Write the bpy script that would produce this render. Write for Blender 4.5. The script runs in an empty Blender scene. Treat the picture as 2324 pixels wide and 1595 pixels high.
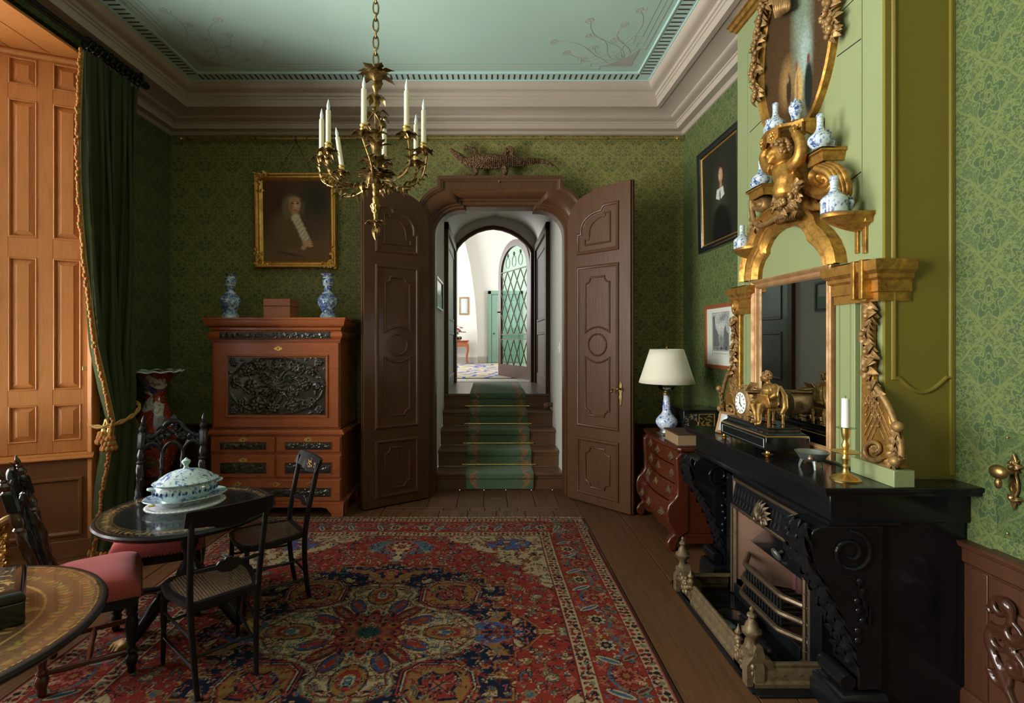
import bpy, bmesh, math, random
import numpy as np
from mathutils import Vector, Matrix
from math import sin, cos, pi, sqrt, atan2, radians
rnd = random.Random(7)
SC = bpy.context.scene
COL = SC.collection
# ---------------------------------------------------------------- camera
# All positions below are in survey units (eye height 1.5); K turns them into metres.
K = 1.7 / 1.5
FX, CX, CY, HE = 1175.0, 1108.0, 770.0, 1.5      # focal length and vanishing point, px of a 2324x1595 frame
cam = bpy.data.cameras.new('camera'); camo = bpy.data.objects.new('camera', cam); COL.objects.link(camo)
cam.sensor_fit = 'HORIZONTAL'; cam.sensor_width = 36.0; cam.lens = 36.0 * FX / 2324.0
cam.shift_x = (1162 - CX) / 2324.0; cam.shift_y = -(797.5 - CY) / 2324.0
cam.clip_start = 0.02; cam.clip_end = 200
camo.location = (0, 0, HE * K); camo.rotation_euler = (pi / 2, 0, 0)
SC.camera = camo
# ---------------------------------------------------------------- world, daylight, exposure
SC.view_settings.view_transform = 'Standard'; SC.view_settings.look = 'None'
SC.view_settings.gamma = 1.0; SC.view_settings.use_curve_mapping = False
SC.view_settings.exposure = 0.32
W = bpy.data.worlds.new('world'); SC.world = W; W.use_nodes = True
W.node_tree.nodes['Background'].inputs[0].default_value = (0.75, 0.85, 1.0, 1)
W.node_tree.nodes['Background'].inputs[1].default_value = 1.0
def area(name, loc, rot, sx, sy, power, col):
    l = bpy.data.lights.new(name, 'AREA'); l.shape = 'RECTANGLE'; l.size = sx * K; l.size_y = sy * K
    l.energy = power; l.color = col
    o = bpy.data.objects.new(name, l); COL.objects.link(o)
    o.location = Vector(loc) * K; o.rotation_euler = rot
    return o
# daylight of the sky outside each window, just outside the panes
area('daylight_window', (-3.72, 2.2, 2.05), (0, -pi / 2, 0), 2.7, 1.9, 270, (1.0, 0.97, 0.93))
area('daylight_rear_window', (-3.72, -0.08, 2.05), (0, -pi / 2, 0), 2.7, 1.5, 400, (1.0, 0.97, 0.93))
# up-light added to brighten the ceiling, standing in for unseen ground bounce
area('added_uplight_window', (-4.5, 2.1, 0.1), (0, -pi / 2 - .75, 0), 1.6, 2.6, 800, (1.0, 0.98, 0.92))
area('daylight_hall_window', (-3.4, 11.2, 2.9), (0, -pi / 2, 0), 2.2, 2.4, 270, (0.93, 0.97, 1.0))
area('daylight_stair_window', (3.0, 12.4, 2.9), (0, pi / 2, 0), 1.6, 1.6, 95, (1.0, 0.98, 0.95))

# ---------------------------------------------------------------- pixel helpers
def P(px, py, Y):
    return Vector(((px - CX) * Y / FX, Y, HE - (py - CY) * Y / FX))
def PXW(px, py, X):
    return P(px, py, X * FX / (px - CX))
def PF(px, py, z=0.0):
    return P(px, py, (HE - z) * FX / (py - CY))
# ---------------------------------------------------------------- objects
def tag(o, label=None, cat=None, group=None, kind=None):
    if label: o['label'] = label
    if cat: o['category'] = cat
    if group: o['group'] = group
    if kind: o['kind'] = kind
    return o
def thing(name, label, cat, loc=(0, 0, 0), rz=0.0, group=None):
    o = bpy.data.objects.new(name, None); COL.objects.link(o)
    o.empty_display_size = 0.1
    o.location = Vector(loc) * K; o.rotation_euler = (0, 0, rz)
    return tag(o, label, cat, group)
def dup(root, loc=None, rz=None, label=None, group=None, parent=None):
    c = root.copy(); COL.objects.link(c)
    if parent is not None: c.parent = parent
    if loc is not None: c.location = Vector(loc) * K
    if rz is not None: c.rotation_euler = (0, 0, rz)
    if label: c['label'] = label
    if group: c['group'] = group
    for ch in list(root.children): dup(ch, parent=c)
    return c
def inst(o, n, locs, rots=None):
    pass
class MB:
    def __init__(s): s.v = []; s.f = []; s.c = None
    def mark(s): return len(s.v)
    def add(s, vs, fs):
        b = len(s.v); s.v.extend([tuple(p) for p in vs]); s.f.extend([tuple(b + i for i in f) for f in fs]); return s
    def xf(s, M, a=0):
        for i in range(a, len(s.v)): s.v[i] = tuple(M @ Vector(s.v[i]))
        return s
    def warp(s, fn, a=0):
        for i in range(a, len(s.v)): s.v[i] = tuple(fn(*s.v[i]))
        return s
    def box(s, x0, x1, y0, y1, z0, z1):
        return s.add([(x, y, z) for z in (z0, z1) for y in (y0, y1) for x in (x0, x1)],
                     [(0, 2, 3, 1), (4, 5, 7, 6), (0, 1, 5, 4), (2, 6, 7, 3), (0, 4, 6, 2), (1, 3, 7, 5)])
    def obox(s, c, size, R):
        a = s.mark(); h = Vector(size) / 2
        s.box(-h.x, h.x, -h.y, h.y, -h.z, h.z); return s.xf(Matrix.Translation(c) @ R.to_4x4(), a)
    def loft(s, rings, closed=True, cap=True, loop=False):
        n = len(rings[0]); b = len(s.v)
        for r in rings: s.v.extend([tuple(p) for p in r])
        m = len(rings)
        for i in range(m if loop else m - 1):
            for j in range(n if closed else n - 1):
                i2 = (i + 1) % m; j2 = (j + 1) % n
                s.f.append((b + i * n + j, b + i * n + j2, b + i2 * n + j2, b + i2 * n + j))
        if cap and not loop and closed:
            s.f.append(tuple(b + j for j in range(n))[::-1]); s.f.append(tuple(b + (m - 1) * n + j for j in range(n)))
        return s
    def prism(s, poly, mp, t0, t1):
        return s.loft([[mp(a, b, t0) for a, b in poly], [mp(a, b, t1) for a, b in poly]])
    def lathe(s, prof, c=(0, 0, 0), n=24, sx=1.0, sy=1.0, fn=None, M=None):
        a = s.mark(); rings = []
        for r, z in prof:
            ring = []
            for k in range(n):
                t = 2 * pi * k / n; rr = fn(r, z, t) if fn else r
                ring.append((c[0] + max(rr, 1e-4) * cos(t) * sx, c[1] + max(rr, 1e-4) * sin(t) * sy, c[2] + z))
            rings.append(ring)
        s.loft(rings)
        if M is not None: s.xf(M, a)
        return s
    def tube(s, pts, r, n=8, cap=True, flat=1.0, up=None, loop=False):
        pts = [Vector(p) for p in pts]; m = len(pts); rings = []
        u = None
        for i, p in enumerate(pts):
            if loop: t = pts[(i + 1) % m] - pts[i - 1]
            else: t = pts[min(i + 1, m - 1)] - pts[max(i - 1, 0)]
            if t.length < 1e-9: t = Vector((0, 0, 1))
            t.normalize()
            if up is not None: u = Vector(up) - t * t.dot(Vector(up))
            elif u is None:
                u = Vector((0, 0, 1)) if abs(t.z) < .9 else Vector((1, 0, 0)); u -= t * t.dot(u)
            else: u -= t * t.dot(u)
            if u.length < 1e-6: u = t.orthogonal()
            u.normalize(); w = t.cross(u); rr = r[i] if isinstance(r, (list, tuple)) else r
            rings.append([p + u * (cos(2 * pi * k / n) * rr * flat) + w * (sin(2 * pi * k / n) * rr) for k in range(n)])
        return s.loft(rings, cap=cap, loop=loop)
    def ell(s, c, r, n=12, m=8, R=None):
        if not hasattr(r, '__len__'): r = (r, r, r)
        a = s.mark(); rings = []
        for i in range(m + 1):
            ph = -pi / 2 + pi * i / m; cr = max(cos(ph), .02)
            rings.append([(r[0] * cr * cos(2 * pi * k / n), r[1] * cr * sin(2 * pi * k / n), r[2] * sin(ph)) for k in range(n)])
        s.loft(rings); M = Matrix.Translation(c)
        if R is not None: M = M @ R.to_4x4()
        return s.xf(M, a)
    def leaf(s, base, d, up, L, W, curl=.6, rib=.25, n=6, lobes=0):
        # pointed leaf growing from base along d, curling towards -up at its tip
        d = Vector(d).normalized(); up = Vector(up); up = (up - d * d.dot(up)).normalized(); w = d.cross(up); b = Vector(base); rows = []
        for i in range(n + 1):
            t = i / n; wd = W * (sin(pi * min(1, t * .93 + .07)) ** .75) * (1 if not lobes else (1 + .28 * sin(t * lobes * 2 * pi)))
            if i == n: wd = W * .03
            a = curl * t * 1.6; rad = L
            c = b + d * (rad * t * cos(a * .55)) + up * (-rad * t * sin(a * .55) + L * .16 * sin(pi * t))
            rows.append([c - w * wd + up * wd * rib, c - w * wd * .5 + up * wd * rib * .75, c, c + w * wd * .5 + up * wd * rib * .75, c + w * wd + up * wd * rib])
        th = max(W * .07, .0012)
        k = len(s.v); nn = 5
        for r in rows: s.v.extend([tuple(p) for p in r])
        for r in rows: s.v.extend([tuple(Vector(p) - up * th) for p in r])
        o = len(rows) * nn
        for i in range(n):
            for j in range(nn - 1):
                q = k + i * nn + j
                s.f.append((q, q + 1, q + nn + 1, q + nn)); s.f.append((q + o, q + o + nn, q + o + nn + 1, q + o + 1))
        for i in range(n):
            q = k + i * nn; s.f.append((q, q + nn, q + nn + o, q + o)); q += nn - 1; s.f.append((q, q + o, q + nn + o, q + nn))
        return s
    def sweep(s, path, prof, mp, closed=True):
        # mitred moulding: path in 2D, prof = [(inset, height)], mp(a, b, t) -> 3D
        n = len(path); rings = [[] for _ in range(n)]
        for i in range(n):
            p = Vector(path[i]); pa = Vector(path[i - 1]) if (closed or i > 0) else None; pb = Vector(path[(i + 1) % n]) if (closed or i < n - 1) else None
            d1 = (p - pa).normalized() if pa is not None else (pb - p).normalized(); d2 = (pb - p).normalized() if pb is not None else d1
            n1 = Vector((-d1.y, d1.x)); n2 = Vector((-d2.y, d2.x)); m = n1 + n2
            if m.length < 1e-6: m = n1.copy()
            m.normalize(); kk = 1 / max(.35, m.dot(n1))
            for d, t in prof:
                q = p + m * (d * kk); rings[i].append(mp(q.x, q.y, t))
        s.loft(rings, closed=False, cap=False, loop=closed)
        if not closed:
            b = len(s.v) - n * len(prof); k = len(prof)
            s.f.append(tuple(b + j for j in range(k))[::-1]); s.f.append(tuple(b + (n - 1) * k + j for j in range(k)))
        return s
    def grid(s, nx, ny, fn):
        b = len(s.v)
        for j in range(ny + 1):
            for i in range(nx + 1): s.v.append(tuple(fn(i / nx, j / ny)))
        for j in range(ny):
            for i in range(nx):
                q = b + j * (nx + 1) + i; s.f.append((q, q + 1, q + nx + 2, q + nx + 1))
        return s
    def relief(s, H, w, h, mp, base=0.0):
        ny, nx = H.shape
        return s.grid(nx - 1, ny - 1, lambda u, v: mp((u - .5) * w, (v - .5) * h, base + H[int(round(v * (ny - 1))), int(round(u * (nx - 1)))]))
    def build(s, name, mat, parent=None, world=False, ang=40, bevel=0.0, loc=None, rz=0.0, seg=2, rot=None):
        me = bpy.data.meshes.new(name)
        off = Vector((0, 0, 0))
        if world and parent is not None: off = Vector(parent.location) / K
        me.from_pydata([((x - off.x) * K, (y - off.y) * K, (z - off.z) * K) for x, y, z in s.v], [], s.f)
        return link(name, me, mat, parent, ang, bevel, loc, rz, seg, rot)
def link(name, me, mat, parent=None, ang=40, bevel=0.0, loc=None, rz=0.0, seg=2, rot=None, fix=True):
    if fix:
        bm = bmesh.new(); bm.from_mesh(me); bmesh.ops.recalc_face_normals(bm, faces=bm.faces); bm.to_mesh(me); bm.free()
    for m in (mat if isinstance(mat, (list, tuple)) else [mat]): me.materials.append(m)
    if ang is not None:
        me.shade_smooth()
        if ang < 180: me.set_sharp_from_angle(angle=radians(ang))
    o = bpy.data.objects.new(name, me); COL.objects.link(o)
    if parent is not None: o.parent = parent
    if loc is not None: o.location = Vector(loc) * K
    o.rotation_euler = rot if rot is not None else (0, 0, rz)
    if bevel > 0:
        b = o.modifiers.new('bevel', 'BEVEL'); b.width = bevel * K; b.segments = seg; b.limit_method = 'ANGLE'; b.angle_limit = radians(35)
        b.harden_normals = False
    return o
def voxel(mb, size, smooth=4, parent=None, world=False):
    # fuse overlapping shapes of one body into one continuous skin
    me = bpy.data.meshes.new('fuse'); me.from_pydata(mb.v, [], mb.f)
    bm = bmesh.new(); bm.from_mesh(me); bmesh.ops.recalc_face_normals(bm, faces=bm.faces); bm.to_mesh(me); bm.free()
    o = bpy.data.objects.new('fuse', me); COL.objects.link(o)
    r = o.modifiers.new('r', 'REMESH'); r.mode = 'VOXEL'; r.voxel_size = size; r.use_smooth_shade = True
    if smooth: q = o.modifiers.new('s', 'SMOOTH'); q.iterations = smooth; q.factor = .5
    dg = bpy.context.evaluated_depsgraph_get(); ev = o.evaluated_get(dg); m2 = bpy.data.meshes.new_from_object(ev)
    out = MB(); out.v = [tuple(v.co) for v in m2.vertices]; out.f = [tuple(p.vertices) for p in m2.polygons]
    bpy.data.objects.remove(o); bpy.data.meshes.remove(me); bpy.data.meshes.remove(m2)
    return out
def BACK(Y): return lambda a, b, t: (a, Y - t, b)
def RIGHT(X): return lambda a, b, t: (X - t, a, b)
def XY(z): return lambda a, b, t: (a, b, z + t)
def RXZ(a, b, t): return (a, -t, b)
def rect(x0, x1, z0, z1): return [(x0, z0), (x1, z0), (x1, z1), (x0, z1)]
def arc(cx, cy, r, a0, a1, n=10, ry=None):
    ry = r if ry is None else ry
    return [(cx + r * cos(a0 + (a1 - a0) * i / n), cy + ry * sin(a0 + (a1 - a0) * i / n)) for i in range(n + 1)]
def bez(p, n=8):
    # smooth curve through points (Catmull-Rom)
    p = [Vector(q) for q in p]; out = []
    for i in range(len(p) - 1):
        a = p[max(i - 1, 0)]; b = p[i]; c = p[i + 1]; d = p[min(i + 2, len(p) - 1)]
        for k in range(n):
            t = k / n
            out.append(.5 * ((2 * b) + (c - a) * t + (2 * a - 5 * b + 4 * c - d) * t * t + (3 * b - a - 3 * c + d) * t ** 3))
    out.append(p[-1]); return out
def spiral(cx, cy, r0, r1, a0, turns, n=30):
    return [(cx + (r0 + (r1 - r0) * i / n) * cos(a0 + turns * 2 * pi * i / n), cy + (r0 + (r1 - r0) * i / n) * sin(a0 + turns * 2 * pi * i / n)) for i in range(n + 1)]
def lin(a, b, n): return [a + (b - a) * i / n for i in range(n + 1)]
# ---------------------------------------------------------------- rasters for reliefs and painted surfaces
class Cv:
    def __init__(s, w, h, res, col=(0, 0, 0), x0=None, y0=None):
        s.nx = max(2, int(round(w / res)) + 1); s.ny = max(2, int(round(h / res)) + 1); s.w = w; s.h = h
        x0 = -w / 2 if x0 is None else x0; y0 = -h / 2 if y0 is None else y0
        s.X, s.Y = np.meshgrid(np.linspace(x0, x0 + w, s.nx), np.linspace(y0, y0 + h, s.ny))
        s.I = np.zeros((s.ny, s.nx, 3)) + np.array(col); s.H = np.zeros((s.ny, s.nx))
    def put(s, m, col):
        m = np.clip(m, 0, 1)[..., None] if m.dtype != bool else m[..., None].astype(float)
        s.I = s.I * (1 - m) + np.array(col) * m
    def poly(s, pts, col=None):
        m = np.zeros(s.X.shape, bool); n = len(pts)
        for i in range(n):
            (xa, ya), (xb, yb) = pts[i][:2], pts[(i + 1) % n][:2]
            if ya == yb: continue
            m ^= ((ya > s.Y) != (yb > s.Y)) & (s.X < (xb - xa) * (s.Y - ya) / (yb - ya) + xa)
        if col is not None: s.put(m, col)
        return m
    def dist(s, pts, closed=False):
        D = np.full(s.X.shape, 9.0); n = len(pts)
        for i in range(n if closed else n - 1):
            (xa, ya), (xb, yb) = pts[i][:2], pts[(i + 1) % n][:2]; dx, dy = xb - xa, yb - ya; L = dx * dx + dy * dy + 1e-12
            t = np.clip(((s.X - xa) * dx + (s.Y - ya) * dy) / L, 0, 1)
            D = np.minimum(D, np.hypot(s.X - xa - t * dx, s.Y - ya - t * dy))
        return D
    def stroke(s, pts, w, col, closed=False): s.put(s.dist(pts, closed) < w / 2, col)
    def er(s, cx, cy, rx, ry, rot=0):
        c, n = cos(rot), sin(rot); u = (s.X - cx) * c + (s.Y - cy) * n; v = -(s.X - cx) * n + (s.Y - cy) * c
        return np.sqrt((u / rx) ** 2 + (v / ry) ** 2)
    def ell(s, cx, cy, rx, ry, col, rot=0, soft=0.0):
        R = max(rx, ry) * (1 + soft) + 1e-4; x0, y0 = s.X[0, 0], s.Y[0, 0]; dx, dy = s.w / (s.nx - 1), s.h / (s.ny - 1)
        i0, i1 = max(0, int((cx - R - x0) / dx)), min(s.nx, int((cx + R - x0) / dx) + 2); j0, j1 = max(0, int((cy - R - y0) / dy)), min(s.ny, int((cy + R - y0) / dy) + 2)
        if i0 >= i1 or j0 >= j1: return
        c, n = cos(rot), sin(rot); X, Y = s.X[j0:j1, i0:i1] - cx, s.Y[j0:j1, i0:i1] - cy
        r = np.sqrt(((X * c + Y * n) / rx) ** 2 + ((-X * n + Y * c) / ry) ** 2)
        m = ((r < 1).astype(float) if soft <= 0 else np.clip((1 + soft - r) / (2 * soft), 0, 1))[..., None]
        s.I[j0:j1, i0:i1] = s.I[j0:j1, i0:i1] * (1 - m) + np.array(col) * m
    # heights
    def dome(s, cx, cy, rx, ry, rot, h): s.H = np.maximum(s.H, h * np.sqrt(np.clip(1 - s.er(cx, cy, rx, ry, rot) ** 2, 0, 1)))
    def ridge(s, pts, w, h, closed=False): s.H = np.maximum(s.H, h * np.sqrt(np.clip(1 - (s.dist(pts, closed) / (w / 2)) ** 2, 0, 1)))
    def hleaf(s, x, y, a, L, w, h):
        c, n = cos(a), sin(a); u = ((s.X - x) * c + (s.Y - y) * n) / L; v = -(s.X - x) * n + (s.Y - y) * c
        ww = w * np.sin(pi * np.clip(u, 0, 1)) ** .8 + 1e-6; q = np.abs(v) / ww
        s.H = np.maximum(s.H, np.where((u > 0) & (u < 1) & (q < 1), h * np.sqrt(np.clip(1 - q * q, 0, 1)) * (.55 + .45 * np.clip(q * 3, 0, 1)), 0))
    def flower(s, x, y, r, n, h, a=0):
        for i in range(n):
            t = a + 2 * pi * i / n; s.dome(x + cos(t) * r * .6, y + sin(t) * r * .6, r * .42, r * (2.1 / n), t, h)
        s.dome(x, y, r * .3, r * .3, 0, h * 1.15)
    def mesh(s, name, mp):
        b = MB(); ny, nx = s.X.shape
        b.v = [mp(s.X[j, i], s.Y[j, i], s.H[j, i]) for j in range(ny) for i in range(nx)]
        b.f = [(j * nx + i, j * nx + i + 1, (j + 1) * nx + i + 1, (j + 1) * nx + i) for j in range(ny - 1) for i in range(nx - 1)]
        return b
    def painted(s, name, mat, mp, parent=None, world=False, **kw):
        o = s.mesh(name, mp).build(name, mat, parent, world, **kw)
        ca = o.data.color_attributes.new('paint', 'FLOAT_COLOR', 'POINT')
        a = np.ones((s.ny * s.nx, 4)); a[:, :3] = s.I.reshape(-1, 3); ca.data.foreach_set('color', a.ravel()); return o
def carve(w, h, res, seed, flowers=6, dens=1.0, amp=.010):
    c = Cv(w, h, res); r = random.Random(seed)
    n = max(2, int(w / h * 1.2)); step = w / n; up = 1
    pts = []
    for i in range(n * 12 + 1):
        x = -w / 2 + w * i / (n * 12); pts.append((x, h * .2 * sin(2 * pi * (x / step) * .5)))
    c.ridge(pts, h * .09, amp * .6)
    for i in range(n):
        x = -w / 2 + step * (i + .5); s_ = 1 if i % 2 else -1
        c.ridge(spiral(x, s_ * h * .12, h * .33, h * .14, pi / 2 * s_, .8, 16), h * .06, amp * .55)
        c.flower(x, s_ * h * .12, h * .24, 6 + i % 3, amp)
    for k in range(int(w / h * 16 * dens)):
        x = r.uniform(-w / 2, w / 2); y = r.uniform(-h * .46, h * .46)
        c.hleaf(x, y, r.uniform(0, 2 * pi), h * r.uniform(.2, .34), h * r.uniform(.05, .09), amp * r.uniform(.5, .85))
    m = np.minimum.reduce([(c.X + w / 2), (w / 2 - c.X), (c.Y + h / 2), (h / 2 - c.Y)])
    c.H *= np.clip(m / (res * 3), 0, 1)
    return c
# ---------------------------------------------------------------- node materials
class E:
    def __init__(s, nt, v): s.nt = nt; s.v = v
    def _m(s, op, *o):
        n = s.nt.nodes.new('ShaderNodeMath'); n.operation = op
        for i, q in enumerate((s,) + o):
            q = q.v if isinstance(q, E) else q
            if isinstance(q, (int, float)): n.inputs[i].default_value = q
            else: s.nt.links.new(q, n.inputs[i])
        return E(s.nt, n.outputs[0])
    def __add__(s, o): return s._m('ADD', o)
    __radd__ = __add__
    def __sub__(s, o): return s._m('SUBTRACT', o)
    def __rsub__(s, o): return E(s.nt, o)._m('SUBTRACT', s)
    def __mul__(s, o): return s._m('MULTIPLY', o)
    __rmul__ = __mul__
    def __truediv__(s, o): return s._m('DIVIDE', o)
    def __lt__(s, o): return s._m('LESS_THAN', o)
    def __gt__(s, o): return s._m('GREATER_THAN', o)
    def min(s, o): return s._m('MINIMUM', o)
    def max(s, o): return s._m('MAXIMUM', o)
    def abs(s): return s._m('ABSOLUTE')
    def sin(s): return s._m('SINE')
    def cos(s): return s._m('COSINE')
    def fract(s): return s._m('FRACT')
    def floor(s): return s._m('FLOOR')
    def sqrt(s): return s._m('SQRT')
    def pow(s, o): return s._m('POWER', o)
    def atan2(s, o): return s._m('ARCTAN2', o)
    def clamp(s): return s.max(0.0).min(1.0)
    def ss(s, a, b): return ((s - a) / (b - a)).clamp()
class NT:
    def __init__(s, name):
        s.m = bpy.data.materials.new(name); s.m.use_nodes = True; s.nt = s.m.node_tree; s.b = s.nt.nodes['Principled BSDF']
    def n(s, t, **kw):
        n = s.nt.nodes.new('ShaderNode' + t)
        for k, v in kw.items(): setattr(n, k, v)
        return n
    def l(s, a, b): s.nt.links.new(a.v if isinstance(a, E) else a, b)
    def coord(s, kind='Object', scale=(1, 1, 1), rot=(0, 0, 0), loc=(0, 0, 0)):
        t = s.n('TexCoord'); m = s.n('Mapping'); s.l(t.outputs[kind], m.inputs[0])
        m.inputs['Scale'].default_value = scale; m.inputs['Rotation'].default_value = rot; m.inputs['Location'].default_value = loc
        return m.outputs[0]
    def xyz(s, kind='Object'):
        t = s.n('TexCoord'); q = s.n('SeparateXYZ'); s.l(t.outputs[kind], q.inputs[0]); return [E(s.nt, q.outputs[i]) for i in range(3)]
    def noise(s, scale, detail=3, rough=.5, vec=None, dist=0):
        q = s.n('TexNoise'); q.inputs['Scale'].default_value = scale; q.inputs['Detail'].default_value = detail; q.inputs['Roughness'].default_value = rough
        q.inputs['Distortion'].default_value = dist
        s.l(vec if vec is not None else s.coord(), q.inputs['Vector']); return E(s.nt, q.outputs[0])
    def voro(s, scale, vec=None, feature='F1', out='Distance'):
        q = s.n('TexVoronoi'); q.feature = feature; q.inputs['Scale'].default_value = scale
        s.l(vec if vec is not None else s.coord(), q.inputs['Vector']); return E(s.nt, q.outputs[out])
    def mix(s, f, a, b):
        q = s.n('Mix', data_type='RGBA'); q.clamp_factor = True
        if isinstance(f, (int, float)): q.inputs[0].default_value = f
        else: s.l(f, q.inputs[0])
        for v, i in ((a, 6), (b, 7)):
            if isinstance(v, (tuple, list)): q.inputs[i].default_value = (*v[:3], 1)
            else: s.l(v, q.inputs[i])
        return q.outputs[2]
    def ramp(s, f, stops):
        q = s.n('ValToRGB'); s.l(f, q.inputs[0]); e = q.color_ramp.elements
        while len(e) < len(stops): e.new(.5)
        for i, (p, c) in enumerate(stops): e[i].position = p; e[i].color = (*c, 1)
        return q.outputs[0]
    def set(s, col=None, rough=None, metal=None, **kw):
        for k, v in (('Base Color', col), ('Roughness', rough), ('Metallic', metal), *[(k.replace('_', ' '), v) for k, v in kw.items()]):
            if v is None: continue
            if isinstance(v, (int, float)): s.b.inputs[k].default_value = v
            elif isinstance(v, (tuple, list)): s.b.inputs[k].default_value = (*v[:3], 1)
            else: s.l(v, s.b.inputs[k])
        return s
    def bump(s, h, strength=.3, dist=.01):
        q = s.n('Bump'); q.inputs['Strength'].default_value = strength; q.inputs['Distance'].default_value = dist
        s.l(h, q.inputs['Height']); s.l(q.outputs[0], s.b.inputs['Normal']); return s
def plain(name, col, rough=.5, metal=0.0, var=.12, vs=9, bump=0.0, bs=60, **kw):
    m = NT(name); c2 = tuple(min(1, c * (1 + var)) for c in col); c1 = tuple(c * (1 - var) for c in col)
    m.set(m.mix(m.noise(vs, 3), c1, c2), rough, metal, **kw)
    if bump: m.bump(m.noise(bs, 4), bump, .004)
    return m.m
def wood(name, c1, c2, rough=.4, scale=(14, 14, 1.3), ring=9, bump=.12, coat=0.0, spec=.5, info=False):
    m = NT(name); v = m.coord('Object', scale)
    if info:
        o = m.n('ObjectInfo'); q = m.n('VectorMath', operation='MULTIPLY_ADD'); c = m.n('CombineXYZ')
        for i in range(3): m.l(E(m.nt, o.outputs['Random']) * 37.0, c.inputs[i])
        q.inputs[1].default_value = (1, 1, 1); m.l(v, q.inputs[0]); m.l(c.outputs[0], q.inputs[2]); v = q.outputs[0]
    a = m.noise(1.6, 5, .62, v, 1.2); g = m.noise(7, 3, .6, v)
    f = ((a * ring).sin() * .28 + .5 + (g - .5) * .9).clamp()
    col = m.mix(f, c1, c2)
    if info:
        col = m.mix((E(m.nt, m.n('ObjectInfo').outputs['Random']) * info), col, tuple(c * .5 for c in c1))
    m.set(col, (f * .12 + rough), 0.0, Coat_Weight=coat, Coat_Roughness=.15, Specular_IOR_Level=spec)
    m.bump(g, bump, .004); return m.m
def metal(name, c1, c2, rough=.3, vs=14, m_=1.0, bump=.15):
    m = NT(name); n = m.noise(vs, 5, .65); f = ((n - .5) * 2.2 + .5).clamp()
    m.set(m.mix(f, c1, c2), (1 - f) * .3 + rough, m_); m.bump(m.noise(vs * 6, 3), bump, .002); return m.m
def paintmat(name, rough=.5, bump=0.0, bs=400, coat=0.0, sheen=0.0, spec=.4, fine=0.0):
    m = NT(name); a = m.n('VertexColor'); a.layer_name = 'paint'; col = a.outputs[0]
    if fine: col = m.mix((m.noise(bs, 2) * 1.0), col, m.mix(fine, col, (0, 0, 0)))
    m.set(col, rough, 0.0, Coat_Weight=coat, Sheen_Weight=sheen, Specular_IOR_Level=spec)
    if bump: m.bump(m.noise(bs, 2), bump, .004)
    return m.m
# ================================================================ materials
def damask(name, ax, ground, leaf):
    # mirrored, repeating damask: flower and palmette in ogee frames with scrolling foliage between
    m = NT(name); c = m.xyz(); tw, th = .26 * K, .255 * K
    u = c[ax] / tw; v = c[2] / th
    p1 = ((u + .5).fract() - .5).abs(); q1 = (v + .5).fract() - .5; p2 = (u.fract() - .5).abs(); q2 = v.fract() - .5
    x = m.n('CombineXYZ'); m.l(p1 * tw, x.inputs[0]); m.l((v * (2 * pi)).cos() * (th / 2 / pi), x.inputs[1]); m.l((v * (2 * pi)).sin() * (th / 2 / pi), x.inputs[2])
    lf = m.noise(46, 1.5, .5, x.outputs[0], 1.6); l2 = m.noise(95, 1, .5, x.outputs[0], .8)
    fol = (lf > .47) * (((lf - .56).abs()) > .012) * (((l2 - .5).abs()) > .018)
    wob = (l2 - .5) * .05
    def motif(p, q, n, R, am, sq):
        qq = q * sq; r = (p * p + qq * qq).sqrt() + wob; a = p.atan2(qq); k = (a * n).cos()
        fill = (r - k * am - R) < 0.0; halo = (r - k * am - R - .032) < 0.0
        vein = ((((a * n + pi).cos()).abs() < .13) * (r < R * .95) * (r > R * .36)).max((r - R * .36).abs() < .014).max((r - R * .66 - k * am * .5).abs() < .010).max((r - R * .18).abs() < .012)
        return fill * (1.0 - vein), halo
    f1, h1 = motif(p1, q1, 8.0, .175, .040, .95); f2, h2 = motif(p2, q2 + .02, 5.0, .185, .055, .75)
    d = p1 + q1.abs() - .5 + (q1 * (6 * pi)).sin() * .022
    ogee = (d.abs() < .022)
    f = (fol * (1.0 - h1.max(h2)) * (1.0 - ogee)).max(f1).max(f2)
    col = m.mix(f, ground, leaf)
    col = m.mix(m.noise(1.3, 3) * .3, col, tuple((a + b) / 2 for a, b in zip(ground, leaf)))
    m.set(col, (f * .20 + .46), 0.0, Specular_IOR_Level=.3)
    m.bump(f, .10, .002); return m.m
M = {}
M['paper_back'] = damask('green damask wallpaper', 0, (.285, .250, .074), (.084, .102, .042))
M['paper_side_dimmed'] = damask('green damask wallpaper dimmed side', 1, (.135, .160, .052), (.044, .076, .030))  # same paper as the back wall, coloured darker as if less lit
M['plank'] = wood('old floorboards', (.155, .066, .023), (.048, .019, .007), .45, (18, .8, 18), 11, .35, info=.5)
M['gap'] = plain('gap', (.012, .008, .006), .8)
M['oak'] = wood('oak shutters', (.56, .205, .045), (.34, .105, .018), .5, (12, 12, 1.0), 9, .12, .08, info=.12)
M['oak_dark'] = wood('stained oak dado', (.21, .075, .024), (.12, .042, .013), .42, (1.2, 12, 14), 9, .12, .1)
M['dado'] = wood('dark brown dado', (.075, .030, .014), (.05, .02, .01), .42, (12, 12, 1.1), 8, .1, .1)
M['wains'] = wood('brown wainscot', (.070, .024, .009), (.045, .015, .006), .4, (12, 12, 1.0), 8, .1, .1)
M['door'] = wood('dark oak door', (.105, .043, .017), (.042, .016, .0065), .36, (16, 16, .7), 9, .3, .03, .3)
M['stair'] = wood('stair oak', (.15, .072, .034), (.09, .04, .018), .33, (1.2, 14, 14), 8, .15, .2)
M['cornice'] = plain('taupe cornice paint', (.44, .365, .295), .6, var=.06, vs=2.5, bump=.1, bs=30)
M['ceil'] = plain('blue green ceiling paint', (.40, .545, .475), .55, var=.07, vs=1.3, bump=.12, bs=4)
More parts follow.
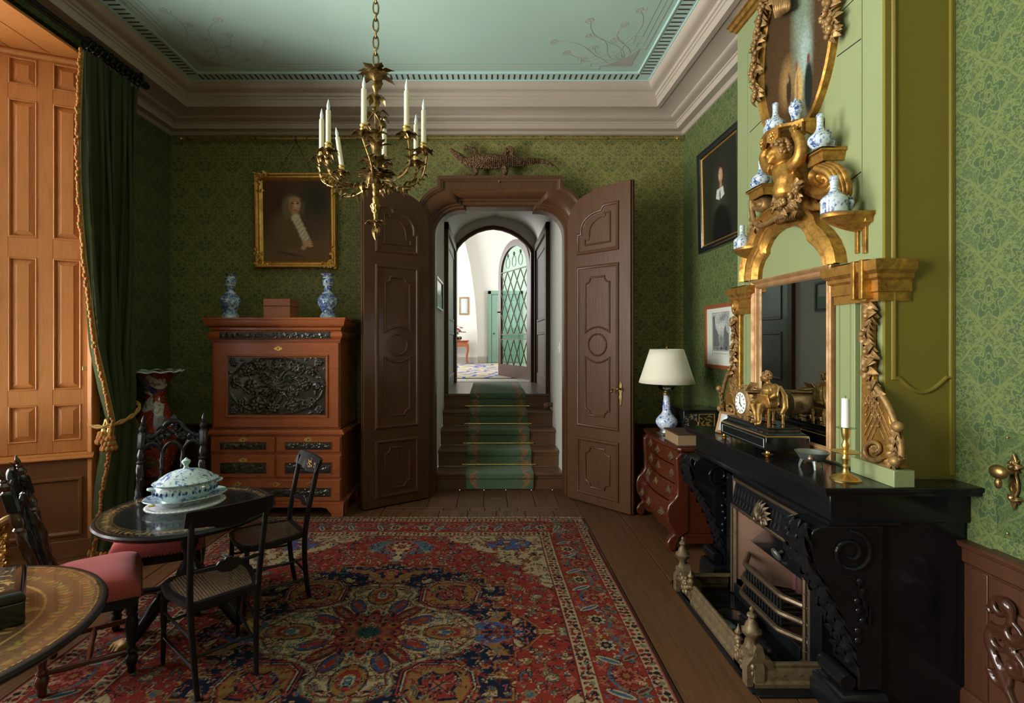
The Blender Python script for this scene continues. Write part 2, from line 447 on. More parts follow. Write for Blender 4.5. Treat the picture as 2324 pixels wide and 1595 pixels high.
M['band'] = plain('pale blue ceiling band', (.42, .60, .56), .5, var=.05, vs=3)
M['slot'] = plain('slot shadow', (.06, .03, .018), .9)
M['deco'] = plain('rose ceiling line', (.36, .36, .30), .6)
M['deco2'] = plain('rose ceiling ornament', (.37, .38, .33), .6)
M['plaster'] = plain('white plaster', (.70, .685, .63), .75, var=.05, vs=3, bump=.15, bs=18)
M['green'] = plain('sage green panelling', (.245, .28, .135), .38, var=.04, vs=3)
M['green_shaded'] = plain('olive panelling', (.20, .158, .022), .38, var=.05, vs=2)  # same sage paint; shade on the near side put into the colour
M['slate'] = plain('polished black slate', (.006, .0065, .008), .17, var=.5, vs=5, bump=.05, bs=20, Specular_IOR_Level=.38)
M['iron'] = plain('black iron', (.014, .015, .017), .32, .4, var=.4, vs=12, bump=.1)
M['bronze'] = metal('bronzed steel trim', (.13, .09, .055), (.23, .17, .11), .42, 12)
M['copper'] = metal('coppery steel sheet', (.45, .26, .18), (.55, .35, .26), .38, 3, bump=.03)
M['gold'] = metal('old gilding', (.17, .075, .018), (.72, .38, .085), .36, 22, .85, .3)
M['bronzegold'] = metal('bronze gilt figure', (.15, .075, .022), (.50, .29, .085), .36, 26, .85, .2)
M['gold_dark'] = metal('dull gilding on carving', (.14, .075, .03), (.48, .28, .10), .42, 30, .6, .3)
M['gilt'] = metal('bright gilt frame', (.66, .33, .06), (.98, .62, .18), .26, 18, .9, .2)
M['goldpaint'] = metal('brown gold frame', (.30, .15, .065), (.50, .29, .13), .4, 12, .5, .15)
M['brass'] = metal('brass', (.60, .38, .10), (.85, .60, .22), .22, 10, 1.0, .05)
M['brass_old'] = metal('aged brass', (.085, .050, .020), (.42, .27, .095), .27, 26, .95, .2)
M['fender'] = metal('fender brass', (.10, .066, .032), (.29, .205, .11), .42, 22, .6, .3)
M['pewter'] = metal('pewter', (.22, .24, .22), (.36, .38, .36), .30, 8, .9, .05)
M['mahog'] = wood('mahogany', (.37, .098, .029), (.22, .050, .015), .24, (1.0, 9, 13), 8, .04, .45)
M['mahog_v'] = wood('mahogany upright grain', (.32, .082, .026), (.19, .043, .014), .24, (12, 12, 1.0), 8, .04, .45)
M['chest'] = wood('red walnut chest', (.095, .019, .007), (.05, .010, .004), .24, (10, 1.2, 10), 8, .04, .5)
M['box'] = wood('satin mahogany box', (.44, .14, .05), (.33, .095, .032), .3, (1.2, 9, 12), 8, .04, .3)
M['ebony'] = plain('ebonised wood', (.011, .010, .011), .30, var=.4, vs=20, Coat_Weight=.05, Coat_Roughness=.2, Specular_IOR_Level=.3)
M['ebony_br'] = plain('dark brown turned wood', (.050, .018, .009), .22, var=.4, vs=14, Coat_Weight=.4, Coat_Roughness=.12)
M['redleg'] = plain('red brown turned wood', (.10, .022, .012), .22, var=.3, vs=14, Coat_Weight=.4)
M['carved'] = plain('carved dark oak', (.034, .029, .022), .24, var=.4, vs=30, Coat_Weight=.6, Coat_Roughness=.15)
M['porc'] = plain('white glaze', (.66, .74, .74), .1, var=.03)
M['candle'] = plain('ivory candle wax', (.80, .74, .54), .45, var=.02, Subsurface_Weight=.1)
M['wax'] = plain('white candle wax', (.86, .84, .80), .45, var=.02)
M['bulb'] = plain('frosted flame bulb', (.85, .88, .90), .25, var=.01)
M['lampshade'] = plain('cream linen shade', (.80, .74, .60), .85, var=.03, vs=40, bump=.1, bs=300)
M['velvet'] = plain('green velvet', (.048, .058, .024), .9, var=.25, vs=5, Specular_IOR_Level=.1, Sheen_Weight=.08, Sheen_Roughness=.4, Sheen_Tint=(.7, .65, .4))
M['fringe'] = NT('gold orange fringe'); _n = M['fringe']
_n.set(_n.ramp(_n.noise(34, 1), [(.40, (.40, .09, .02)), (.47, (.48, .23, .04)), (.52, (.17, .19, .04)), (.58, (.50, .15, .03))]), .8); M['fringe'] = _n.m
M['rope'] = plain('gold cord', (.42, .22, .06), .7, var=.35, vs=90, bump=.6, bs=160)
M['pink'] = plain('rose velvet', (.36, .066, .055), .85, var=.10, vs=20, bump=.12, bs=260, Specular_IOR_Level=.15, Sheen_Weight=.30, Sheen_Roughness=.5, Sheen_Tint=(.95, .62, .68))
M['rosered'] = plain('deep red velvet', (.36, .060, .048), .8, var=.12, vs=20, bump=.1, bs=260, Sheen_Weight=.35, Sheen_Roughness=.45)
M['studs'] = metal('nail studs', (.3, .18, .06), (.5, .34, .14), .3)
M['croc'] = NT('crocodile hide'); _n = M['croc']
_w = _n.voro(1.0, _n.coord('Object', (60, 60, 60)))
_n.set(_n.mix(_w, (.22, .105, .040), (.05, .028, .014)), .40, 0.0, Coat_Weight=.06); _n.bump(_w, .9, .02); M['croc'] = _n.m
M['black'] = plain('black lacquer', (.008, .008, .009), .16, var=.3, Coat_Weight=.5, Coat_Roughness=.08)
M['blackframe'] = plain('black ripple frame', (.010, .011, .014), .2, var=.3, Coat_Weight=.3)
M['redframe'] = wood('red brown frame', (.30, .085, .03), (.22, .06, .02), .35, (12, 1.2, 12), 8, .05, .2)
M['mirror'] = plain('old mirror glass', (.62, .66, .66), .015, 1.0, var=.02)
M['glassdark'] = plain('print glass', (.5, .6, .65), .05, var=.1)
M['hallgreen'] = plain('green painted door', (.20, .33, .255), .4, var=.04)
M['tile'] = plain('pale stone floor', (.42, .39, .33), .35, var=.12, vs=4)
M['leather'] = wood('old book leather', (.075, .030, .013), (.045, .018, .008), .6, (6, 6, 6), 5, .2)
M['pages'] = plain('old page edges', (.30, .19, .10), .7, var=.3, vs=120)
M['lace'] = plain('white lace', (.66, .66, .70), .8, var=.08, vs=80, bump=.4, bs=200)
M['white'] = plain('white', (.82, .82, .80), .4, var=.02)
M['yellow'] = plain('yellow tag', (.65, .42, .04), .5)
M['coal'] = plain('firebrick', (.15, .055, .055), .7, var=.5, vs=9)
M['oilpaint'] = paintmat('varnished oil paint', .6, .35, 220, .0, spec=.15, fine=.3)
M['rug'] = paintmat('wool rug', .95, .4, 240, 0, .0, .05, .25)
M['runner'] = paintmat('green runner', .92, .35, 260, 0, .15, .15, .2)
M['inlay'] = paintmat('inlaid table top', .16, 0, 400, .45)
M['lacq'] = paintmat('gold on black lacquer', .2, 0, 400, .4)
M['print'] = paintmat('print on paper', .5)
def clear_glass(name, col, refl):
    m = NT(name); out = m.nt.nodes['Material Output']; t = m.n('BsdfTransparent'); g = m.n('BsdfGlossy'); x = m.n('MixShader')
    t.inputs[0].default_value = (*col, 1); g.inputs['Roughness'].default_value = .03
    f = m.n('LayerWeight'); f.inputs[0].default_value = refl
    m.l(f.outputs['Fresnel'], x.inputs[0]); m.l(t.outputs[0], x.inputs[1]); m.l(g.outputs[0], x.inputs[2]); m.l(x.outputs[0], out.inputs[0]); return m.m
M['glass'] = clear_glass('clear window glass', (.97, .99, .98), .25)
M['glass_green'] = clear_glass('old greenish glass', (.74, .86, .80), .04)
M['glass_lamp'] = clear_glass('lamp glass', (.75, .78, .74), .4)
def delft(name, scale, cover=.52, white=(.62, .70, .74), blue=(.030, .075, .30), seed=0.0, bands=()):
    # bands: (z0, z1) in metres above the object's base painted solid blue
    m = NT(name); v = m.coord('Object', (1, 1, 1), (0, 0, 0), (seed, seed * .7, seed * .3))
    a = m.noise(scale, 2, .5, v, .8); w = m.voro(scale * 1.3, v); b = m.noise(scale * 4, 2, .5, v)
    f = ((w * -1.0 + cover) * 9.0).clamp() * (((a - .38) * 14.0).clamp()); f = f.max(((a - .60) * 16.0).clamp())
    line = (((a - .5).abs() * -1.0 + .018) * 60.0).clamp()
    f = (f * ((b - .25) * 3.0).clamp()).max(line)
    z = m.xyz()[2]
    for z0, z1 in bands: f = f.max(((z > z0) * (z < z1)) * ((b - .2) * 3.0).clamp())
    m.set(m.mix(f, white, m.mix(b, tuple(c * .55 for c in blue), tuple(min(1, c * 1.9) for c in blue))), .1, 0.0, Coat_Weight=.6, Coat_Roughness=.05); return m.m
M['delft'] = delft('blue painted delft', 22, .56, white=(.58, .66, .70), blue=(.018, .05, .20), seed=1.3)
M['delft_d'] = delft('dense blue delft', 19, .70, white=(.50, .60, .68), seed=4.1, blue=(.018, .055, .25))
M['delft_l'] = delft('blue and white lamp body', 16, .44, white=(.72, .78, .86), blue=(.04, .11, .50), seed=2.2)
M['tureen'] = delft('blue transfer china', 21, .36, white=(.55, .68, .68), blue=(.030, .060, .26), seed=6.0)
def imari():
    m = NT('imari vase glaze'); v = m.coord('Object'); f = m.voro(9, v, 'F1', 'Color'); q = m.n('SeparateColor'); m.l(f, q.inputs[0]); h = E(m.nt, q.outputs[0])
    col = m.ramp(h, [(0, (.26, .03, .02)), (.34, (.32, .04, .02)), (.36, (.03, .05, .16)), (.48, (.02, .03, .10)), (.50, (.50, .46, .36)), (.66, (.55, .50, .42)), (.68, (.08, .14, .06)), (.80, (.28, .03, .02))])
    q.name = 'c'
    d = m.voro(34, v); n = m.noise(30, 3)
    col = m.mix((d < .22) * .8, col, (.42, .28, .10)); col = m.mix(((n - .52) * 9.0).clamp() * .75, col, (.20, .025, .018))
    m.set(col, .15, 0.0, Coat_Weight=.5, Coat_Roughness=.06); return m.m
M['imari'] = imari()
def cane():
    m = NT('woven cane'); v = m.xyz(); s = 250.0 / K
    a = ((v[0] + v[1]) * s).sin(); b = ((v[0] - v[1]) * s).sin(); hole = ((a * b) > .22)
    m.set(m.mix(m.noise(40, 2), (.095, .046, .023), (.13, .083, .042)), .6, 0.0)
    t = m.n('BsdfTransparent'); x = m.n('MixShader'); out = m.nt.nodes['Material Output']
    m.l(hole, x.inputs[0]); m.l(m.b.outputs[0], x.inputs[1]); m.l(t.outputs[0], x.inputs[2]); m.l(x.outputs[0], out.inputs[0]); return m.m
M['cane'] = cane()
def hallrug():
    m = NT('blue and yellow hall carpet'); v = m.coord('Object', (1.6, 1.6, 1)); w = m.voro(1.5, v, 'DISTANCE_TO_EDGE'); n = m.noise(5, 4, .7); 
    col = m.ramp(n, [(.3, (.50, .36, .16)), (.45, (.62, .52, .32)), (.55, (.30, .28, .20)), (.7, (.60, .34, .10))])
    col = m.mix(w < .07, col, (.03, .07, .32)); m.set(col, .9); return m.m
M['hallrug'] = hallrug()
# ================================================================ room shell
XR, XL, YB, YF, ZC = 1.885, -3.07, 5.0, -1.6, 3.768
S = lambda o: tag(o, kind='structure')
fl = S(MB().box(XL - .7, XR + .1, YF - .1, 5.22, -.08, -.022).build('floor', M['gap'], ang=None))
fl['label'] = 'old brown floorboards running towards the door'
_pl = {}
def plank(x0, x1, y0, y1, z=0.0, parent=fl, mat='plank'):
    mb = MB().box(-(x1 - x0) / 2 + .0022, (x1 - x0) / 2 - .0022, -(y1 - y0) / 2 + .0018, (y1 - y0) / 2 - .0018, -.02, z)
    return mb.build('plank', M[mat], parent, bevel=.0025, seg=1, loc=((x0 + x1) / 2, (y0 + y1) / 2, 0), ang=None)
e = [.809, 1.13, 1.29, 1.56, XR]
for a, b in zip(e, e[1:]): plank(a, b, YF, 5.0)
e = [XL] + [-2.9 + .2475 * i for i in range(15)] + [.809]
for i, (a, b) in enumerate(zip(e, e[1:])):
    c = 3.05 if i % 2 else 1.7
    if b < -1.9: c = (2.9, 3.6, 2.2)[i % 3]
    plank(a, b, YF, c); plank(a, b, c, 4.54 if a > -.95 else 5.0)
e = [-.92, -.745, -.39, -.16, -.03, .10, .26, .60, .809]
for a, b in zip(e, e[1:]): plank(a, b, 4.54, 4.62)
e = [-.92, -.80, -.55, -.285, -.042, .175, .43, .64, .809]
for a, b in zip(e, e[1:]): plank(a, b, 4.62, 5.18)
# walls
mb = MB().box(XL - .15, -.60, YB, YB + .14, 0, 3.62).box(.80, XR + .1, YB, YB + .14, 0, 3.62).box(-.60, .80, YB, YB + .14, 2.88, 3.62)
S(mb.build('wall_back', M['paper_back'], ang=None))
S(MB().box(XR, XR + .12, YF, YB, 0, 3.62).build('wall_right', M['paper_side_dimmed'], ang=None))
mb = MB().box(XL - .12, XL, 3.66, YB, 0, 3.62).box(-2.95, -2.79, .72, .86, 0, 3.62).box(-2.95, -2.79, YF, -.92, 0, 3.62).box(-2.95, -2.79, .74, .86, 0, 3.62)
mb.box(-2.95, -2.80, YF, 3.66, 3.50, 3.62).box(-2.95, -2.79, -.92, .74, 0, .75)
S(mb.build('wall_left', M['paper_side_dimmed'], ang=None))
S(MB().box(XL - .6, XR + .1, YF - .12, YF, 0, 3.62).build('wall_front', M['paper_back'], ang=None))
ce = S(MB().box(XL - .1, XR + .1, YF - .1, YB + .14, ZC, ZC + .1).build('ceiling', M['ceil'], ang=None))
room = [(XL, YF), (XR, YF), (XR, YB), (XL, YB)]
WORLD = lambda a, b, t: (a, b, t)
prof = [(0, 3.468), (.012, 3.472), (.020, 3.484), (.030, 3.490), (.034, 3.495), (.094, 3.497), (.098, 3.545), (.108, 3.547), (.112, 3.556)]
prof += [(.112 + .072 * sin(i / 6 * pi / 2), 3.556 + .026 * (1 - cos(i / 6 * pi / 2))) for i in range(1, 7)] + [(.188, 3.584), (.336, 3.584), (.338, 3.579), (.376, 3.579), (.376, 3.640), (.384, 3.642), (.386, 3.660), (.398, 3.664), (.400, 3.690), (.412, 3.694)]
prof += [(.412 + .068 * sin(i / 6 * pi / 2), 3.694 + .055 * (1 - cos(i / 6 * pi / 2))) for i in range(1, 7)] + [(.484, 3.757), (.49, 3.757)]
S(MB().sweep(room, prof, WORLD).build('trim_1', M['cornice'], ang=30))
bandp = [(.478, 3.752), (.490, 3.752), (.492, 3.757), (.600, 3.757), (.602, 3.752), (.612, 3.752), (.614, 3.768)]
bd = S(MB().sweep(room, bandp, WORLD).build('trim_2', M['band'], ang=30))
bd['label'] = 'pale blue ceiling band pierced with a row of slots'
sp = .0477; L2 = .082
sl = MB().box(-.0075, .0075, -L2 / 2, L2 / 2, -.0006, .002); slot0 = None
def slot(x, y, rz):
    global slot0
    if slot0 is None:
        slot0 = sl.build('slot', M['slot'], bd, loc=(x, y, 3.757), rz=rz, ang=None)
    else:
        c = slot0.copy(); COL.objects.link(c); c.parent = bd; c.location = Vector((x, y, 3.757)) * K; c.rotation_euler = (0, 0, rz)
n = int((XR - XL - 1.2) / sp)
for i in range(n + 1): slot(XL + .60 + (XR - XL - 1.2) * i / n, YB - .546, 0)
for i in range(27):
    slot(XR - .546, YB - .60 - sp * i, pi / 2); slot(XL + .546, YB - .60 - sp * i, pi / 2)
# painted ceiling lines and corner sprays (thin flat ornament)
mb = MB()
for t, w in ((.652, .007), (.690, .004), (.730, .005)):
    c = .30 + (t - .65) * 1.2
    for sx in (0, 1):
        xa = XL + t if not sx else XR - t; sg = 1 if not sx else -1
        pth = [(xa, YF), (xa, YB - t - c), (xa + sg * .05, YB - t - c), (xa + sg * .05, YB - t - c + .07), (xa + sg * (c - .07), YB - t - .05), (xa + sg * c, YB - t - .05), (xa + sg * c, YB - t), ((XL + XR) / 2, YB - t)]
        for a, b in zip(pth, pth[1:]):
            d = Vector(b) - Vector(a); nn = Vector((-d.y, d.x)).normalized() * w / 2; e = d.normalized() * w / 2
            a_ = Vector(a) - e; b_ = Vector(b) + e; z = ZC - .0012
            mb.add([(*(a_ - nn), z), (*(b_ - nn), z), (*(b_ + nn), z), (*(a_ + nn), z), (*(a_ - nn), z + .002), (*(b_ - nn), z + .002), (*(b_ + nn), z + .002), (*(a_ + nn), z + .002)], [(0, 1, 2, 3), (0, 4, 5, 1), (2, 6, 7, 3), (1, 5, 6, 2), (0, 3, 7, 4)])
mb.build('painted_line', M['deco'], ce, ang=None)
for sx in (0, 1):
    xa = XL + .70 if not sx else XR - .70; sg = 1 if not sx else -1; ya = YB - .70
    mb = MB(); z = ZC - .0005
    mb.loft([[(xa, ya - .26, z), (xa + sg * .10, ya - .10, z), (xa + sg * .26, ya, z), (xa, ya, z)], [(xa, ya - .26, z - .001), (xa + sg * .10, ya - .10, z - .001), (xa + sg * .26, ya, z - .001), (xa, ya, z - .001)]])
    r = random.Random(5)
    for k in range(9):
        a = pi * .5 * (k + .5) / 9; u = (sg * cos(a), -sin(a)); L = .34 + .16 * (k % 3)
        base = Vector((xa + sg * .08, ya - .08)); q = [base + Vector(u) * (L * i / 8) + Vector((-u[1], u[0])) * (.05 * sin(i / 8 * 2 * pi)) * (1 if k % 2 else -1) for i in range(9)]
        mb.tube([(*p, z) for p in q], .0032, 4, flat=.4)
        p = q[-1]; mb.tube([(a_, b_, z) for a_, b_ in spiral(p.x, p.y, .045, .008, rnd.uniform(0, 6), 1.3, 16)], .003, 4, flat=.4)
        for j in range(5): mb.ell((p.x + .018 * cos(j * 1.26), p.y + .018 * sin(j * 1.26), z), (.011, .011, .001), 6, 3)
    mb.build('painted_spray', M['deco2'], ce, ang=None)
# ---------------------------------------------------------------- dado, picture rail
def dado(name, pts, mat, h=.69):
    # pts: plan polyline, room on its left
    pr = [(0, 0), (.035, 0), (.035, .12), (.028, .135), (.018, .14), (.018, h - .09), (.028, h - .08), (.028, h - .03), (.045, h - .02), (.05, h), (0, h)]
    return S(MB().sweep(pts, pr, WORLD, closed=False).build(name, mat, ang=30))
dado('trim_3', [(-.62, YB), (XL, YB), (XL, 3.68)], M['dado'])
dado('trim_4', [(XR, 3.34), (XR, YB), (.80, YB)], M['dado'])
wr = dado('trim_5', [(XR, YF), (XR, 2.05)], M['wains'], .714)
for y0, y1 in ((1.0, 1.36), (1.375, 1.915), (1.93, 2.0)):
    MB().box(XR - .024, XR - .015, y0, y1, .15, .62).build('panel', M['wains'], wr, bevel=.003)
MB().box(XR - .054, XR, 1.0, 1.925, .705, .722).build('rail', M['wains'], wr, bevel=.003)
t = thing('picture_rail', 'long brass picture rod below the cornice on the back wall', 'picture rod', (-.6, 4.93, 3.414))
xa, xb = P(412, 315, 4.93).x, P(1536, 315, 4.93).x
MB().tube([(xa, 4.93, 3.414), (xb, 4.93, 3.414)], .0085, 10).build('rod', M['brass'], t, True)
for x in (xa, xb): MB().lathe([(.0, -.03), (.012, -.028), (.012, -.012), (.019, 0), (.012, .014), (0, .02)], n=12, M=Matrix.Translation((x, 4.93, 3.414)) @ Matrix.Rotation(pi / 2 * (1 if x > 0 else -1), 4, 'Y')).build('finial', M['brass'], t, True)
for px in (425, 580, 697, 970, 1238, 1380, 1505):
    x = P(px, 315, 4.93).x
    MB().tube([(x, 5.0, 3.43), (x, 4.955, 3.432), (x, 4.93, 3.426)], .006, 6).lathe([(.013, -.006), (.013, .006)], n=10, M=Matrix.Translation((x, 4.93, 3.414)) @ Matrix.Rotation(pi / 2, 4, 'Y')).build('bracket', M['brass_old'], t, True)
# ---------------------------------------------------------------- door casing
def contour(Y, jx, jy0, c, rx, ry, a1, up, step, tot):
    L = [P(jx, jy0, Y)]; L += [P(c[0] - rx * cos(a1 * i / 10), c[1] - ry * sin(a1 * i / 10), Y) for i in range(11)]
    L += [P(up[0], up[1], Y), P(up[0] + step, up[2], Y)]
    L[0].z = 0
    cxm = (tot / 2 - CX) * Y / FX
    return L + [Vector((2 * cxm - p.x, p.y, p.z)) for p in L[::-1]]
I = contour(5.02, 988, 1118, (1047, 535), 59, 57, pi / 2, (1057, 478, 471), 0, 2268)
O = contour(4.87, 940, 1131, (1005, 512), 65, 89, radians(79), (994, 422, 400), 0, 2270)
cp = [(0, 5.16), (0, 5.0), (.05, 4.985), (.07, 4.975), (.16, 4.972), (.19, 4.955), (.24, 4.953), (.27, 4.945)] + [(.27 + .5 * (1 - cos(i / 8 * pi / 2)), 4.945 - .075 * sin(i / 8 * pi / 2)) for i in range(1, 9)] + [(.80, 4.868), (.80, 4.858), (.86, 4.852), (.90, 4.845), (1, 4.845), (1, 5.0)]
rings = [[(a.x + (b.x - a.x) * u, y, a.z + (b.z - a.z) * u) for u, y in cp] for a, b in zip(I, O)]
dc = S(MB().loft(rings, closed=False, cap=False).build('trim_6', M['door'], ang=30))
dc['label'] = 'dark oak arched door surround with stepped top'
# ---------------------------------------------------------------- double door
def leaf_door(name, label, hx, hy, ox, oy, flip):
    d = Vector((ox - hx, oy - hy)); w = d.length; d.normalize(); nrm = Vector((d.y, -d.x)) * (1 if flip else -1)
    t = thing(name, label, 'door', (hx, hy, 0)); t['kind'] = 'structure'
    del t['category']
    th = .052
    mp = lambda a, b, q: (hx + d.x * a + nrm.x * q, hy + d.y * a + nrm.y * q, b)
    out = [(0, .012), (w, .012), (w, 2.857), (w * .42, 2.857), (w * .42, 2.835)] + [(w * .42 * (1 - sin(pi / 2 * i / 10)), 2.575 + .26 * cos(pi / 2 * i / 10)) for i in range(1, 10)] + [(0, 2.575)]
    MB().prism(out, mp, -th, 0).build('leaf', M['door'], t, True, bevel=.003, ang=30)
    MB().box(0, 0, 0, 0, 0, 0)
    edge = [(w - .004, .012), (w + .012, .012), (w + .012, 2.86), (w - .004, 2.86)]
    MB().prism(edge, mp, -th * .9, -th * .35).build('meeting_strip', M['door'], t, True, bevel=.004)
    bol = [(-.004, 0), (.0, .010), (.010, .015), (.020, .012), (.026, .003), (.034, .002), (.036, -.004), (.05, -.004)]
    thin = [(-.009, 0), (-.006, .008), (0, .011), (.006, .008), (.009, 0)]
    u0, u1 = w * .17, w * .83
    S_ = lambda z0, z1: [(u0, z0), (u1, z0), (u1, z1), (u0, z1)]
    top = [(u0, 2.28), (u1, 2.28), (u1, 2.70), (w * .62, 2.70)] + [(w * (.60 - .05 * i / 3), 2.695 - .035 * (i / 3) ** 2) for i in range(4)] + [(w * (.55 - .33 * sin(i / 8 * pi / 2)), 2.66 - .0 - .16 * (1 - cos(i / 8 * pi / 2))) for i in range(1, 9)] + [(w * .22, 2.475), (u0, 2.475)]
    a0, a1 = w * .31, w * .69; am = (a0 + a1) / 2; r = (a1 - a0) / 2; ch = r * .42
    def oct_(z0, z1):
        q = arc(a0, z0, ch, pi / 2, 0, 5) if False else []
        return [(a0 + ch, z0), (a1 - ch, z0)] + arc(a1, z0, ch, pi, pi / 2, 5)[1:] + [(a1, z1 - ch)] + arc(a1, z1, ch, -pi / 2, -pi, 5)[1:] + [(a0 + ch, z1)] + arc(a0, z1, ch, 0, -pi / 2, 5)[1:] + [(a0, z0 + ch)] + arc(a0, z0, ch, pi / 2, 0, 5)[1:-1]
    zc = 1.452
    upf = [(a0, zc + .145)] + arc(am, zc + .01, r * 1.22, pi * .8, pi * .2, 8)[0:0] + [(a0 + (a1 - a0) * i / 8, zc + .115 + .045 * sin(pi * i / 8)) for i in range(9)] + [(a1, 2.06 - ch)] + arc(a1, 2.06, ch, -pi / 2, -pi, 5)[1:] + [(a0 + ch, 2.06)] + arc(a0, 2.06, ch, 0, -pi / 2, 5)[1:]
    upf = upf[1:]
    lof = [(a + 0, 2 * zc - b) for a, b in upf][::-1]
    lof = [(a, b if b > zc - .3 else b - .03) for a, b in lof]
    ins = [(w * .33, 2.36), (w * .67, 2.36), (w * .67, 2.40), (w * .62, 2.405), (w * .615, 2.50)]
    ins = [(w * .31, 2.37), (w * .33, 2.37)] and [(w * .30, 2.36), (w * .70, 2.36), (w * .70, 2.62), (w * .62, 2.62)] + [(w * (.62 - .25 * sin(i / 6 * pi / 2)), 2.60 - .14 * (1 - cos(i / 6 * pi / 2))) for i in range(7)] + [(w * .36, 2.41), (w * .30, 2.41)]
    for back in (0, 1):
        mq = (lambda a, b, q: mp(a, b, -th - q)) if back else mp
        for z in (top, S_(.705, 2.165), S_(.09, .60)): MB().sweep(z, bol, mq).build('panel_moulding', M['door'], t, True, ang=35)
        for z in (upf, lof, oct_(.165, .525), arc(am, zc, .096, 0, 2 * pi * 23 / 24, 23), ins): MB().sweep(z, thin, mq).build('ornament_moulding', M['door'], t, True, ang=35)
    return t, mp, w
d1, mp1, w1 = leaf_door('door_1', 'open dark oak door leaf beside the writing cabinet', -.559, 4.869, -1.0845, 4.512, False)
d2, mp2, w2 = leaf_door('door_2', 'open dark oak door leaf with brass lock near the lamp', .748, 4.886, 1.2067, 4.39, True)
# lock plate of the right leaf
mb = MB(); c = Vector((w2 * .86, 1.02))
mb.prism([(c.x + x, c.y + z) for x, z in [(0, -.10), (.012, -.07), (.008, -.05), (.018, -.02), (.010, .01), (.020, .04), (.012, .07), (.016, .09), (0, .12), (-.016, .09), (-.012, .07), (-.020, .04), (-.010, .01), (-.018, -.02), (-.008, -.05), (-.012, -.07)]], mp2, 0, .006)
pl_ = mb.build('lock_plate', M['brass_old'], d2, True, bevel=.002)
p0 = Vector(mp2(c.x, c.y + .055, .0)); p1 = Vector(mp2(c.x, c.y + .055, .05)); p2 = Vector(mp2(c.x - .045, c.y + .065, .055)); p3 = Vector(mp2(c.x - .06, c.y + .03, .05))
MB().tube([p0, p1, p2, p3], [.009, .009, .012, .008], 8).ell(p1, .014).ell(p3, .013).build('handle', M['brass_old'], d2, True)
# ---------------------------------------------------------------- steps up to the hall
XA, XB = -.53, .745; XM = .112; RZ, GO, Y1 = .17, .2625, 5.15
st = thing('staircase', 'dark oak steps rising through the doorway to the hall', 'stairs', (XM, Y1, 0))
for i in range(5):
    y = Y1 + GO * i; z = RZ * (i + 1); y1 = y + GO + .03 if i < 4 else 7.86
    MB().box(XA + .004, XB - .004, y, y1, z - .032, z - (.0 if i < 4 else .0)).build('tread', M['stair'], st, True, bevel=.008, seg=3)
    mb = MB().box(XA + .004, XB - .004, y + .02, y + .04, z - RZ, z - .032).box(XA + .004, XB - .004, y + .010, y + .022, z - .055, z - .032)
    mb.build('riser', M['stair'], st, True, bevel=.003)
MB().box(XA + .01, XB - .01, Y1 + GO * 4 + .05, 7.84, .62, .81).build('landing_joist', M['gap'], st, True, ang=None)
# carpet runner
path = [(7.70, .8505)]
for i in range(4, -1, -1):
    y = Y1 + GO * i; z = RZ * (i + 1)
    path += [(y + .05, z + .001), (y - .006, z + .001), (y - .012, z - .012), (y - .008, z - .05), (y + .006, z - .07), (y + .012, z - RZ + .012)]
    if i: path += [(y + .006, z - RZ + .003)]
pp = [Vector(p) for p in path]; cum = [0]
for a, b in zip(pp, pp[1:]): cum.append(cum[-1] + (b - a).length)
TL = cum[-1]; RWd = .668
cv = Cv(RWd, TL, .006, (.105, .165, .095), y0=0)
b1 = (.36, .17, .085)
nrep = int(TL / .17)
for k in range(nrep):
    s0 = k * TL / nrep
    for sg in (-1, 1):
        cx_ = sg * (RWd / 2 - .085)
        sp_ = spiral(cx_, s0 + .07, .045, .010, pi / 2, -1.4 * sg, 18); cv.stroke(sp_, .013, b1)
        cv.stroke(bez([(cx_ - sg * .02, s0), (cx_ + sg * .045, s0 + .05), (cx_ + sg * .03, s0 + .11), (cx_ - sg * .01, s0 + .16)], 5), .016, b1)
        for j in range(4): cv.ell(cx_ + sg * (.045 - .02 * j), s0 + .03 + .04 * j, .024, .009, b1, rot=.7 * sg + j * .5)
        for j in range(3): cv.ell(cx_ - sg * .03, s0 + .03 + .045 * j, .016, .008, (.25, .10, .06), rot=-.7 * sg)
rr = np.random.RandomState(1).rand(*cv.X.shape); cv.I *= (.86 + .28 * rr)[..., None]
def along(s_):
    s_ = min(max(s_, 0), TL - 1e-6); i = 0
    while cum[i + 1] < s_: i += 1
    f = (s_ - cum[i]) / (cum[i + 1] - cum[i]); p = pp[i].lerp(pp[i + 1], f)
    return p
def runmap(a, s_, h):
    p = along(s_); q = along(s_ + .004) - along(s_ - .004); nn = Vector((-q.y, q.x)); nn = nn.normalized() if nn.length > 0 else Vector((0, 1))
    if nn.y < 0 and abs(nn.y) > .5: nn = -nn
    return (XM + .004 + a, p.x - abs(q.y) / (q.length + 1e-9) * .006, p.y + .006 * abs(q.x) / (q.length + 1e-9))
o = cv.painted('stair_runner', M['runner'], runmap, ang=None)
so = o.modifiers.new('thick', 'SOLIDIFY'); so.thickness = .006; so.offset = 0
tag(o, 'green stair carpet with rust scroll borders running down the steps', 'carpet')
for i in range(1, 5):
    y = Y1 + GO * i; z = RZ * i + .022
    t = thing('stair_rod', 'brass rod holding the green carpet on the %s step' % ('first', 'second', 'third', 'fourth')[i - 1], 'stair rod', (XM, y, z), group='brass stair rods')
    MB().tube([(-.385, .002, 0), (.385, .002, 0)], .008, 8).build('rod', M['brass'], t)
    for x in (-.345, .345): MB().box(x - .012, x + .012, -.012, .02, -.012, .012).build('bracket', M['brass'], t, bevel=.003)
t = thing('handrail_end', 'round brown handrail end on the passage wall above the steps', 'handrail', P(1252, 918, 6.0))
b_ = Vector(t.location) / K
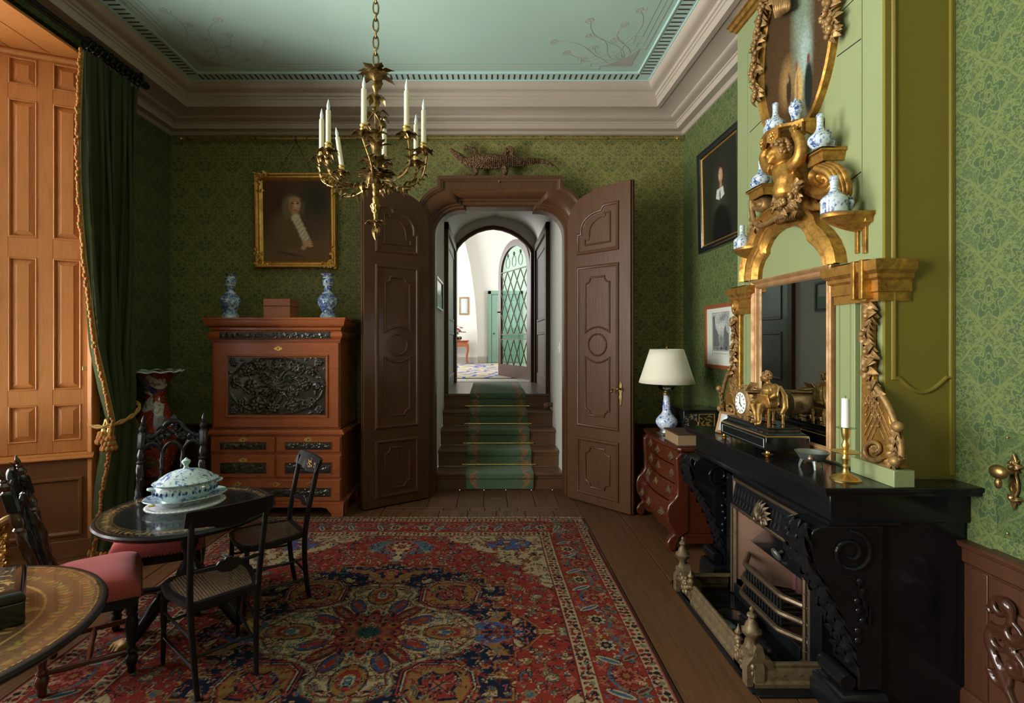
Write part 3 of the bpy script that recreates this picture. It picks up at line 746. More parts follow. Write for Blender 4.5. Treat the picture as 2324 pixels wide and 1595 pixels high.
MB().tube([(XB + .01, b_.y, b_.z), (XB - .06, b_.y - .01, b_.z), (XB - .085, b_.y - .04, b_.z - .005)], [.026, .028, .03], 12).ell((XB - .085, b_.y - .05, b_.z - .008), .032).build('rail', M['stair'], t, True)
# ---------------------------------------------------------------- passage
mb = MB().box(XA - .12, XA, 5.14, 7.95, -.05, 3.4); S(mb.build('wall_passage_left', M['plaster'], ang=None))
mb = MB().box(XB, XB + .12, 5.14, 7.95, -.05, 3.4); S(mb.build('wall_passage_right', M['plaster'], ang=None))
def vault(n=12):
    xm = (XA + XB) / 2; h = (XB - XA) / 2; return [(xm - h * cos(pi * i / (2 * n)), 2.90 + .46 * sin(pi * i / (2 * n)) ** .9) for i in range(n)] + [(xm, 3.385)] + [(xm + h * cos(pi * (n - 1 - i) / (2 * n)), 2.90 + .46 * sin(pi * (n - 1 - i) / (2 * n)) ** .9) for i in range(n)]
vp = vault(); mb = MB().loft([[(x, y, z) for x, z in vp] + [(x, y, z + .1) for x, z in vp[::-1]] for y in (5.15, 7.95)])
S(mb.build('ceiling_passage', M['plaster'], ang=50))
MB_ = MB().box(XA - .1, XB + .1, 5.05, 5.13, 2.90, 3.6); S(MB_.build('wall_passage_lintel', M['plaster'], ang=None))
YA = 7.90
ar = [P(1030, 866, YA)] + [P(*q, YA) for q in [(1030, 572), (1034, 560), (1046, 546), (1062, 533), (1082, 522), (1102, 516), (1120, 514), (1140, 517), (1160, 524), (1178, 534), (1194, 548), (1206, 562), (1210, 574)]] + [P(1210, 866, YA)]
ar[0].z = ar[-1].z = .85
outr = []
for p in ar:
    outr.append(Vector((XA - .02 if p.x < XM - .3 else (XB + .02 if p.x > XM + .35 else p.x), YA, p.z if p.z < 2.8 else 3.45)))
mb = MB().loft([[(p.x, YA, p.z), (q.x, YA, q.z), (q.x, YA + .1, q.z), (p.x, YA + .1, p.z)] for p, q in zip(ar, outr)])
S(mb.build('wall_passage_end', M['plaster'], ang=None))
fr = [(p.x, p.z) for p in ar][::-1]
S(MB().sweep(fr, [(-.012, .0), (-.012, .03), (.035, .03), (.045, .012), (.05, .0)], BACK(YA), closed=False).build('trim_7', M['door'], ang=40))
# side doors of the landing
for nm, x, sg, lab in (('door_3', XA, 1, 'dark panelled side door on the landing beside the small framed picture'), ('door_4', XB, -1, 'dark panelled side door on the landing beside the light switch')):
    t = thing(nm, lab, 'x', (x, 7.05, .85)); del t['category']; S(t)
    MB().box(min(x, x + sg * .05), max(x, x + sg * .05), 6.24, 6.34, .85, 2.92).box(min(x, x + sg * .05), max(x, x + sg * .05), 7.76, 7.86, .85, 2.92).box(min(x, x + sg * .05), max(x, x + sg * .05), 6.24, 7.86, 2.82, 2.92).build('casing', M['door'], t, True, bevel=.008)
    MB().box(min(x, x + sg * .02), max(x, x + sg * .02), 6.34, 7.76, .85, 2.82).build('leaf', M['dado'], t, True, bevel=.004)
    for z0, z1 in ((.98, 1.6), (1.75, 2.7)): MB().sweep([(6.5, z0), (7.6, z0), (7.6, z1), (6.5, z1)], [(0, 0), (.01, .012), (.03, .012), (.04, 0)], (lambda a, b, q, x=x, sg=sg: (x + sg * (.02 + q), a, b))).build('panel_moulding', M['dado'], t, True)
# ---------------------------------------------------------------- hall beyond
S(MB().box(-3.6, 3.3, 7.95, 14.6, .74, .845).build('floor_hall', M['tile'], ang=None))
for i in range(9): MB().box(-1.6 + .42 * i, -1.6 + .42 * i + .41, 7.99, 8.56, .845, .85).build('tile', M['tile'], bpy.data.objects['floor_hall'], bevel=.003, ang=None)
S(MB().box(-3.6, 3.3, 14.4, 14.6, .8, 4.9).build('wall_hall_back', M['plaster'], ang=None))
S(MB().box(-3.7, -3.5, 7.9, 14.6, .8, 4.9).build('wall_hall_left', M['plaster'], ang=None))
S(MB().box(3.2, 3.4, 7.9, 14.6, .8, 4.9).build('wall_hall_right', M['plaster'], ang=None))
S(MB().box(-3.7, XA - .1, 7.95, 8.05, .8, 4.9).box(XB + .1, 3.4, 7.95, 8.05, .8, 4.9).box(-.7, .9, 7.95, 8.05, 3.42, 4.9).build('wall_hall_front', M['plaster'], ang=None))
S(MB().box(-3.7, 3.4, 7.9, 14.6, 4.8, 4.95).build('ceiling_hall', M['plaster'], ang=None))
cu = [P(*q, 14.0) for q in [(1083, 825), (1083, 760), (1081, 720), (1078, 680), (1073, 640), (1067, 600), (1058, 560), (1046, 520), (1030, 485)]]
poly = [(-3.5, .85)] + [(p.x, max(p.z, .85)) for p in cu] + [(-1.6, 4.85), (-3.5, 4.85)]
S(MB().prism(poly, lambda a, b, q: (a, q, b), 14.0, 14.45).build('wall_hall_pier', M['plaster'], ang=30))
S(MB().box(-.30, -.02, 14.37, 14.41, .85, 1.02).box(-3.4, P(1083, 800, 14).x, 13.97, 14.01, .85, 1.02).build('baseboard_hall', M['tile'], bevel=.004))
t = thing('door_5', 'pale green painted door at the back of the hall', 'x', (.35, 14.36, .85)); del t['category']; S(t)
x0, x1 = P(1107, 800, 14.38).x, P(1107, 800, 14.38).x + .98; zt = P(1107, 660, 14.38).z
MB().box(x0, x0 + .10, 14.33, 14.4, .85, zt).box(x1 - .1, x1, 14.33, 14.4, .85, zt).box(x0, x1, 14.33, 14.4, zt - .10, zt).build('casing', M['hallgreen'], t, True, bevel=.01)
MB().box(x0 + .11, x1 - .11, 14.355, 14.395, .87, zt - .11).build('leaf', M['hallgreen'], t, True, bevel=.004)
MB().sweep(rect(x0 + .24, x1 - .24, 1.05, zt - .25), [(0, 0), (.012, .012), (.03, .0)], BACK(14.355)).build('panel_moulding', M['hallgreen'], t, True)
MB().ell((x0 + .17, 14.33, 1.66), .022).build('knob', M['iron'], t, True)
# glazed leaf
hx, hy = P(1205, 865, 8.06).x, 8.06; ox, oy = P(1133, 853, 9.2).x, 9.2
d = Vector((ox - hx, oy - hy)); wl = d.length; d.normalize(); nr = Vector((-d.y, d.x)); nr = nr if nr.y < 0 else -nr
mpg = lambda a, b, q: (hx + d.x * a + nr.x * q, hy + d.y * a + nr.y * q, b)
t = thing('door_6', 'half open glazed hall door with diamond lattice and pointed top', 'x', (hx, hy, .85)); del t['category']; S(t)
zb, zs, za = .86, 2.60, 3.16
lance = lambda ins: [(ins, zb + ins), (wl - ins, zb + ins), (wl - ins, zs)] + [(wl - ins - (wl / 2 - ins) * (1 - cos(i / 8 * pi / 2)), zs + (za - zs - ins) * sin(i / 8 * pi / 2) ** .9) for i in range(1, 8)] + [(wl / 2, za - ins)] + [(ins + (wl / 2 - ins) * (1 - cos(i / 8 * pi / 2)), zs + (za - zs - ins) * sin(i / 8 * pi / 2) ** .9) for i in range(7, 0, -1)] + [(ins, zs)]
la, lb = lance(0), lance(.11); lb = [(a, b if b > 1.0 else 1.07) for a, b in lb]
mb = MB().loft([[mpg(*p, -.02), mpg(*q, -.02), mpg(*q, .02), mpg(*p, .02)] for p, q in zip(la, lb)], loop=True); mb.build('stile_frame', M['door'], t, True, ang=30)
MB().prism(lance(.10), mpg, -.003, .003).build('pane', M['glass_green'], t, True, ang=30)
mb = MB()
for z in (1.50, 1.585, 2.66): mb.obox(mpg(wl / 2, z, 0), (wl - .2, .03, .016), Matrix.Rotation(atan2(d.y, d.x), 3, 'Z'))
mb.build('cross_bar', M['door'], t, True)
cells = 4; cw = (wl - .22) / cells
def bars(z0, z1, rows):
    hh = (z1 - z0) / rows
    for sgn in (1, -1):
        for k in range(-rows, cells + rows):
            # one lattice bar, clipped to the pane
            xa = k * cw; pts = []
            for s_ in range(2 * rows + 1):
                x = xa + sgn * s_ * cw / 2; z = z0 + s_ * hh / 2
                if -1e-6 <= x <= cells * cw + 1e-6: pts.append((x, z))
            if len(pts) >= 2:
                a, b = pts[0], pts[-1]; MB().tube([mpg(.11 + a[0], a[1], .007 + .002 * sgn), mpg(.11 + b[0], b[1], .007 + .002 * sgn)], .0085, 6).build('lattice_bar', M['door'], t, True)
bars(1.585, 2.66, 3); bars(1.07, 1.50, 1)
mb = MB()
for i in range(3):
    cxx = wl * (.3 + .2 * i); mb.tube([mpg(cxx + .075 * cos(a), 2.80 + .09 * sin(a), 0) for a in lin(0, 2 * pi, 14)], .007, 5); mb.ell(mpg(cxx, 2.93, 0), (.02, .02, .035))
mb.build('tracery', M['hallgreen'], t, True)
mb = MB()
for i in range(14):
    mb.tube([mpg(.11 + (wl - .22) * (i + .5) / 14 + .022 * cos(a), 1.543 + .034 * sin(a), 0) for a in lin(0, 2 * pi, 8)], .003, 4)
mb.build('pierced_strip', M['hallgreen'], t, True)
MB().tube([mpg(wl - .05, 1.98, .02), mpg(wl - .05, 1.98, .08), mpg(wl - .15, 1.97, .085)], .012, 6).build('handle', M['iron'], t, True)
# ================================================================ window embrasure (left)
EC = Vector((-2.77, 3.63)); ED = Vector((-.9138, -.4062)); EN = Vector((.4062, -.9138))
EM = lambda a, b, t: (EC.x + ED.x * a + EN.x * t, EC.y + ED.y * a + EN.y * t, b)
def EA(px, py):
    m = (px - CX) / FX; a = (m * EC.y - EC.x) / (ED.x - m * ED.y); Y = EC.y + ED.y * a
    return a, HE - (py - CY) * Y / FX
S(MB().prism([(0, .0), (1.05, 0), (1.05, 3.52), (0, 3.52)], EM, -.10, -.03).build('wall_embrasure', M['oak_dark'], ang=None))
S(MB().box(-2.79, -2.755, 3.60, 3.68, 0, 3.5).box(-3.08, -2.79, 3.62, 3.68, 0, 3.5).build('trim_8', M['oak'], bevel=.006))
t = thing('window_shutter', 'tall panelled honey oak shutter folded back beside the green curtain', 'shutter', EM(.45, .72, 0))
a0, zt = EA(207, 125); a1 = .98; zb = .722; zt = 3.425
colsA = [(EA(185, 500)[0], EA(120, 500)[0]), (EA(85, 500)[0], EA(18, 500)[0])]
wA = colsA[1][1] - colsA[1][0]; gap = colsA[1][0] - colsA[0][1]
colsA += [(colsA[1][1] + gap, colsA[1][1] + gap + wA), (colsA[1][1] + 2 * gap + wA, colsA[1][1] + 2 * gap + 2 * wA)]
zr = [(EA(150, 1000)[1], EA(150, 917)[1]), (EA(150, 884)[1], EA(150, 588)[1]), (EA(150, 545)[1], EA(150, 240)[1]), (EA(150, 208)[1], EA(150, 148)[1])]
a1 = colsA[-1][1] + .04
MB().prism([(a0, zb), (a1, zb), (a1, zt), (a0, zt)], EM, -.03, -.022).build('backing', M['oak'], t, True, ang=None)
xs = [a0] + [v for c in colsA for v in c] + [a1]
for i in range(0, len(xs), 2): MB().prism([(xs[i], zb), (xs[i + 1], zb), (xs[i + 1], zt), (xs[i], zt)], EM, -.03, 0).build('stile', M['oak'], t, True, bevel=.002, ang=None)
zz = [zb] + [v for r in zr for v in r] + [zt]
for c in colsA:
    for i in range(0, len(zz), 2): MB().prism([(c[0], zz[i]), (c[1], zz[i]), (c[1], zz[i + 1]), (c[0], zz[i + 1])], EM, -.03, -.001).build('rail', M['oak'], t, True, bevel=.002, ang=None)
    for z0, z1 in zr:
        q = [(c[0], z0), (c[1], z0), (c[1], z1), (c[0], z1)]
        mb = MB().sweep(q, [(0, 0), (.006, .004), (.012, .0), (.014, -.014), (.044, -.004), (.046, -.001)], EM)
        k = .046; mb.prism([(c[0] + k, z0 + k), (c[1] - k, z0 + k), (c[1] - k, z1 - k), (c[0] + k, z1 - k)], EM, -.02, -.001)
        mb.build('raised_panel', M['oak'], t, True, ang=25)
MB().prism([(a0 + .004, 1.285), (a0 + .05, 1.285), (a0 + .05, 1.315), (a0 + .004, 1.315)], EM, 0, .004).build('latch', M['brass'], t, True, bevel=.002)
t = thing('embrasure_dado', 'brown oak panelled dado below the shutter', 'panelling', EM(.5, 0, 0))
MB().prism([(-.012, 0), (1.05, 0), (1.05, .68), (-.012, .68)], EM, -.03, .012).build('board', M['oak_dark'], t, True, bevel=.003)
MB().sweep([(1.05, .70), (-.012, .70)], [(-.02, .0), (-.02, .02), (-.012, .034), (.0, .036), (.010, .050), (.018, .050), (.018, -.03), (-.02, -.03)], EM, closed=False).build('cap_rail', M['oak'], t, True)
MB().prism([(-.012, 0), (1.05, 0), (1.05, .12), (-.012, .12)], EM, .012, .028).build('plinth', M['oak_dark'], t, True, bevel=.004)
pa0 = EA(190, 1100)[0]; zp = (EA(150, 1215)[1], EA(150, 1082)[1])
MB().sweep(rect(pa0, pa0 + .62, *zp), [(0, 0), (.006, .014), (.018, .016), (.026, .004), (.03, .0)], lambda a, b, q: EM(a, b, q + .012)).build('panel_moulding', M['oak_dark'], t, True, ang=30)
MB().tube([EM(-.02, 3.415, .012), EM(1.05, 3.415, .012)], .022, 10).build('bead', M['oak'], bpy.data.objects['window_shutter'], True)
sf = S(MB().box(-3.9, -2.775, .7, 3.68, 3.45, 3.453).build('ceiling_embrasure', M['gap'], ang=None))
for i in range(5): MB().box(-2.765 - .2 * (i + 1) + .002, -2.765 - .2 * i - .002, .75, 3.66, 3.432, 3.45).build('plank', M['oak'], sf, bevel=.003, ang=None)
# windows: frame, glazing bars and panes, out of frame to the left but the room's light
def window(n, y0, y1):
    w = S(MB().sweep(rect(y0, y1, .75, 3.45), [(0, -.05), (0, .05), (.07, .05), (.07, -.05)], lambda a, b, q: (-3.60 + q, a, b)).build('window_%d' % n, M['white'], ang=30))
    k = MB(); 
    for i in (1, 2): k.box(-3.61, -3.585, y0 + (y1 - y0) * i / 3 - .016, y0 + (y1 - y0) * i / 3 + .016, .8, 3.4)
    for i in (1, 2, 3, 4): k.box(-3.61, -3.585, y0 + .05, y1 - .05, .75 + 2.7 * i / 5 - .014, .75 + 2.7 * i / 5 + .014)
    k.build('glazing_bar', M['white'], w)
    for i in range(3):
        for j in range(5): MB().box(-3.602, -3.598, y0 + (y1 - y0) * i / 3 + .014, y0 + (y1 - y0) * (i + 1) / 3 - .014, .75 + .54 * j + .012, .75 + .54 * (j + 1) - .012).build('pane', M['glass'], w, ang=None)
window(1, 1.16, 3.24); window(2, -.86, .70)
S(MB().box(-3.62, -2.79, .80, .90, 0, 3.52).box(-3.62, -2.79, .70, .76, .75, 3.5).box(-3.62, -2.79, -.92, -.86, .75, 3.5).box(-3.62, -2.79, -.92, .76, 3.45, 3.5).box(-3.62, -2.79, -.92, .76, .68, .75).box(-3.64, -3.55, .85, 3.3, 0, .75).box(-3.64, -3.56, 3.24, 3.32, .7, 3.5).box(-3.64, -3.56, .86, 1.16, .7, 3.5).build('wall_embrasure_near', M['oak_dark'], ang=None))
# ---------------------------------------------------------------- curtain
XCU = -2.715
zs = [.025, .25, .5, .72, .93, 1.15, 1.5, 2.0, 2.6, 3.1, 3.42]
n0 = [3.60, 3.62, 3.635, 3.65, 3.672, 3.635, 3.60, 3.565, 3.53, 3.505, 3.495]
n1 = [3.86, 3.85, 3.86, 3.87, 3.87, 3.90, 3.93, 3.96, 3.99, 4.01, 4.025]
am = [.07, .065, .06, .05, .03, .04, .045, .045, .045, .04, .035]
n0 = [y * .988 for y in n0]; n1 = [y * .988 for y in n1]
def it(arr, z): return float(np.interp(z, zs, arr))
def cur(u, v):
    z = .025 + (3.40) * v; y0, y1 = it(n0, z), it(n1, z); a = it(am, z)
    x = XCU + a * sin(2 * pi * 6.5 * u + .6 * sin(2 * z)) + .02 * sin(13 * u + z * 1.7) + (.03 if z < .9 else 0) * u
    if abs(z - .93) < .5: x += .05 * (1 - abs(z - .93) / .5)
    return (x, y0 + (y1 - y0) * u + .012 * sin(2 * pi * 13 * u), z)
t = thing('green_curtain', 'green velvet curtain with orange tufted fringe tied back at the window', 'curtain', (XCU, 3.8, .02))
o = MB().grid(150, 60, cur).build('drape', M['velvet'], t, True, ang=180)
o.modifiers.new('thick', 'SOLIDIFY').thickness = .012
mb = MB(); r = random.Random(3)
for i in range(150):
    v = i / 149; p = Vector(cur(0, v)); q = p + Vector((.012 + r.uniform(-.006, .006), -.028 + r.uniform(-.006, .006), -.008))
    mb.ell(q, (.012, .013, .017), 6, 5)
for i in range(60):
    p = Vector(cur(i / 59 * .9, 0)); mb.ell(p + Vector((.012, -.02, .0)), (.013, .013, .02), 6, 5)
fo = mb.build('fringe', M['fringe'], t, True, ang=180); fo['kind'] = 'stuff'
mb = MB()
for k in (0, 1): mb.tube([Vector(cur(0, v)) + Vector((.014 - .008 * k, -.004 - .006 * k, 0)) for v in lin(0, 1, 60)], .0055, 6)
mb.build('braid', M['rope'], t, True)
t = thing('curtain_tieback', 'twisted gold cord tieback with two tufted tassels on the green curtain', 'tieback', (-2.68, 3.7, .93))
ring = [Vector((XCU + .02 + .145 * cos(a), 3.735 + .15 * sin(a), .935 + .07 * sin(a) + .03)) for a in lin(-pi * 1.02, pi * .98, 40)]
mb = MB()
for k in range(2): mb.tube([p + Vector((.008 * cos(i * 1.1 + k * pi), 0, .008 * sin(i * 1.1 + k * pi))) for i, p in enumerate(ring)], .0095, 6)
mb.build('cord', M['rope'], t, True)
for (px, py0, py1) in ((236, 955, 1005), (247, 958, 1022)):
    p = P(px, py0, 3.60); q = P(px - 2, py1, 3.58); L = p.z - q.z
    MB().tube([P(240, 950, 3.6), p + Vector((0, 0, -L * .2))], .007, 6).lathe([(.006, -L * .15), (.016, -L * .35), (.020, -L * .5), (.026, -L * .56), (.012, -L * .6)], p, 12).build('tassel_head', M['brass'], t, True)
    mb = MB()
    for i in range(10):
        for j in range(3): mb.ell((p.x + .036 * cos(i * .63 + j) * (.7 + .2 * j), p.y + .036 * sin(i * .63 + j) * (.7 + .2 * j), p.z - L * (.60 + .17 * j)), (.016, .016, .022), 6, 5)
    mb.build('tassel_skirt', M['fringe'], t, True, ang=180)
t = thing('curtain_rod', 'dark iron curtain rod with rings under the cornice', 'curtain rod', (XCU, 3.6, 3.50))
MB().tube([(XCU, 1.0, 3.51), (XCU, 4.09, 3.51)], .021, 12).build('rod', M['iron'], t, True)
MB().lathe([(.024, 0), (.028, .01), (.028, .03), (.022, .045), (.0, .05)], n=14, M=Matrix.Translation((XCU, 4.08, 3.51)) @ Matrix.Rotation(-pi / 2, 4, 'X')).build('finial', M['iron'], t, True)
for i in range(11):
    y = 3.50 + .052 * i
    MB().tube([(XCU + .034 * cos(a), y + .006 * sin(a * 2), 3.505 + .038 * sin(a)) for a in lin(0, 2 * pi * 19 / 20, 19)], .006, 6, loop=True).tube([(XCU, y, 3.468), (XCU, y, 3.44)], .005, 5).build('ring', M['iron'], t, True)
MB().tube([(XCU, 4.05, 3.51), (XCU, 4.05, 3.585)], .012, 8).build('bracket', M['iron'], t, True)

# ================================================================ chimney breast
XC, Y0C, Y1C = 1.605, 2.095, 3.332
BR = lambda px, py, off=0.0: PXW(px, py, XC - off)
br2 = lambda px, py, off=0.0: (BR(px, py, off).y, BR(px, py, off).z)
cb = S(MB().box(XC, XR + .01, Y0C + .012, Y1C, .80, 3.60).build('wall_chimney', M['green'], ang=None))
sd = MB().box(XC + .001, XR, Y0C, Y0C + .013, .80, 3.585).build('side_panel', M['green_shaded'], cb, ang=None)
BS = lambda a, b, t: (a, Y0C - t, b)
zq = P(2075, 885, Y0C).z; xs0, xs1 = P(2028, 800, Y0C).x, P(2158, 800, Y0C).x
pth = [(xs1, 3.40), (xs0, 3.40), (xs0, zq + .05), (xs0 + .02, zq + .05)] + [(xs0 + .02 + (xs1 - xs0 - .04) * i / 12, zq + .05 - .06 * sin(pi * i / 12)) for i in range(1, 12)] + [(xs1 - .02, zq + .05), (xs1, zq + .05)]
MB().sweep(pth[::-1], [(-.008, 0), (-.005, .007), (0, .009), (.006, .006), (.009, 0)], BS).build('panel_moulding', M['green_shaded'], cb, ang=40)
MB().box(XR - .02, XR, Y0C - .008, Y0C + .004, .95, 3.5).build('corner_bead', M['green_shaded'], cb, bevel=.003)
# green front: grooves and panel lines
gm = [(-.005, 0), (-.003, .005), (.003, .005), (.005, 0)]
def fline(pxs, off=.0, name='panel_moulding', closed=False): MB().sweep([br2(*q, off) for q in pxs], gm, RIGHT(XC - off), closed).build(name, M['green'], cb, ang=40)
fline([(1697, 560), (1697, 122), (1716, 98), (1720, 55), (1740, 30), (1800, -40)])
fline([(1692, 700), (1692, 560)])
for a, b in (((1900, 128), (1957, 86)), ((1702, 300), (1735, 268)), ((1908, 425), (1957, 388)), ((1698, 440), (1712, 425)), ((1908, 28), (1957, -20)), ((1720, 170), (1700, 188))):
    p, q = BR(*a), BR(*b); MB().tube([p, q], .0028, 4).build('joint', M['gap'], cb)
p, q = BR(1957, 20), BR(1957, 560); MB().box(XC - .004, XC, p.y - .0015, p.y + .0015, q.z, 3.46).build('joint', M['green'], cb)
for px in (1949, 1967):
    p, q = BR(px, 480), BR(px, 575); MB().box(XC - .012, XC, p.y - .010, p.y + .010, q.z, p.z).build('strip', M['gold'], cb, bevel=.002)
# crown moulding
zc0 = BR(1675, 68).z
MB().sweep([(XR, Y1C), (XC, Y1C), (XC, Y0C), (XR, Y0C)], [(0, zc0 - .02), (-.012, zc0 - .015), (-.02, zc0), (-.034, zc0 + .006), (-.04, zc0 + .03), (-.05, zc0 + .036), (-.05, zc0 + .044), (0, zc0 + .046)], WORLD, closed=False).build('crown_moulding', M['gold'], cb, ang=30)
MB().sweep([(XR, Y1C), (XC, Y1C), (XC, Y0C), (XR, Y0C)], [(0, zc0 + .046), (-.006, zc0 + .046), (-.006, 3.584), (0, 3.584)], WORLD, closed=False).build('frieze', M['cornice'], cb, ang=30)
# ---------------------------------------------------------------- overmantel
om = thing('overmantel', 'carved gilt overmantel around the mirror above the black fireplace', 'overmantel', (XC - .02, 2.7, .94))
def rel(name, mb, mat='gold', **kw): return mb.build(name, M[mat], om, True, **kw)
MY0, MY1, MZ1 = 2.364, 3.085, 1.845
fp = [(0, 0), (0, .040), (.008, .044), (.016, .038), (.022, .030), (.034, .030), (.040, .036), (.046, .032), (.050, .018), (.055, .012)]
mb = MB().sweep(rect(MY0, MY1, .945, MZ1), fp, RIGHT(XC)); rel('mirror_frame', mb, 'goldpaint', ang=35)
rel('mirror_glass', MB().box(XC - .016, XC - .006, MY0 + .05, MY1 - .05, .99, MZ1 - .05), 'mirror', ang=None)
# pilasters
for y0, y1 in ((2.235, MY0 - .005), (MY1 + .005, 3.20)):
    rel('pilaster', MB().box(XC - .022, XC, y0, y1, .945, 1.80), 'green', bevel=.003)
    ym = (y0 + y1) / 2; hw = (y1 - y0) * .28
    mb = MB().sweep([(ym - hw, .99), (ym + hw, .99), (ym + hw, 1.66)] + arc(ym, 1.67, hw * .75, 0, pi, 8) + [(ym - hw, 1.66)], gm, RIGHT(XC - .022)); rel('pilaster_panel', mb, 'green', ang=40)
# arch
oa = [(1690, 640), (1692, 606), (1700, 570), (1712, 543), (1717, 528), (1728, 503), (1745, 482), (1768, 466), (1795, 457), (1820, 458), (1845, 470), (1862, 490), (1868, 508), (1884, 522), (1900, 545), (1910, 570), (1914, 596)]
ia = [(1722, 634), (1724, 610), (1730, 592), (1741, 575), (1741, 565), (1750, 545), (1762, 530), (1776, 519), (1792, 513), (1808, 513), (1822, 520), (1834, 535), (1838, 550), (1852, 562), (1862, 574), (1870, 588), (1874, 604)]
oa3 = [BR(*q, .02) for q in oa]; ia3 = [BR(*q, .02) for q in ia]
apf = [(0, 0), (0, .055), (.10, .066), (.18, .050), (.24, .044), (.42, .058), (.52, .060), (.58, .044), (.64, .040), (.80, .050), (.9, .040), (1, .026), (1, 0)]
rel('arch', MB().loft([[(XC - h, a.y + (b.y - a.y) * u, a.z + (b.z - a.z) * u) for u, h in apf] for a, b in zip(oa3, ia3)], closed=False, cap=False), 'gold', ang=35)
tp = [(a.y, a.z) for a in ia3]; 
# entablature blocks
ep = [(0, 0), (.012, .0), (.012, .035), (.018, .04), (.018, .085), (.030, .095), (.030, .11), (.046, .125), (.05, .15), (.05, .165), (0, .175)]
def entab(y0, y1, z0, near):
    k = [(-.0, 0)]
    pts = [(XC, y1), (XC - .02, y1), (XC - .02, y0), (XC + (.10 if near else 0), y0)]
    if not near: pts = [(XC + .05, y1), (XC - .02, y1), (XC - .02, y0), (XC, y0)]
    mb = MB().sweep(pts, [(-d, z0 + h) for d, h in ep], WORLD, closed=False)
    mb.add([(XC - .07, y1, z0 + .17), (XC - .07, y0, z0 + .17), (XC + .05, y0, z0 + .17), (XC + .05, y1, z0 + .17)], [(0, 1, 2, 3)])
    rel('entablature', mb, 'gold', ang=30)
z0 = 1.655
entab(2.10, 2.345, z0, True); entab(3.105, 3.30, z0, False)
for px in (1948, 1967):
    y = BR(px, 600, .05).y; rel('entablature_rib', MB().box(XC - .078, XC - .02, y - .011, y + .011, z0 + .01, z0 + .172), 'gold', bevel=.004)
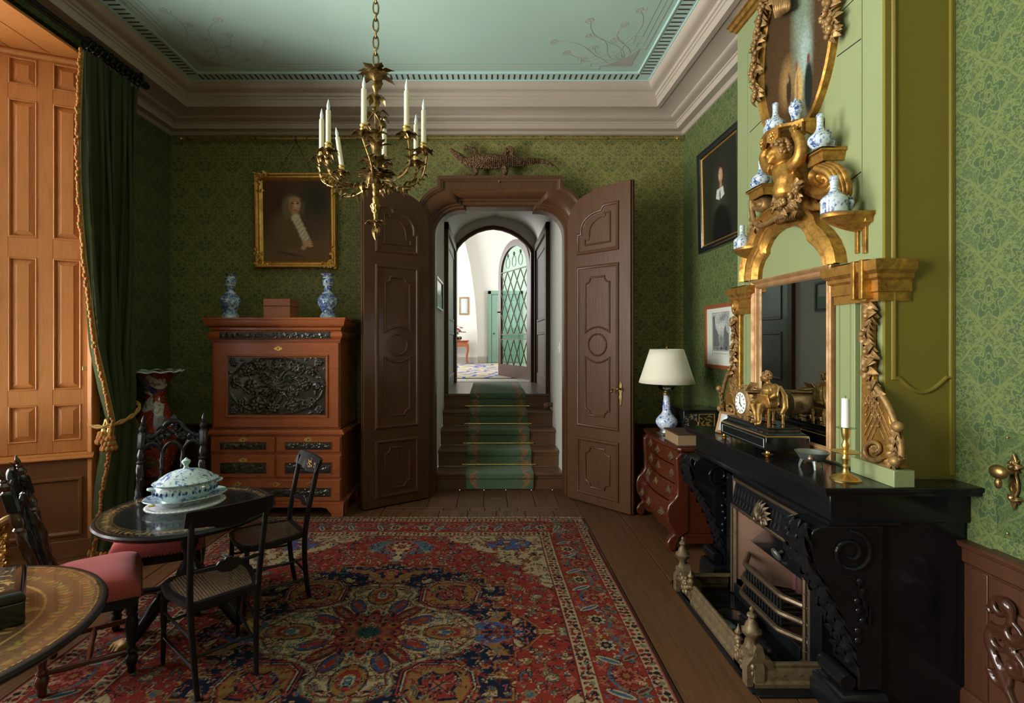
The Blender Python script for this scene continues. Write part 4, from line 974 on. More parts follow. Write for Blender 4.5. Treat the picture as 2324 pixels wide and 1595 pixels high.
# side drops: volute, leaf garland, lattice console
def drop(pts_px, far):
    f = (lambda px, py, off=.02: BR(px, py, off)) if not far else None
    v = []
    Ydir = -1
    if not far:
        Q = lambda px, py, off=.02: BR(px, py, off)
    else:
        # mirror of the near drop about the mirror's axis
        ym = (MY0 + MY1) / 2
        def Q(px, py, off=.02):
            p = BR(px, py, off); return Vector((p.x, 2 * ym - p.y + .0, p.z))
    c = Q(1970, 655); n_ = Vector((-1, 0, 0))
    mb = MB()
    sp_ = spiral(0, 0, .062, .012, pi * .5, 1.6 * (1), 34)
    mb.tube([(XC - .026 - .02 * i / 34, c.y + a * .62, c.z + b) for i, (a, b) in enumerate(sp_)], [.016 - .006 * i / 34 for i in range(35)], 8)
    mb.lathe([(.058, 0), (.060, .02), (.05, .028), (.0, .03)], n=16, M=Matrix.Translation((XC, c.y, c.z)) @ Matrix.Rotation(-pi / 2, 4, 'Y') @ Matrix.Diagonal((1, .62, 1, 1)))
    rel('volute', mb, 'gold')
    mb = MB(); r = random.Random(11)
    for i in range(16):
        py = 690 + i * 13.5; px = 1972 + 5 * sin(i * .9) + (0 if i < 11 else (i - 10) * 3.5)
        p = Q(px, py, .03)
        for k in range(4):
            a = r.uniform(0, 2 * pi); mb.leaf(p, (-.35, .55 * cos(a), -.45 + .6 * sin(a)), (-1, 0, .2), .045, .017, .9)
        if i % 3 == 2: mb.ell(p + Vector((-.02, 0, 0)), .013, 8, 6)
    rel('leaf_garland', mb, 'gold_dark', ang=60)
    # back strip and console outline
    ol = [(1956, 640), (1957, 880), (1956, 960), (1957, 1060), (2050, 1062), (2048, 1020), (2040, 985), (2024, 958), (2020, 930), (2010, 912), (1996, 890), (1984, 868), (1980, 780), (1982, 640)]
    rel('console_plate', MB().prism([(Q(*q).y, Q(*q).z) for q in ol], RIGHT(XC), -.004 if far else 0, .026), 'gold', bevel=.006, ang=35)
    mb = MB()
    for k in range(7):
        for sg in (1, -1):
            a, b = (1962 + 10 * k, 895), (1962 + 10 * k + sg * 46, 1000); A, B = [], []
            pts = []
            for i in range(9):
                x, y = a[0] + (b[0] - a[0]) * i / 8, a[1] + (b[1] - a[1]) * i / 8
                lim = 1990 + max(0, (y - 895)) * .40
                if 1959 < x < lim: pts.append(Q(x, y, .028))
            if len(pts) > 1: mb.tube(pts, .0035, 5)
    for k in range(9):
        p = Q(1966 + (k % 3) * 14, 915 + (k // 3) * 26, .03); mb.ell(p, .006, 6, 4)
    rel('lattice', mb, 'gold_dark')
    mb = MB()
    e1 = [Q(*q, .035) for q in [(1984, 872), (1998, 892), (2012, 914), (2022, 934), (2030, 955), (2040, 985), (2046, 1015), (2044, 1042), (2030, 1056), (2000, 1058)]]
    mb.tube(bez(e1, 4), .013, 8); 
    mb.tube([Q(1983 + a, 1020 + b, .036) for a, b in spiral(0, 0, 26, 5, pi * .2, 1.5, 28)], [.012 - .006 * i / 28 for i in range(29)], 7)
    for k in range(9):
        a = k * .7; p = Q(1983 + 9 * cos(a), 1020 + 9 * sin(a), .045); mb.leaf(p, (-.3, cos(a), sin(a)), (-1, 0, 0), .03, .012, .8)
    for k in range(6): 
        p = Q(2040 - 3 * k, 960 + 17 * k, .04); mb.leaf(p, (-.1, -.15, -.9), (-1, 0, .1), .045, .018, .5); mb.leaf(p, (-.1, .6, -.9), (-1, 0, .1), .055, .02, .5)
    mb.tube([Q(*q, .045) for q in [(2020, 1035), (2036, 1028), (2046, 1040), (2036, 1052), (2024, 1046)]], .010, 6)
    for p in ((2038, 968), (2032, 1046)): mb.ell(Q(*p, .05), .022, 10, 7)
    rel('acanthus', mb, 'gold_dark', ang=60)
    q0, q1 = Q(1951, 1064), Q(2053, 1094); y0, y1 = sorted((q0.y, q1.y))
    rel('console_base', MB().box(XC - .06, XC + .02, y0, y1, .935, 1.00), 'green', bevel=.003)
drop(None, False); drop(None, True)
# C-scrolls, capitals and shelves round the putto
def scroll(cx, cy, r, turns, tail, sgn, w=.05):
    mb = MB(); pts = spiral(0, 0, r, r * .18, tail, turns * sgn, 36)
    q = [BR(cx + a, cy + b, .03 + .03 * i / 36) for i, (a, b) in enumerate(pts)]
    mb.tube(q, [.020 - .009 * i / 36 for i in range(37)], 8, flat=1.8, up=(1, 0, 0))
    mb.lathe([(.012, 0), (.022, .01), (.012, .02)], n=10, M=Matrix.Translation(BR(cx, cy, .05)) @ Matrix.Rotation(-pi / 2, 4, 'Y')); return mb
mb = scroll(1872, 405, 26, 1.5, -pi * .5, -1)
big = [BR(*q, o_) for q, o_ in [((1868, 372), .10), ((1896, 382), .09), ((1912, 410), .08), ((1915, 440), .07), ((1902, 470), .06)]]
for k in range(4): mb.tube(bez([p + Vector((-.012 * (k - 1.5), .008 * k, -.004 * k)) for p in big], 5), .016, 7)
sw = [BR(*q, o_) for q, o_ in [((1812, 362), .05), ((1822, 395), .05), ((1840, 425), .055), ((1866, 440), .06), ((1892, 428), .06), ((1905, 405), .06)]]
mb.tube(bez(sw, 5), [.014 + .014 * sin(pi * i / 25) for i in range(26)], 8, flat=1.5, up=(1, 0, 0))
rel('c_scroll', mb, 'gold', ang=60)
mb = scroll(1727, 463, 17, 1.5, -pi * .5, 1)
mb.tube(bez([BR(*q, .06) for q in [(1708, 440), (1706, 470), (1712, 500), (1722, 512), (1738, 508), (1760, 495)]], 5), .016, 7)
for k in range(10): mb.leaf(BR(1708 + 2 * k, 490 + 6 * (k % 5), .05), (-.3, rnd.uniform(-1, 1), -1), (-1, 0, .1), .06, .02, .8)
for k in range(7): mb.leaf(BR(1706 - k * 1.5, 505 + 12 * k, .03), (-.4, rnd.uniform(-.6, .6), -1), (-1, 0, .1), .055, .017, .8)
rel('c_scroll', mb, 'gold_dark', ang=60)
def capital(pxa, pxb, py, dep, nm, h=.055):
    pa, pb = BR(pxa, py, dep * .5), BR(pxb, py, dep * .5); y0, y1 = sorted((pa.y, pb.y)); z = (pa.z + pb.z) / 2
    pr = [(-.0, -h), (.010, -h), (.014, -h * .6), (.018, -h * .35), (.022, -.016), (.028, -.014), (.028, 0), (0, 0)]
    m_ = MB().sweep([(XC, y1), (XC - dep * .55, y1), (XC - dep * .55, y0), (XC, y0)], [(-d, z + h_) for d, h_ in pr], WORLD, closed=False)
    m_.box(XC - dep * .55 - .028, XC, y0 - .028, y1 + .028, z - .006, z - .0005)
    rel(nm, m_, 'gold', ang=30); return z
zr_ = capital(1846, 1874, 345, .16, 'capital'); zl_ = capital(1712, 1737, 426, .16, 'capital')
# lambrequin shelf carried by the putto
def shelf_pts(n=10): return [(XC - .05, 0)]
sa, sb = BR(1747, 292, .20), BR(1832, 254, .17)
zsf = BR(1790, 268, .17).z
ys0, ys1 = 2.465, 2.78
out = [(XC, ys1), (XC - .10, ys1), (XC - .13, ys1 - .05), (XC - .17, ys1 - .07), (XC - .19, (ys0 + ys1) / 2), (XC - .17, ys0 + .07), (XC - .13, ys0 + .05), (XC - .10, ys0), (XC, ys0)]
mb = MB().loft([[(x, y, zsf - .018) for x, y in out], [(x - .006, y, zsf - .006) for x, y in out], [(x - .006, y, zsf) for x, y in out]]); rel('shelf', mb, 'gold', bevel=.003)
mb = MB()
for a, b in zip(out, out[1:]):
    A, B = Vector(a), Vector(b); L = (B - A).length
    if L < .05: continue
    dd = (B - A).normalized(); nn = Vector((dd.y, -dd.x)); nn = nn if nn.x < 0 else -nn
    m0 = (A + B) / 2; hw = min(L * .42, .045)
    pl = [(-hw, 0), (hw, 0), (hw, -.045), (hw * .5, -.056), (0, -.066), (-hw * .5, -.056), (-hw, -.045)]
    mb.prism(pl, lambda s_, h, q, m0=m0, dd=dd, nn=nn: (m0.x + dd.x * s_ + nn.x * q, m0.y + dd.y * s_ + nn.y * q, zsf - .018 + h), 0, .012)
    mb.ell((m0.x + nn.x * .014, m0.y + nn.y * .014, zsf - .045), .012, 8, 5)
    for k in range(6): mb.ell((m0.x + nn.x * .013 + dd.x * .016 * cos(k * 1.05), m0.y + nn.y * .013 + dd.y * .016 * cos(k * 1.05), zsf - .045 + .016 * sin(k * 1.05)), .006, 6, 4)
    rel('lambrequin', mb, 'gold', ang=40); mb = MB()
# small brackets
def bracket(pxa, pxb, py, dep):
    pa, pb = BR(pxa, py, dep * .6), BR(pxb, py, dep * .6); y0, y1 = sorted((pa.y, pb.y)); z = BR((pxa + pxb) / 2, py, dep * .6).z; ym = (y0 + y1) / 2; h = (y1 - y0) / 2
    m_ = MB()
    def half(k, zz): return [(XC - dep * k * sin(pi * i / 12) ** .7, ym + h * k * cos(pi * i / 12), zz) for i in range(13)]
    m_.loft([half(.25, z - .07), half(.6, z - .05), half(.85, z - .03), half(.9, z - .02), half(1.0, z - .014), half(1, z)]); rel('bracket_shelf', m_, 'gold', ang=40); return z, ym
zb1, yb1 = bracket(1668, 1710, 563, .11); zb2, yb2 = bracket(1874, 1932, 487, .17)
e0 = BR(1930, 480, .02); e1 = BR(1972, 472, .02)
rel('shelf_strip', MB().box(XC - .035, XC, e1.y, e0.y, zb2 - .045, zb2), 'gold', bevel=.004)
# putto, one continuous body with raised arms
Q = lambda px, py, X=1.47: PXW(px, py, X)
b = MB(); hd = Q(1772, 349, 1.45)
b.ell(hd, (.052, .050, .058), 16, 12); b.ell(hd + Vector((-.034, .010, -.022)), (.028, .034, .028), 12, 8)      # skull, cheeks
for dy in (-.018, .026): b.ell(hd + Vector((-.040, dy + .006, -.018)), (.017, .017, .017), 10, 7)
b.ell(hd + Vector((-.058, .012, -.008)), (.010, .009, .012), 8, 6); b.ell(hd + Vector((-.050, .010, -.040)), (.012, .014, .010), 8, 6)  # nose, chin
b.ell(hd + Vector((-.053, .011, -.027)), (.008, .014, .005), 8, 5); b.ell(hd + Vector((-.046, .010, .012)), (.012, .03, .010), 8, 6)   # mouth, brow
tor = [Q(1777, 372, 1.48), Q(1784, 390, 1.475), Q(1788, 412, 1.465), Q(1786, 432, 1.462), Q(1786, 448, 1.475)]
b.tube([hd + Vector((.01, 0, -.02))] + tor, [.026, .052, .064, .060, .064, .05], 14)
b.ell(tor[3] + Vector((-.02, 0, 0)), (.045, .052, .05), 12, 8)
for sg, pts in ((1, [(1757, 384), (1743, 378), (1735, 358), (1741, 340), (1748, 327)]), (-1, [(1800, 376), (1812, 362), (1818, 342), (1815, 318), (1805, 303)])):
    q = [Q(*p, 1.46) for p in pts]; b.tube(bez(q, 4), [.036 - .016 * i / 16 for i in range(17)], 10)
    hnd = q[-1]; b.ell(hnd, (.018, .02, .02), 10, 7)
    for k in range(4): b.tube([hnd + Vector((-.008, -.016 + .011 * k, .008)), hnd + Vector((-.018, -.018 + .012 * k, .026)), hnd + Vector((-.014, -.018 + .012 * k, .038))], .0055, 6)
    b.tube([hnd, hnd + Vector((-.018, .02 * sg, .01)), hnd + Vector((-.024, .022 * sg, .024))], .006, 6)
v_ = voxel(b, .0055, 3); rel('putto', v_, 'gold', ang=180)
mb = MB(); r = random.Random(4)
for k in range(150):
    a = r.uniform(0, 2 * pi); e_ = r.uniform(-.3, 1.5); p = hd + Vector((.004 + .052 * cos(e_) * cos(a), .052 * cos(e_) * sin(a), .010 + .058 * sin(e_)))
    if p.x < hd.x - .030 and p.z < hd.z + .035: continue
    mb.ell(p, (.013, .013, .011), 6, 5)
rel('putto_hair', mb, 'gold_dark', ang=180)
mb = MB()
for k in range(70):
    u = r.random(); p = Q(1760 + 55 * u, 462 - 40 * u + 18 * sin(u * pi) + r.uniform(-14, 12), 1.46); a = r.uniform(0, 6.28)
    mb.leaf(p, (-.7, cos(a), sin(a)), (-1, 0, .3), .05, .018, .8)
for k in range(18):
    u = r.random(); p = Q(1765 + 45 * u, 462 - 32 * u + r.uniform(-8, 8), 1.43); mb.ell(p, .012, 7, 5)
for k in range(12): mb.leaf(Q(1765 + 4 * k, 490 - k, 1.5), (-.2, .5, -.6), (-1, 0, .1), .06, .02, .9)
rel('flower_swag', mb, 'gold_dark', ang=60)
mb = MB()
for k in range(6): mb.tube(bez([BR(1800 + 6 * k, 440 - 3 * k, .06), BR(1835 + 5 * k, 470, .05), BR(1865 + 4 * k, 470 - 8 * k, .05)], 4), .012, 6)
rel('drapery', mb, 'gold')
# oval painting
t = thing('oval_painting', 'tall oval oil painting with flower swags, three dark robed figures, over the gilt putto', 'painting', (XC - .02, 2.62, 3.1))
yl = BR(1722, 215, .02).y; yr = BR(1899, 60, .02).y; yc = (yl + yr) / 2; ra = (yl - yr) / 2; zlo = BR(1790, 330, .02).z; zcn = 3.05; rb = zcn - zlo
rb = .52; zcn = zlo + rb
sup = lambda k: [(yc + (ra - k) * cos(a), zcn + (rb - k) * sin(a)) for a in lin(0, 2 * pi * 47 / 48, 47)]
MB().sweep(sup(0), [(0, 0), (0, .032), (.008, .04), (.018, .034), (.024, .022), (.032, .026), (.038, .016), (.042, .01)], RIGHT(XC)).build('frame', M['gold'], t, True, ang=40)
cv = Cv(2 * ra, 2 * rb, .008, (.070, .036, .014))
nz = np.random.RandomState(3).rand(*cv.X.shape)
tr = lambda px, py: ((lambda p: (p.y - yc, p.z - zcn))(BR(px, py, .02)))
a, b_ = tr(1815, 60); cv.ell(a, b_, .075, .40, (.20, .24, .17), soft=.5); a, b_ = tr(1822, 120); cv.ell(a, b_, .045, .12, (.32, .40, .36), soft=.6)
a, b_ = tr(1782, 190); cv.ell(a, b_, .06, .11, (.30, .17, .06), soft=.5)
a, b_ = tr(1830, 195); cv.ell(a, b_, .032, .125, (.012, .016, .012), soft=.15); cv.ell(a, b_ + .14, .011, .026, (.16, .04, .02), soft=.2)
a, b_ = tr(1808, 200); cv.ell(a, b_, .034, .11, (.52, .33, .12), soft=.2); cv.ell(a + .012, b_, .008, .10, (.30, .15, .04), soft=.4); a, b_ = tr(1803, 150); cv.ell(a, b_, .010, .024, (.22, .07, .03), soft=.2)
a, b_ = tr(1786, 205); cv.ell(a, b_, .022, .085, (.045, .02, .012), soft=.2); a, b_ = tr(1784, 182); cv.ell(a, b_, .008, .016, (.35, .2, .12), soft=.3)
cv.I *= (.8 + .4 * nz)[..., None]
rr_ = (cv.X / (ra - .03)) ** 2 + (cv.Y / (rb - .03)) ** 2
ob = cv.mesh('c', RIGHT(XC - .010)); 
kk = np.sqrt(np.maximum(rr_, 1)); 
sh = lambda a, b, h: (XC - .010, yc + a / max(1, sqrt((a / (ra - .03)) ** 2 + (b / (rb - .03)) ** 2)), zcn + b / max(1, sqrt((a / (ra - .03)) ** 2 + (b / (rb - .03)) ** 2)))
cv.painted('canvas', M['oilpaint'], sh, t, True, ang=180)
mb = MB(); r = random.Random(8)
for (pa, pb, n_) in (((1750, -30), (1718, 225), 22), ((1880, -20), (1888, 75), 10)):
    mb = MB()
    for i in range(n_):
        u = i / (n_ - 1); px = pa[0] + (pb[0] - pa[0]) * u; px += -14 * sin(pi * u) if pa[0] < 1800 else 0; p = BR(px + r.uniform(-5, 5), pa[1] + (pb[1] - pa[1]) * u, .05)
        for k in range(5): a = r.uniform(0, 6.28); mb.leaf(p, (-.5, cos(a), sin(a)), (-1, 0, .1), .05, .016, .9)
        for k in range(3): mb.ell(p + Vector((-.02, r.uniform(-.02, .02), r.uniform(-.02, .02))), .014, 7, 5)
    mb.build('flower_garland', M['gold_dark'], t, True, ang=60)
mb = MB()
for k in range(8): mb.tube(bez([BR(1752 + 5 * k, -20, .06), BR(1757 + 5 * k, 15, .07), BR(1762 + 3 * k, 40 - 2 * k, .05)], 4), .009, 6)
mb.build('ribbon_bow', M['gold_dark'], t, True, ang=60)
# ================================================================ fireplace
fp_ = thing('fireplace', 'polished black slate fireplace with carved console legs under the mirror', 'fireplace', (1.45, 2.67, 0))
def fpart(name, mb, mat='slate', **kw): return mb.build(name, M[mat], fp_, True, **kw)
ZM = .935; MX0 = 1.287
mb = MB().sweep([(XR + .0, 3.365), (MX0 + .01, 3.365), (MX0 + .01, 1.98), (XR + .0, 1.98)], [(0, ZM - .036), (-.006, ZM - .034), (-.008, ZM - .022), (-.014, ZM - .018), (-.016, ZM - .004), (-.012, ZM), (0, ZM)], WORLD, closed=False)
mb.box(MX0 + .008, XR, 1.978, 3.367, ZM - .03, ZM); fpart('mantel_shelf', mb, ang=30)
fpart('frieze', MB().box(1.335, XR, 2.02, 3.33, .783, ZM - .03), bevel=.004)
fpart('frieze_moulding', MB().sweep([(1.60, 3.33), (1.335, 3.33), (1.335, 2.02), (1.60, 2.02)], [(0, .775), (-.006, .772), (-.012, .778), (-.012, .790), (0, .796)], WORLD, closed=False))
fpart('side_wall', MB().box(1.535, XR - .015, 2.03, 2.12, 0, .783).box(1.535, XR - .015, 3.24, 3.32, 0, .783).box(1.535, 1.60, 2.10, 2.33, 0, .783).box(1.535, 1.60, 3.05, 3.25, 0, .783).box(1.47, 1.60, 2.33, 3.06, .70, .783), bevel=.003)
fpart('hearth', MB().box(1.13, 1.52, 2.16, 3.20, 0.0005, .012), bevel=.003)
fpart('opening_frame', MB().box(1.44, 1.53, 2.24, 2.335, 0, .783).box(1.44, 1.53, 3.05, 3.13, 0, .783).box(1.44, 1.53, 2.24, 3.13, .695, .783), bevel=.004)
cpro = [(1.30, .775), (1.262, .755), (1.250, .72), (1.252, .683), (1.268, .63), (1.289, .58), (1.315, .53), (1.34, .479), (1.368, .43), (1.39, .377), (1.41, .325), (1.425, .274), (1.435, .23), (1.44, .19), (1.44, .135), (1.535, .135), (1.535, .775)]
for k, y0 in enumerate((2.012, 3.16)):
    y1 = y0 + .155; ym = (y0 + y1) / 2
    fpart('console_leg', MB().prism(cpro, lambda a, b, q: (a, q, b), y0, y1), bevel=.006)
    fpart('plinth', MB().sweep([(1.55, y1 + .02), (1.375, y1 + .02), (1.375, y0 - .006), (1.55, y0 - .006)], [(0, 0), (-.01, 0), (-.01, .07), (-.004, .08), (-.004, .10), (.01, .115), (.02, .12), (.10, .12)], WORLD, closed=False))
    m2 = MB().lathe([(.0, 0), (.030, 0), (.034, .02), (.030, .03), (.034, .045), (.030, .06), (.034, .08), (.030, .10), (.034, .125), (.030, .15), (0, .155)], n=14, M=Matrix.Translation((1.40, y0, .165)) @ Matrix.Rotation(-pi / 2, 4, 'X')); fpart('foot_scroll', m2)
    m2 = MB()
    for yy, sg in ((y0, -1), (y1, 1)):
        m2.tube([(1.405 + a, yy + sg * .004, .672 + b) for a, b in spiral(0, 0, .085, .02, pi * .5, -1.6, 40)], .008, 7)
        for j in range(7): m2.ell((1.44 + .012 * sin(j * 2), yy + sg * .004, .56 - .038 * j), (.012, .008, .014), 8, 5)
        for j in range(5): m2.tube(bez([(1.40 + .02 * j, yy + sg * .003, .58 - .03 * j), (1.43 + .012 * j, yy + sg * .005, .56 - .035 * j), (1.44 + .01 * j, yy + sg * .003, .53 - .035 * j)], 4), .005, 5)
        fpart('scroll_relief', m2); m2 = MB()
    m2 = MB()
    for j in range(9):
        i = 1 + j * 1.35; i0 = int(i); a = Vector(cpro[i0]).lerp(Vector(cpro[i0 + 1]), i - i0)
        for sg in (-1, 0, 1): m2.leaf((a.x - .004, ym + .04 * sg, a.y + .02), (-.15 if j < 3 else .35, .45 * sg, -1), (-1, 0, .25), .10 - .004 * j, .03, .25, .3)
    fpart('acanthus_leaf', m2, ang=60)
# cast iron insert
gi = thing('fire_grate', 'cast iron fire grate with bronzed trim and pierced hood in the fireplace', 'fire grate', (1.5, 2.69, .012))
def gpart(name, mb, mat='iron', **kw): return mb.build(name, M[mat], gi, True, **kw)
GY0, GY1 = 2.345, 3.045
gpart('top_trim', MB().sweep([(GY0 - .03, .02), (GY0 - .03, .69), (GY1 + .0, .69), (GY1 + .0, .02)][::-1], [(0, 0), (0, .012), (.012, .014), (.02, .008), (.024, .0)], RIGHT(1.45), closed=False), 'bronze', ang=30)
gpart('hood_plate', MB().prism([(1.445, .668), (1.425, .54), (1.435, .535), (1.455, .665)], lambda a, b, q: (a, q, b), GY0, GY1 - .02), 'iron')
m2 = MB()
n = 18
for i in range(n):
    y = GY0 + .05 + (GY1 - GY0 - .10) * i / (n - 1)
    if abs(y - 2.68) < .06: continue
    for kz in range(2): m2.tube([(1.441 - .02 * (.60 - .0) * (1 if kz else .35), y - .004, .645 - .055 * kz), (1.441 - .02 * (1 if kz else .45), y + .004, .605 - .045 * kz)], .0042, 5)
gpart('hood_slot', m2, 'gap')['kind'] = 'stuff'
m2 = MB()
sc = Vector((1.425, 2.68, .605))
for j in range(9): a = pi * (.05 + .9 * j / 8); m2.leaf(sc + Vector((-.004, 0, -.02)), (-.25, cos(a), sin(a)), (-1, 0, .1), .085, .016, .3, .5)
m2.ell(sc + Vector((-.012, 0, -.03)), (.018, .03, .02), 10, 7)
for sg in (1, -1): m2.tube([(1.405, 2.68 + sg * (.02 + a * sg * 0 + .0) + a * sg, .565 + b) for a, b in spiral(.02, 0, .03, .006, 0, 1.2, 18)], .008, 6)
gpart('shell_ornament', m2, 'bronze', ang=60)
strip = [(-.009, 0), (-.009, .008), (-.004, .012), (.004, .012), (.009, .008), (.009, 0)]
gpart('bamboo_trim', MB().sweep([(GY0, .02), (GY0, .528), (GY1, .528), (GY1, .02)], strip, RIGHT(1.437), closed=False), 'bronze', ang=40)
m2 = MB()
for y in (GY0, GY1):
    for k in range(7): m2.tube([(1.437 - .012 * cos(a), y + .0125 * sin(a), .09 + .065 * k) for a in lin(0, 2 * pi, 10)], .0028, 5)
for k in range(9): m2.tube([(1.437 - .012 * cos(a), GY0 + .07 + .07 * k, .528 + .0125 * sin(a)) for a in lin(0, 2 * pi, 10)], .0028, 5)
gpart('trim_joint', m2, 'bronze')
YI0, YI1, XI = 2.50, 2.90, 1.72
ins = [(1.45, GY1 - .012), (XI, YI1), (XI, YI0), (1.45, GY0 + .012)]
gpart('far_cheek', MB().loft([[(1.452, GY1 - .012, z), (XI, YI1, z), (XI, YI1 + .01, z), (1.452, GY1 - .002, z)] for z in (.10, .525)]), 'copper', ang=None)
gpart('near_cheek', MB().loft([[(1.452, GY0 + .012, z), (XI, YI0, z), (XI, YI0 - .01, z), (1.452, GY0 + .002, z)] for z in (.02, .525)]), 'copper', ang=None)
gpart('back_plate', MB().box(XI + .02, XI + .04, 2.30, 3.06, 0, .70), 'gap', ang=None)
gpart('throat', MB().loft([[(1.46, GY0 + .01, .53), (1.46, GY1 - .01, .53), (XI, YI1, .44), (XI, YI0, .44)], [(1.46, GY0 + .01, .54), (1.46, GY1 - .01, .54), (XI, YI1, .45), (XI, YI0, .45)]]), 'iron', ang=None)
for i in range(9):
    y = YI0 + .022 + (YI1 - YI0 - .044) * i / 8
    gpart('firebrick_rib', MB().tube([(XI - .005, y, .10), (XI - .005, y, .36), (XI + .0, y, .37)], .021, 8), 'coal')
gpart('canopy_plate', MB().loft([[(1.50, YI0 - .06, .35), (1.50, YI1 + .06, .35), (1.60, YI1 + .03, .45), (1.60, YI0 - .03, .45)], [(1.505, YI0 - .06, .345), (1.505, YI1 + .06, .345), (1.605, YI1 + .03, .445), (1.605, YI0 - .03, .445)]]), 'slate', ang=None)
gpart('damper_knob', MB().lathe([(.008, 0), (.008, .03), (.034, .032), (.034, .040), (.028, .046), (.0, .048)], n=20, M=Matrix.Translation((1.535, 2.70, .395)) @ Matrix.Rotation(-pi / 2 - .5, 4, 'Y')), 'pewter')
for k, (z, bul) in enumerate(((.262, .0), (.185, .012), (.105, .02))):
    q = [(1.62, YI1 + .02, z), (1.44 - bul, 2.86, z), (1.405 - bul, 2.80, z), (1.395 - bul, 2.70, z), (1.405 - bul, 2.60, z), (1.44 - bul, 2.54, z), (1.62, YI0 - .02, z)]
    q = [(1.50, 2.985, z), (1.428 - bul, 2.87, z), (1.418 - bul, 2.855, z), (1.414 - bul, 2.83, z), (1.414 - bul, 2.51, z), (1.418 - bul, 2.485, z), (1.428 - bul, 2.47, z), (1.48, 2.375, z)]
    gpart('fire_bar', MB().tube(q, .015, 8), 'bronze')
for i in range(13):
    u = (i + .5) / 13; p = Vector((1.416, 2.85 - .36 * u, 0))
    gpart('upright_bar', MB().tube([(p.x, p.y, .10), (p.x, p.y, .262)], .0065, 6), 'iron')
for i in range(8): gpart('grate_bar', MB().tube([(1.41, YI0 + .03 + .05 * i, .105), (XI, YI0 + .02 + .05 * i, .105)], .008, 6), 'iron')
gpart('bottom_grille', MB().box(1.43, 1.445, GY0 + .03, GY1 - .03, .012, .085), 'iron', bevel=.003)
gpart('foot_bracket', MB().prism([(GY0 - .06, .012), (GY0 + .02, .012), (GY0 + .02, .03), (GY0 - .005, .06), (GY0 - .035, .06), (GY0 - .06, .03)], RIGHT(1.43), 0, .01).ell((1.418, GY0 - .02, .038), .008), 'bronze', bevel=.002)
# fender
fd = thing('hearth_fender', 'low brass fender with spired corner ornaments on the hearth', 'fender', (1.13, 2.66, 0))
def dpart(name, mb, mat='fender', **kw): return mb.build(name, M[mat], fd, True, **kw)
FXx = 1.15; fpr = [(.03, .0), (-.012, 0), (-.012, .02), (-.002, .03), (.0, .07), (.006, .078), (.004, .092), (.014, .10), (.026, .096), (.03, .085)]
dpart('rail', MB().sweep([(1.44, 3.10), (FXx, 3.10), (FXx, 2.22), (1.44, 2.22)], [(d_, z + .008) for d_, z in fpr], WORLD, closed=False), 'fender', ang=40)
dpart('base_strip', MB().sweep([(1.44, 3.12), (FXx - .02, 3.12), (FXx - .02, 2.20), (1.44, 2.20)], [(0, .0005), (-.014, .0005), (-.014, .010), (.03, .010)], WORLD, closed=False), 'iron')
rc = carve(.70, .035, .005, 9, amp=.004); dpart('rail_relief', MB().relief(rc.H, .70, .035, lambda a, b, q: (FXx + .001 - q, 2.66 + a, .058 + b)), 'fender', ang=60)
rc = carve(.22, .04, .005, 4, amp=.004); dpart('rail_relief', MB().relief(rc.H, .22, .04, lambda a, b, q: (1.32 + a, 2.221 - q, .055 + b)), 'fender', ang=60)
def spire(x, y, k, name):
    s_ = k; pr = [(.030, 0), (.034, .012), (.024, .02), (.028, .045), (.036, .05), (.038, .06), (.024, .068), (.018, .085), (.020, .105), (.028, .115), (.036, .125), (.038, .133), (.026, .142), (.022, .158), (.014, .168), (.012, .180), (.018, .186), (.016, .194), (.006, .20), (.009, .212), (.002, .222)]
    dpart(name, MB().lathe([(r_ * s_, z * s_) for r_, z in pr], (x, y, .08), n=8), 'fender')
for y, sg in ((3.06, -1), (2.26, 1)):
    m2 = MB(); r = random.Random(6)
    st_ = [(-.05, .0), (.14, 0), (.14, .05), (.10, .07), (.085, .11), (.05, .12), (.035, .17), (.0, .17), (-.02, .12), (-.05, .09)]
    m2.prism([(y + sg * a, .01 + b) for a, b in st_], RIGHT(FXx + .01), -.02, .022)
    m2.prism([(FXx + a * .8, .01 + b) for a, b in st_], lambda a, b, q: (a, y - sg * .02 + q, b), -.02, .022)
    for k in range(26): a_, b_ = r.uniform(-.04, .12), r.uniform(.01, .11); m2.ell((FXx - .014, y + sg * a_, .02 + b_), (.012, .014, .014), 6, 4)
    for k in range(5): m2.ell((FXx - .016, y + sg * (.02 + .02 * k), .12 - .016 * k), (.014, .016, .02), 8, 5)
    dpart('corner_mount', m2, 'fender', ang=50)
    spire(FXx, y, 1.15, 'finial'); 
    dpart('small_finial', MB().lathe([(r_ * .75, z * .6) for r_, z in [(.020, 0), (.024, .02), (.018, .03), (.026, .05), (.030, .07), (.020, .08), (.014, .095), (.02, .11), (.024, .12), (.012, .14), (.006, .16), (.002, .18)]], (FXx, y + sg * .12, .085), n=8), 'fender')
t = thing('ash_shovel', 'black japanned coal shovel lying inside the fender', 'shovel', (1.28, 2.66, .012))
m2 = MB().lathe([(.115, 0), (.125, .006), (.12, .03), (.10, .05), (.05, .058), (.0, .06)], (0, .03, 0), 20, 1.0, .85); m2.build('pan', M['black'], t)
MB().tube([(0, -.07, .03), (.02, -.16, .04), (.02, -.26, .045)], [.02, .014, .010], 8).ell((.02, -.27, .045), .018).build('handle', M['iron'], t)
rc = carve(.12, .03, .004, 2, amp=.003); MB().relief(rc.H, .14, .035, lambda a, b, q: (b - .03, .03 + a, .055 + q - 2.2 * a * a)).build('border', M['fender'], t)
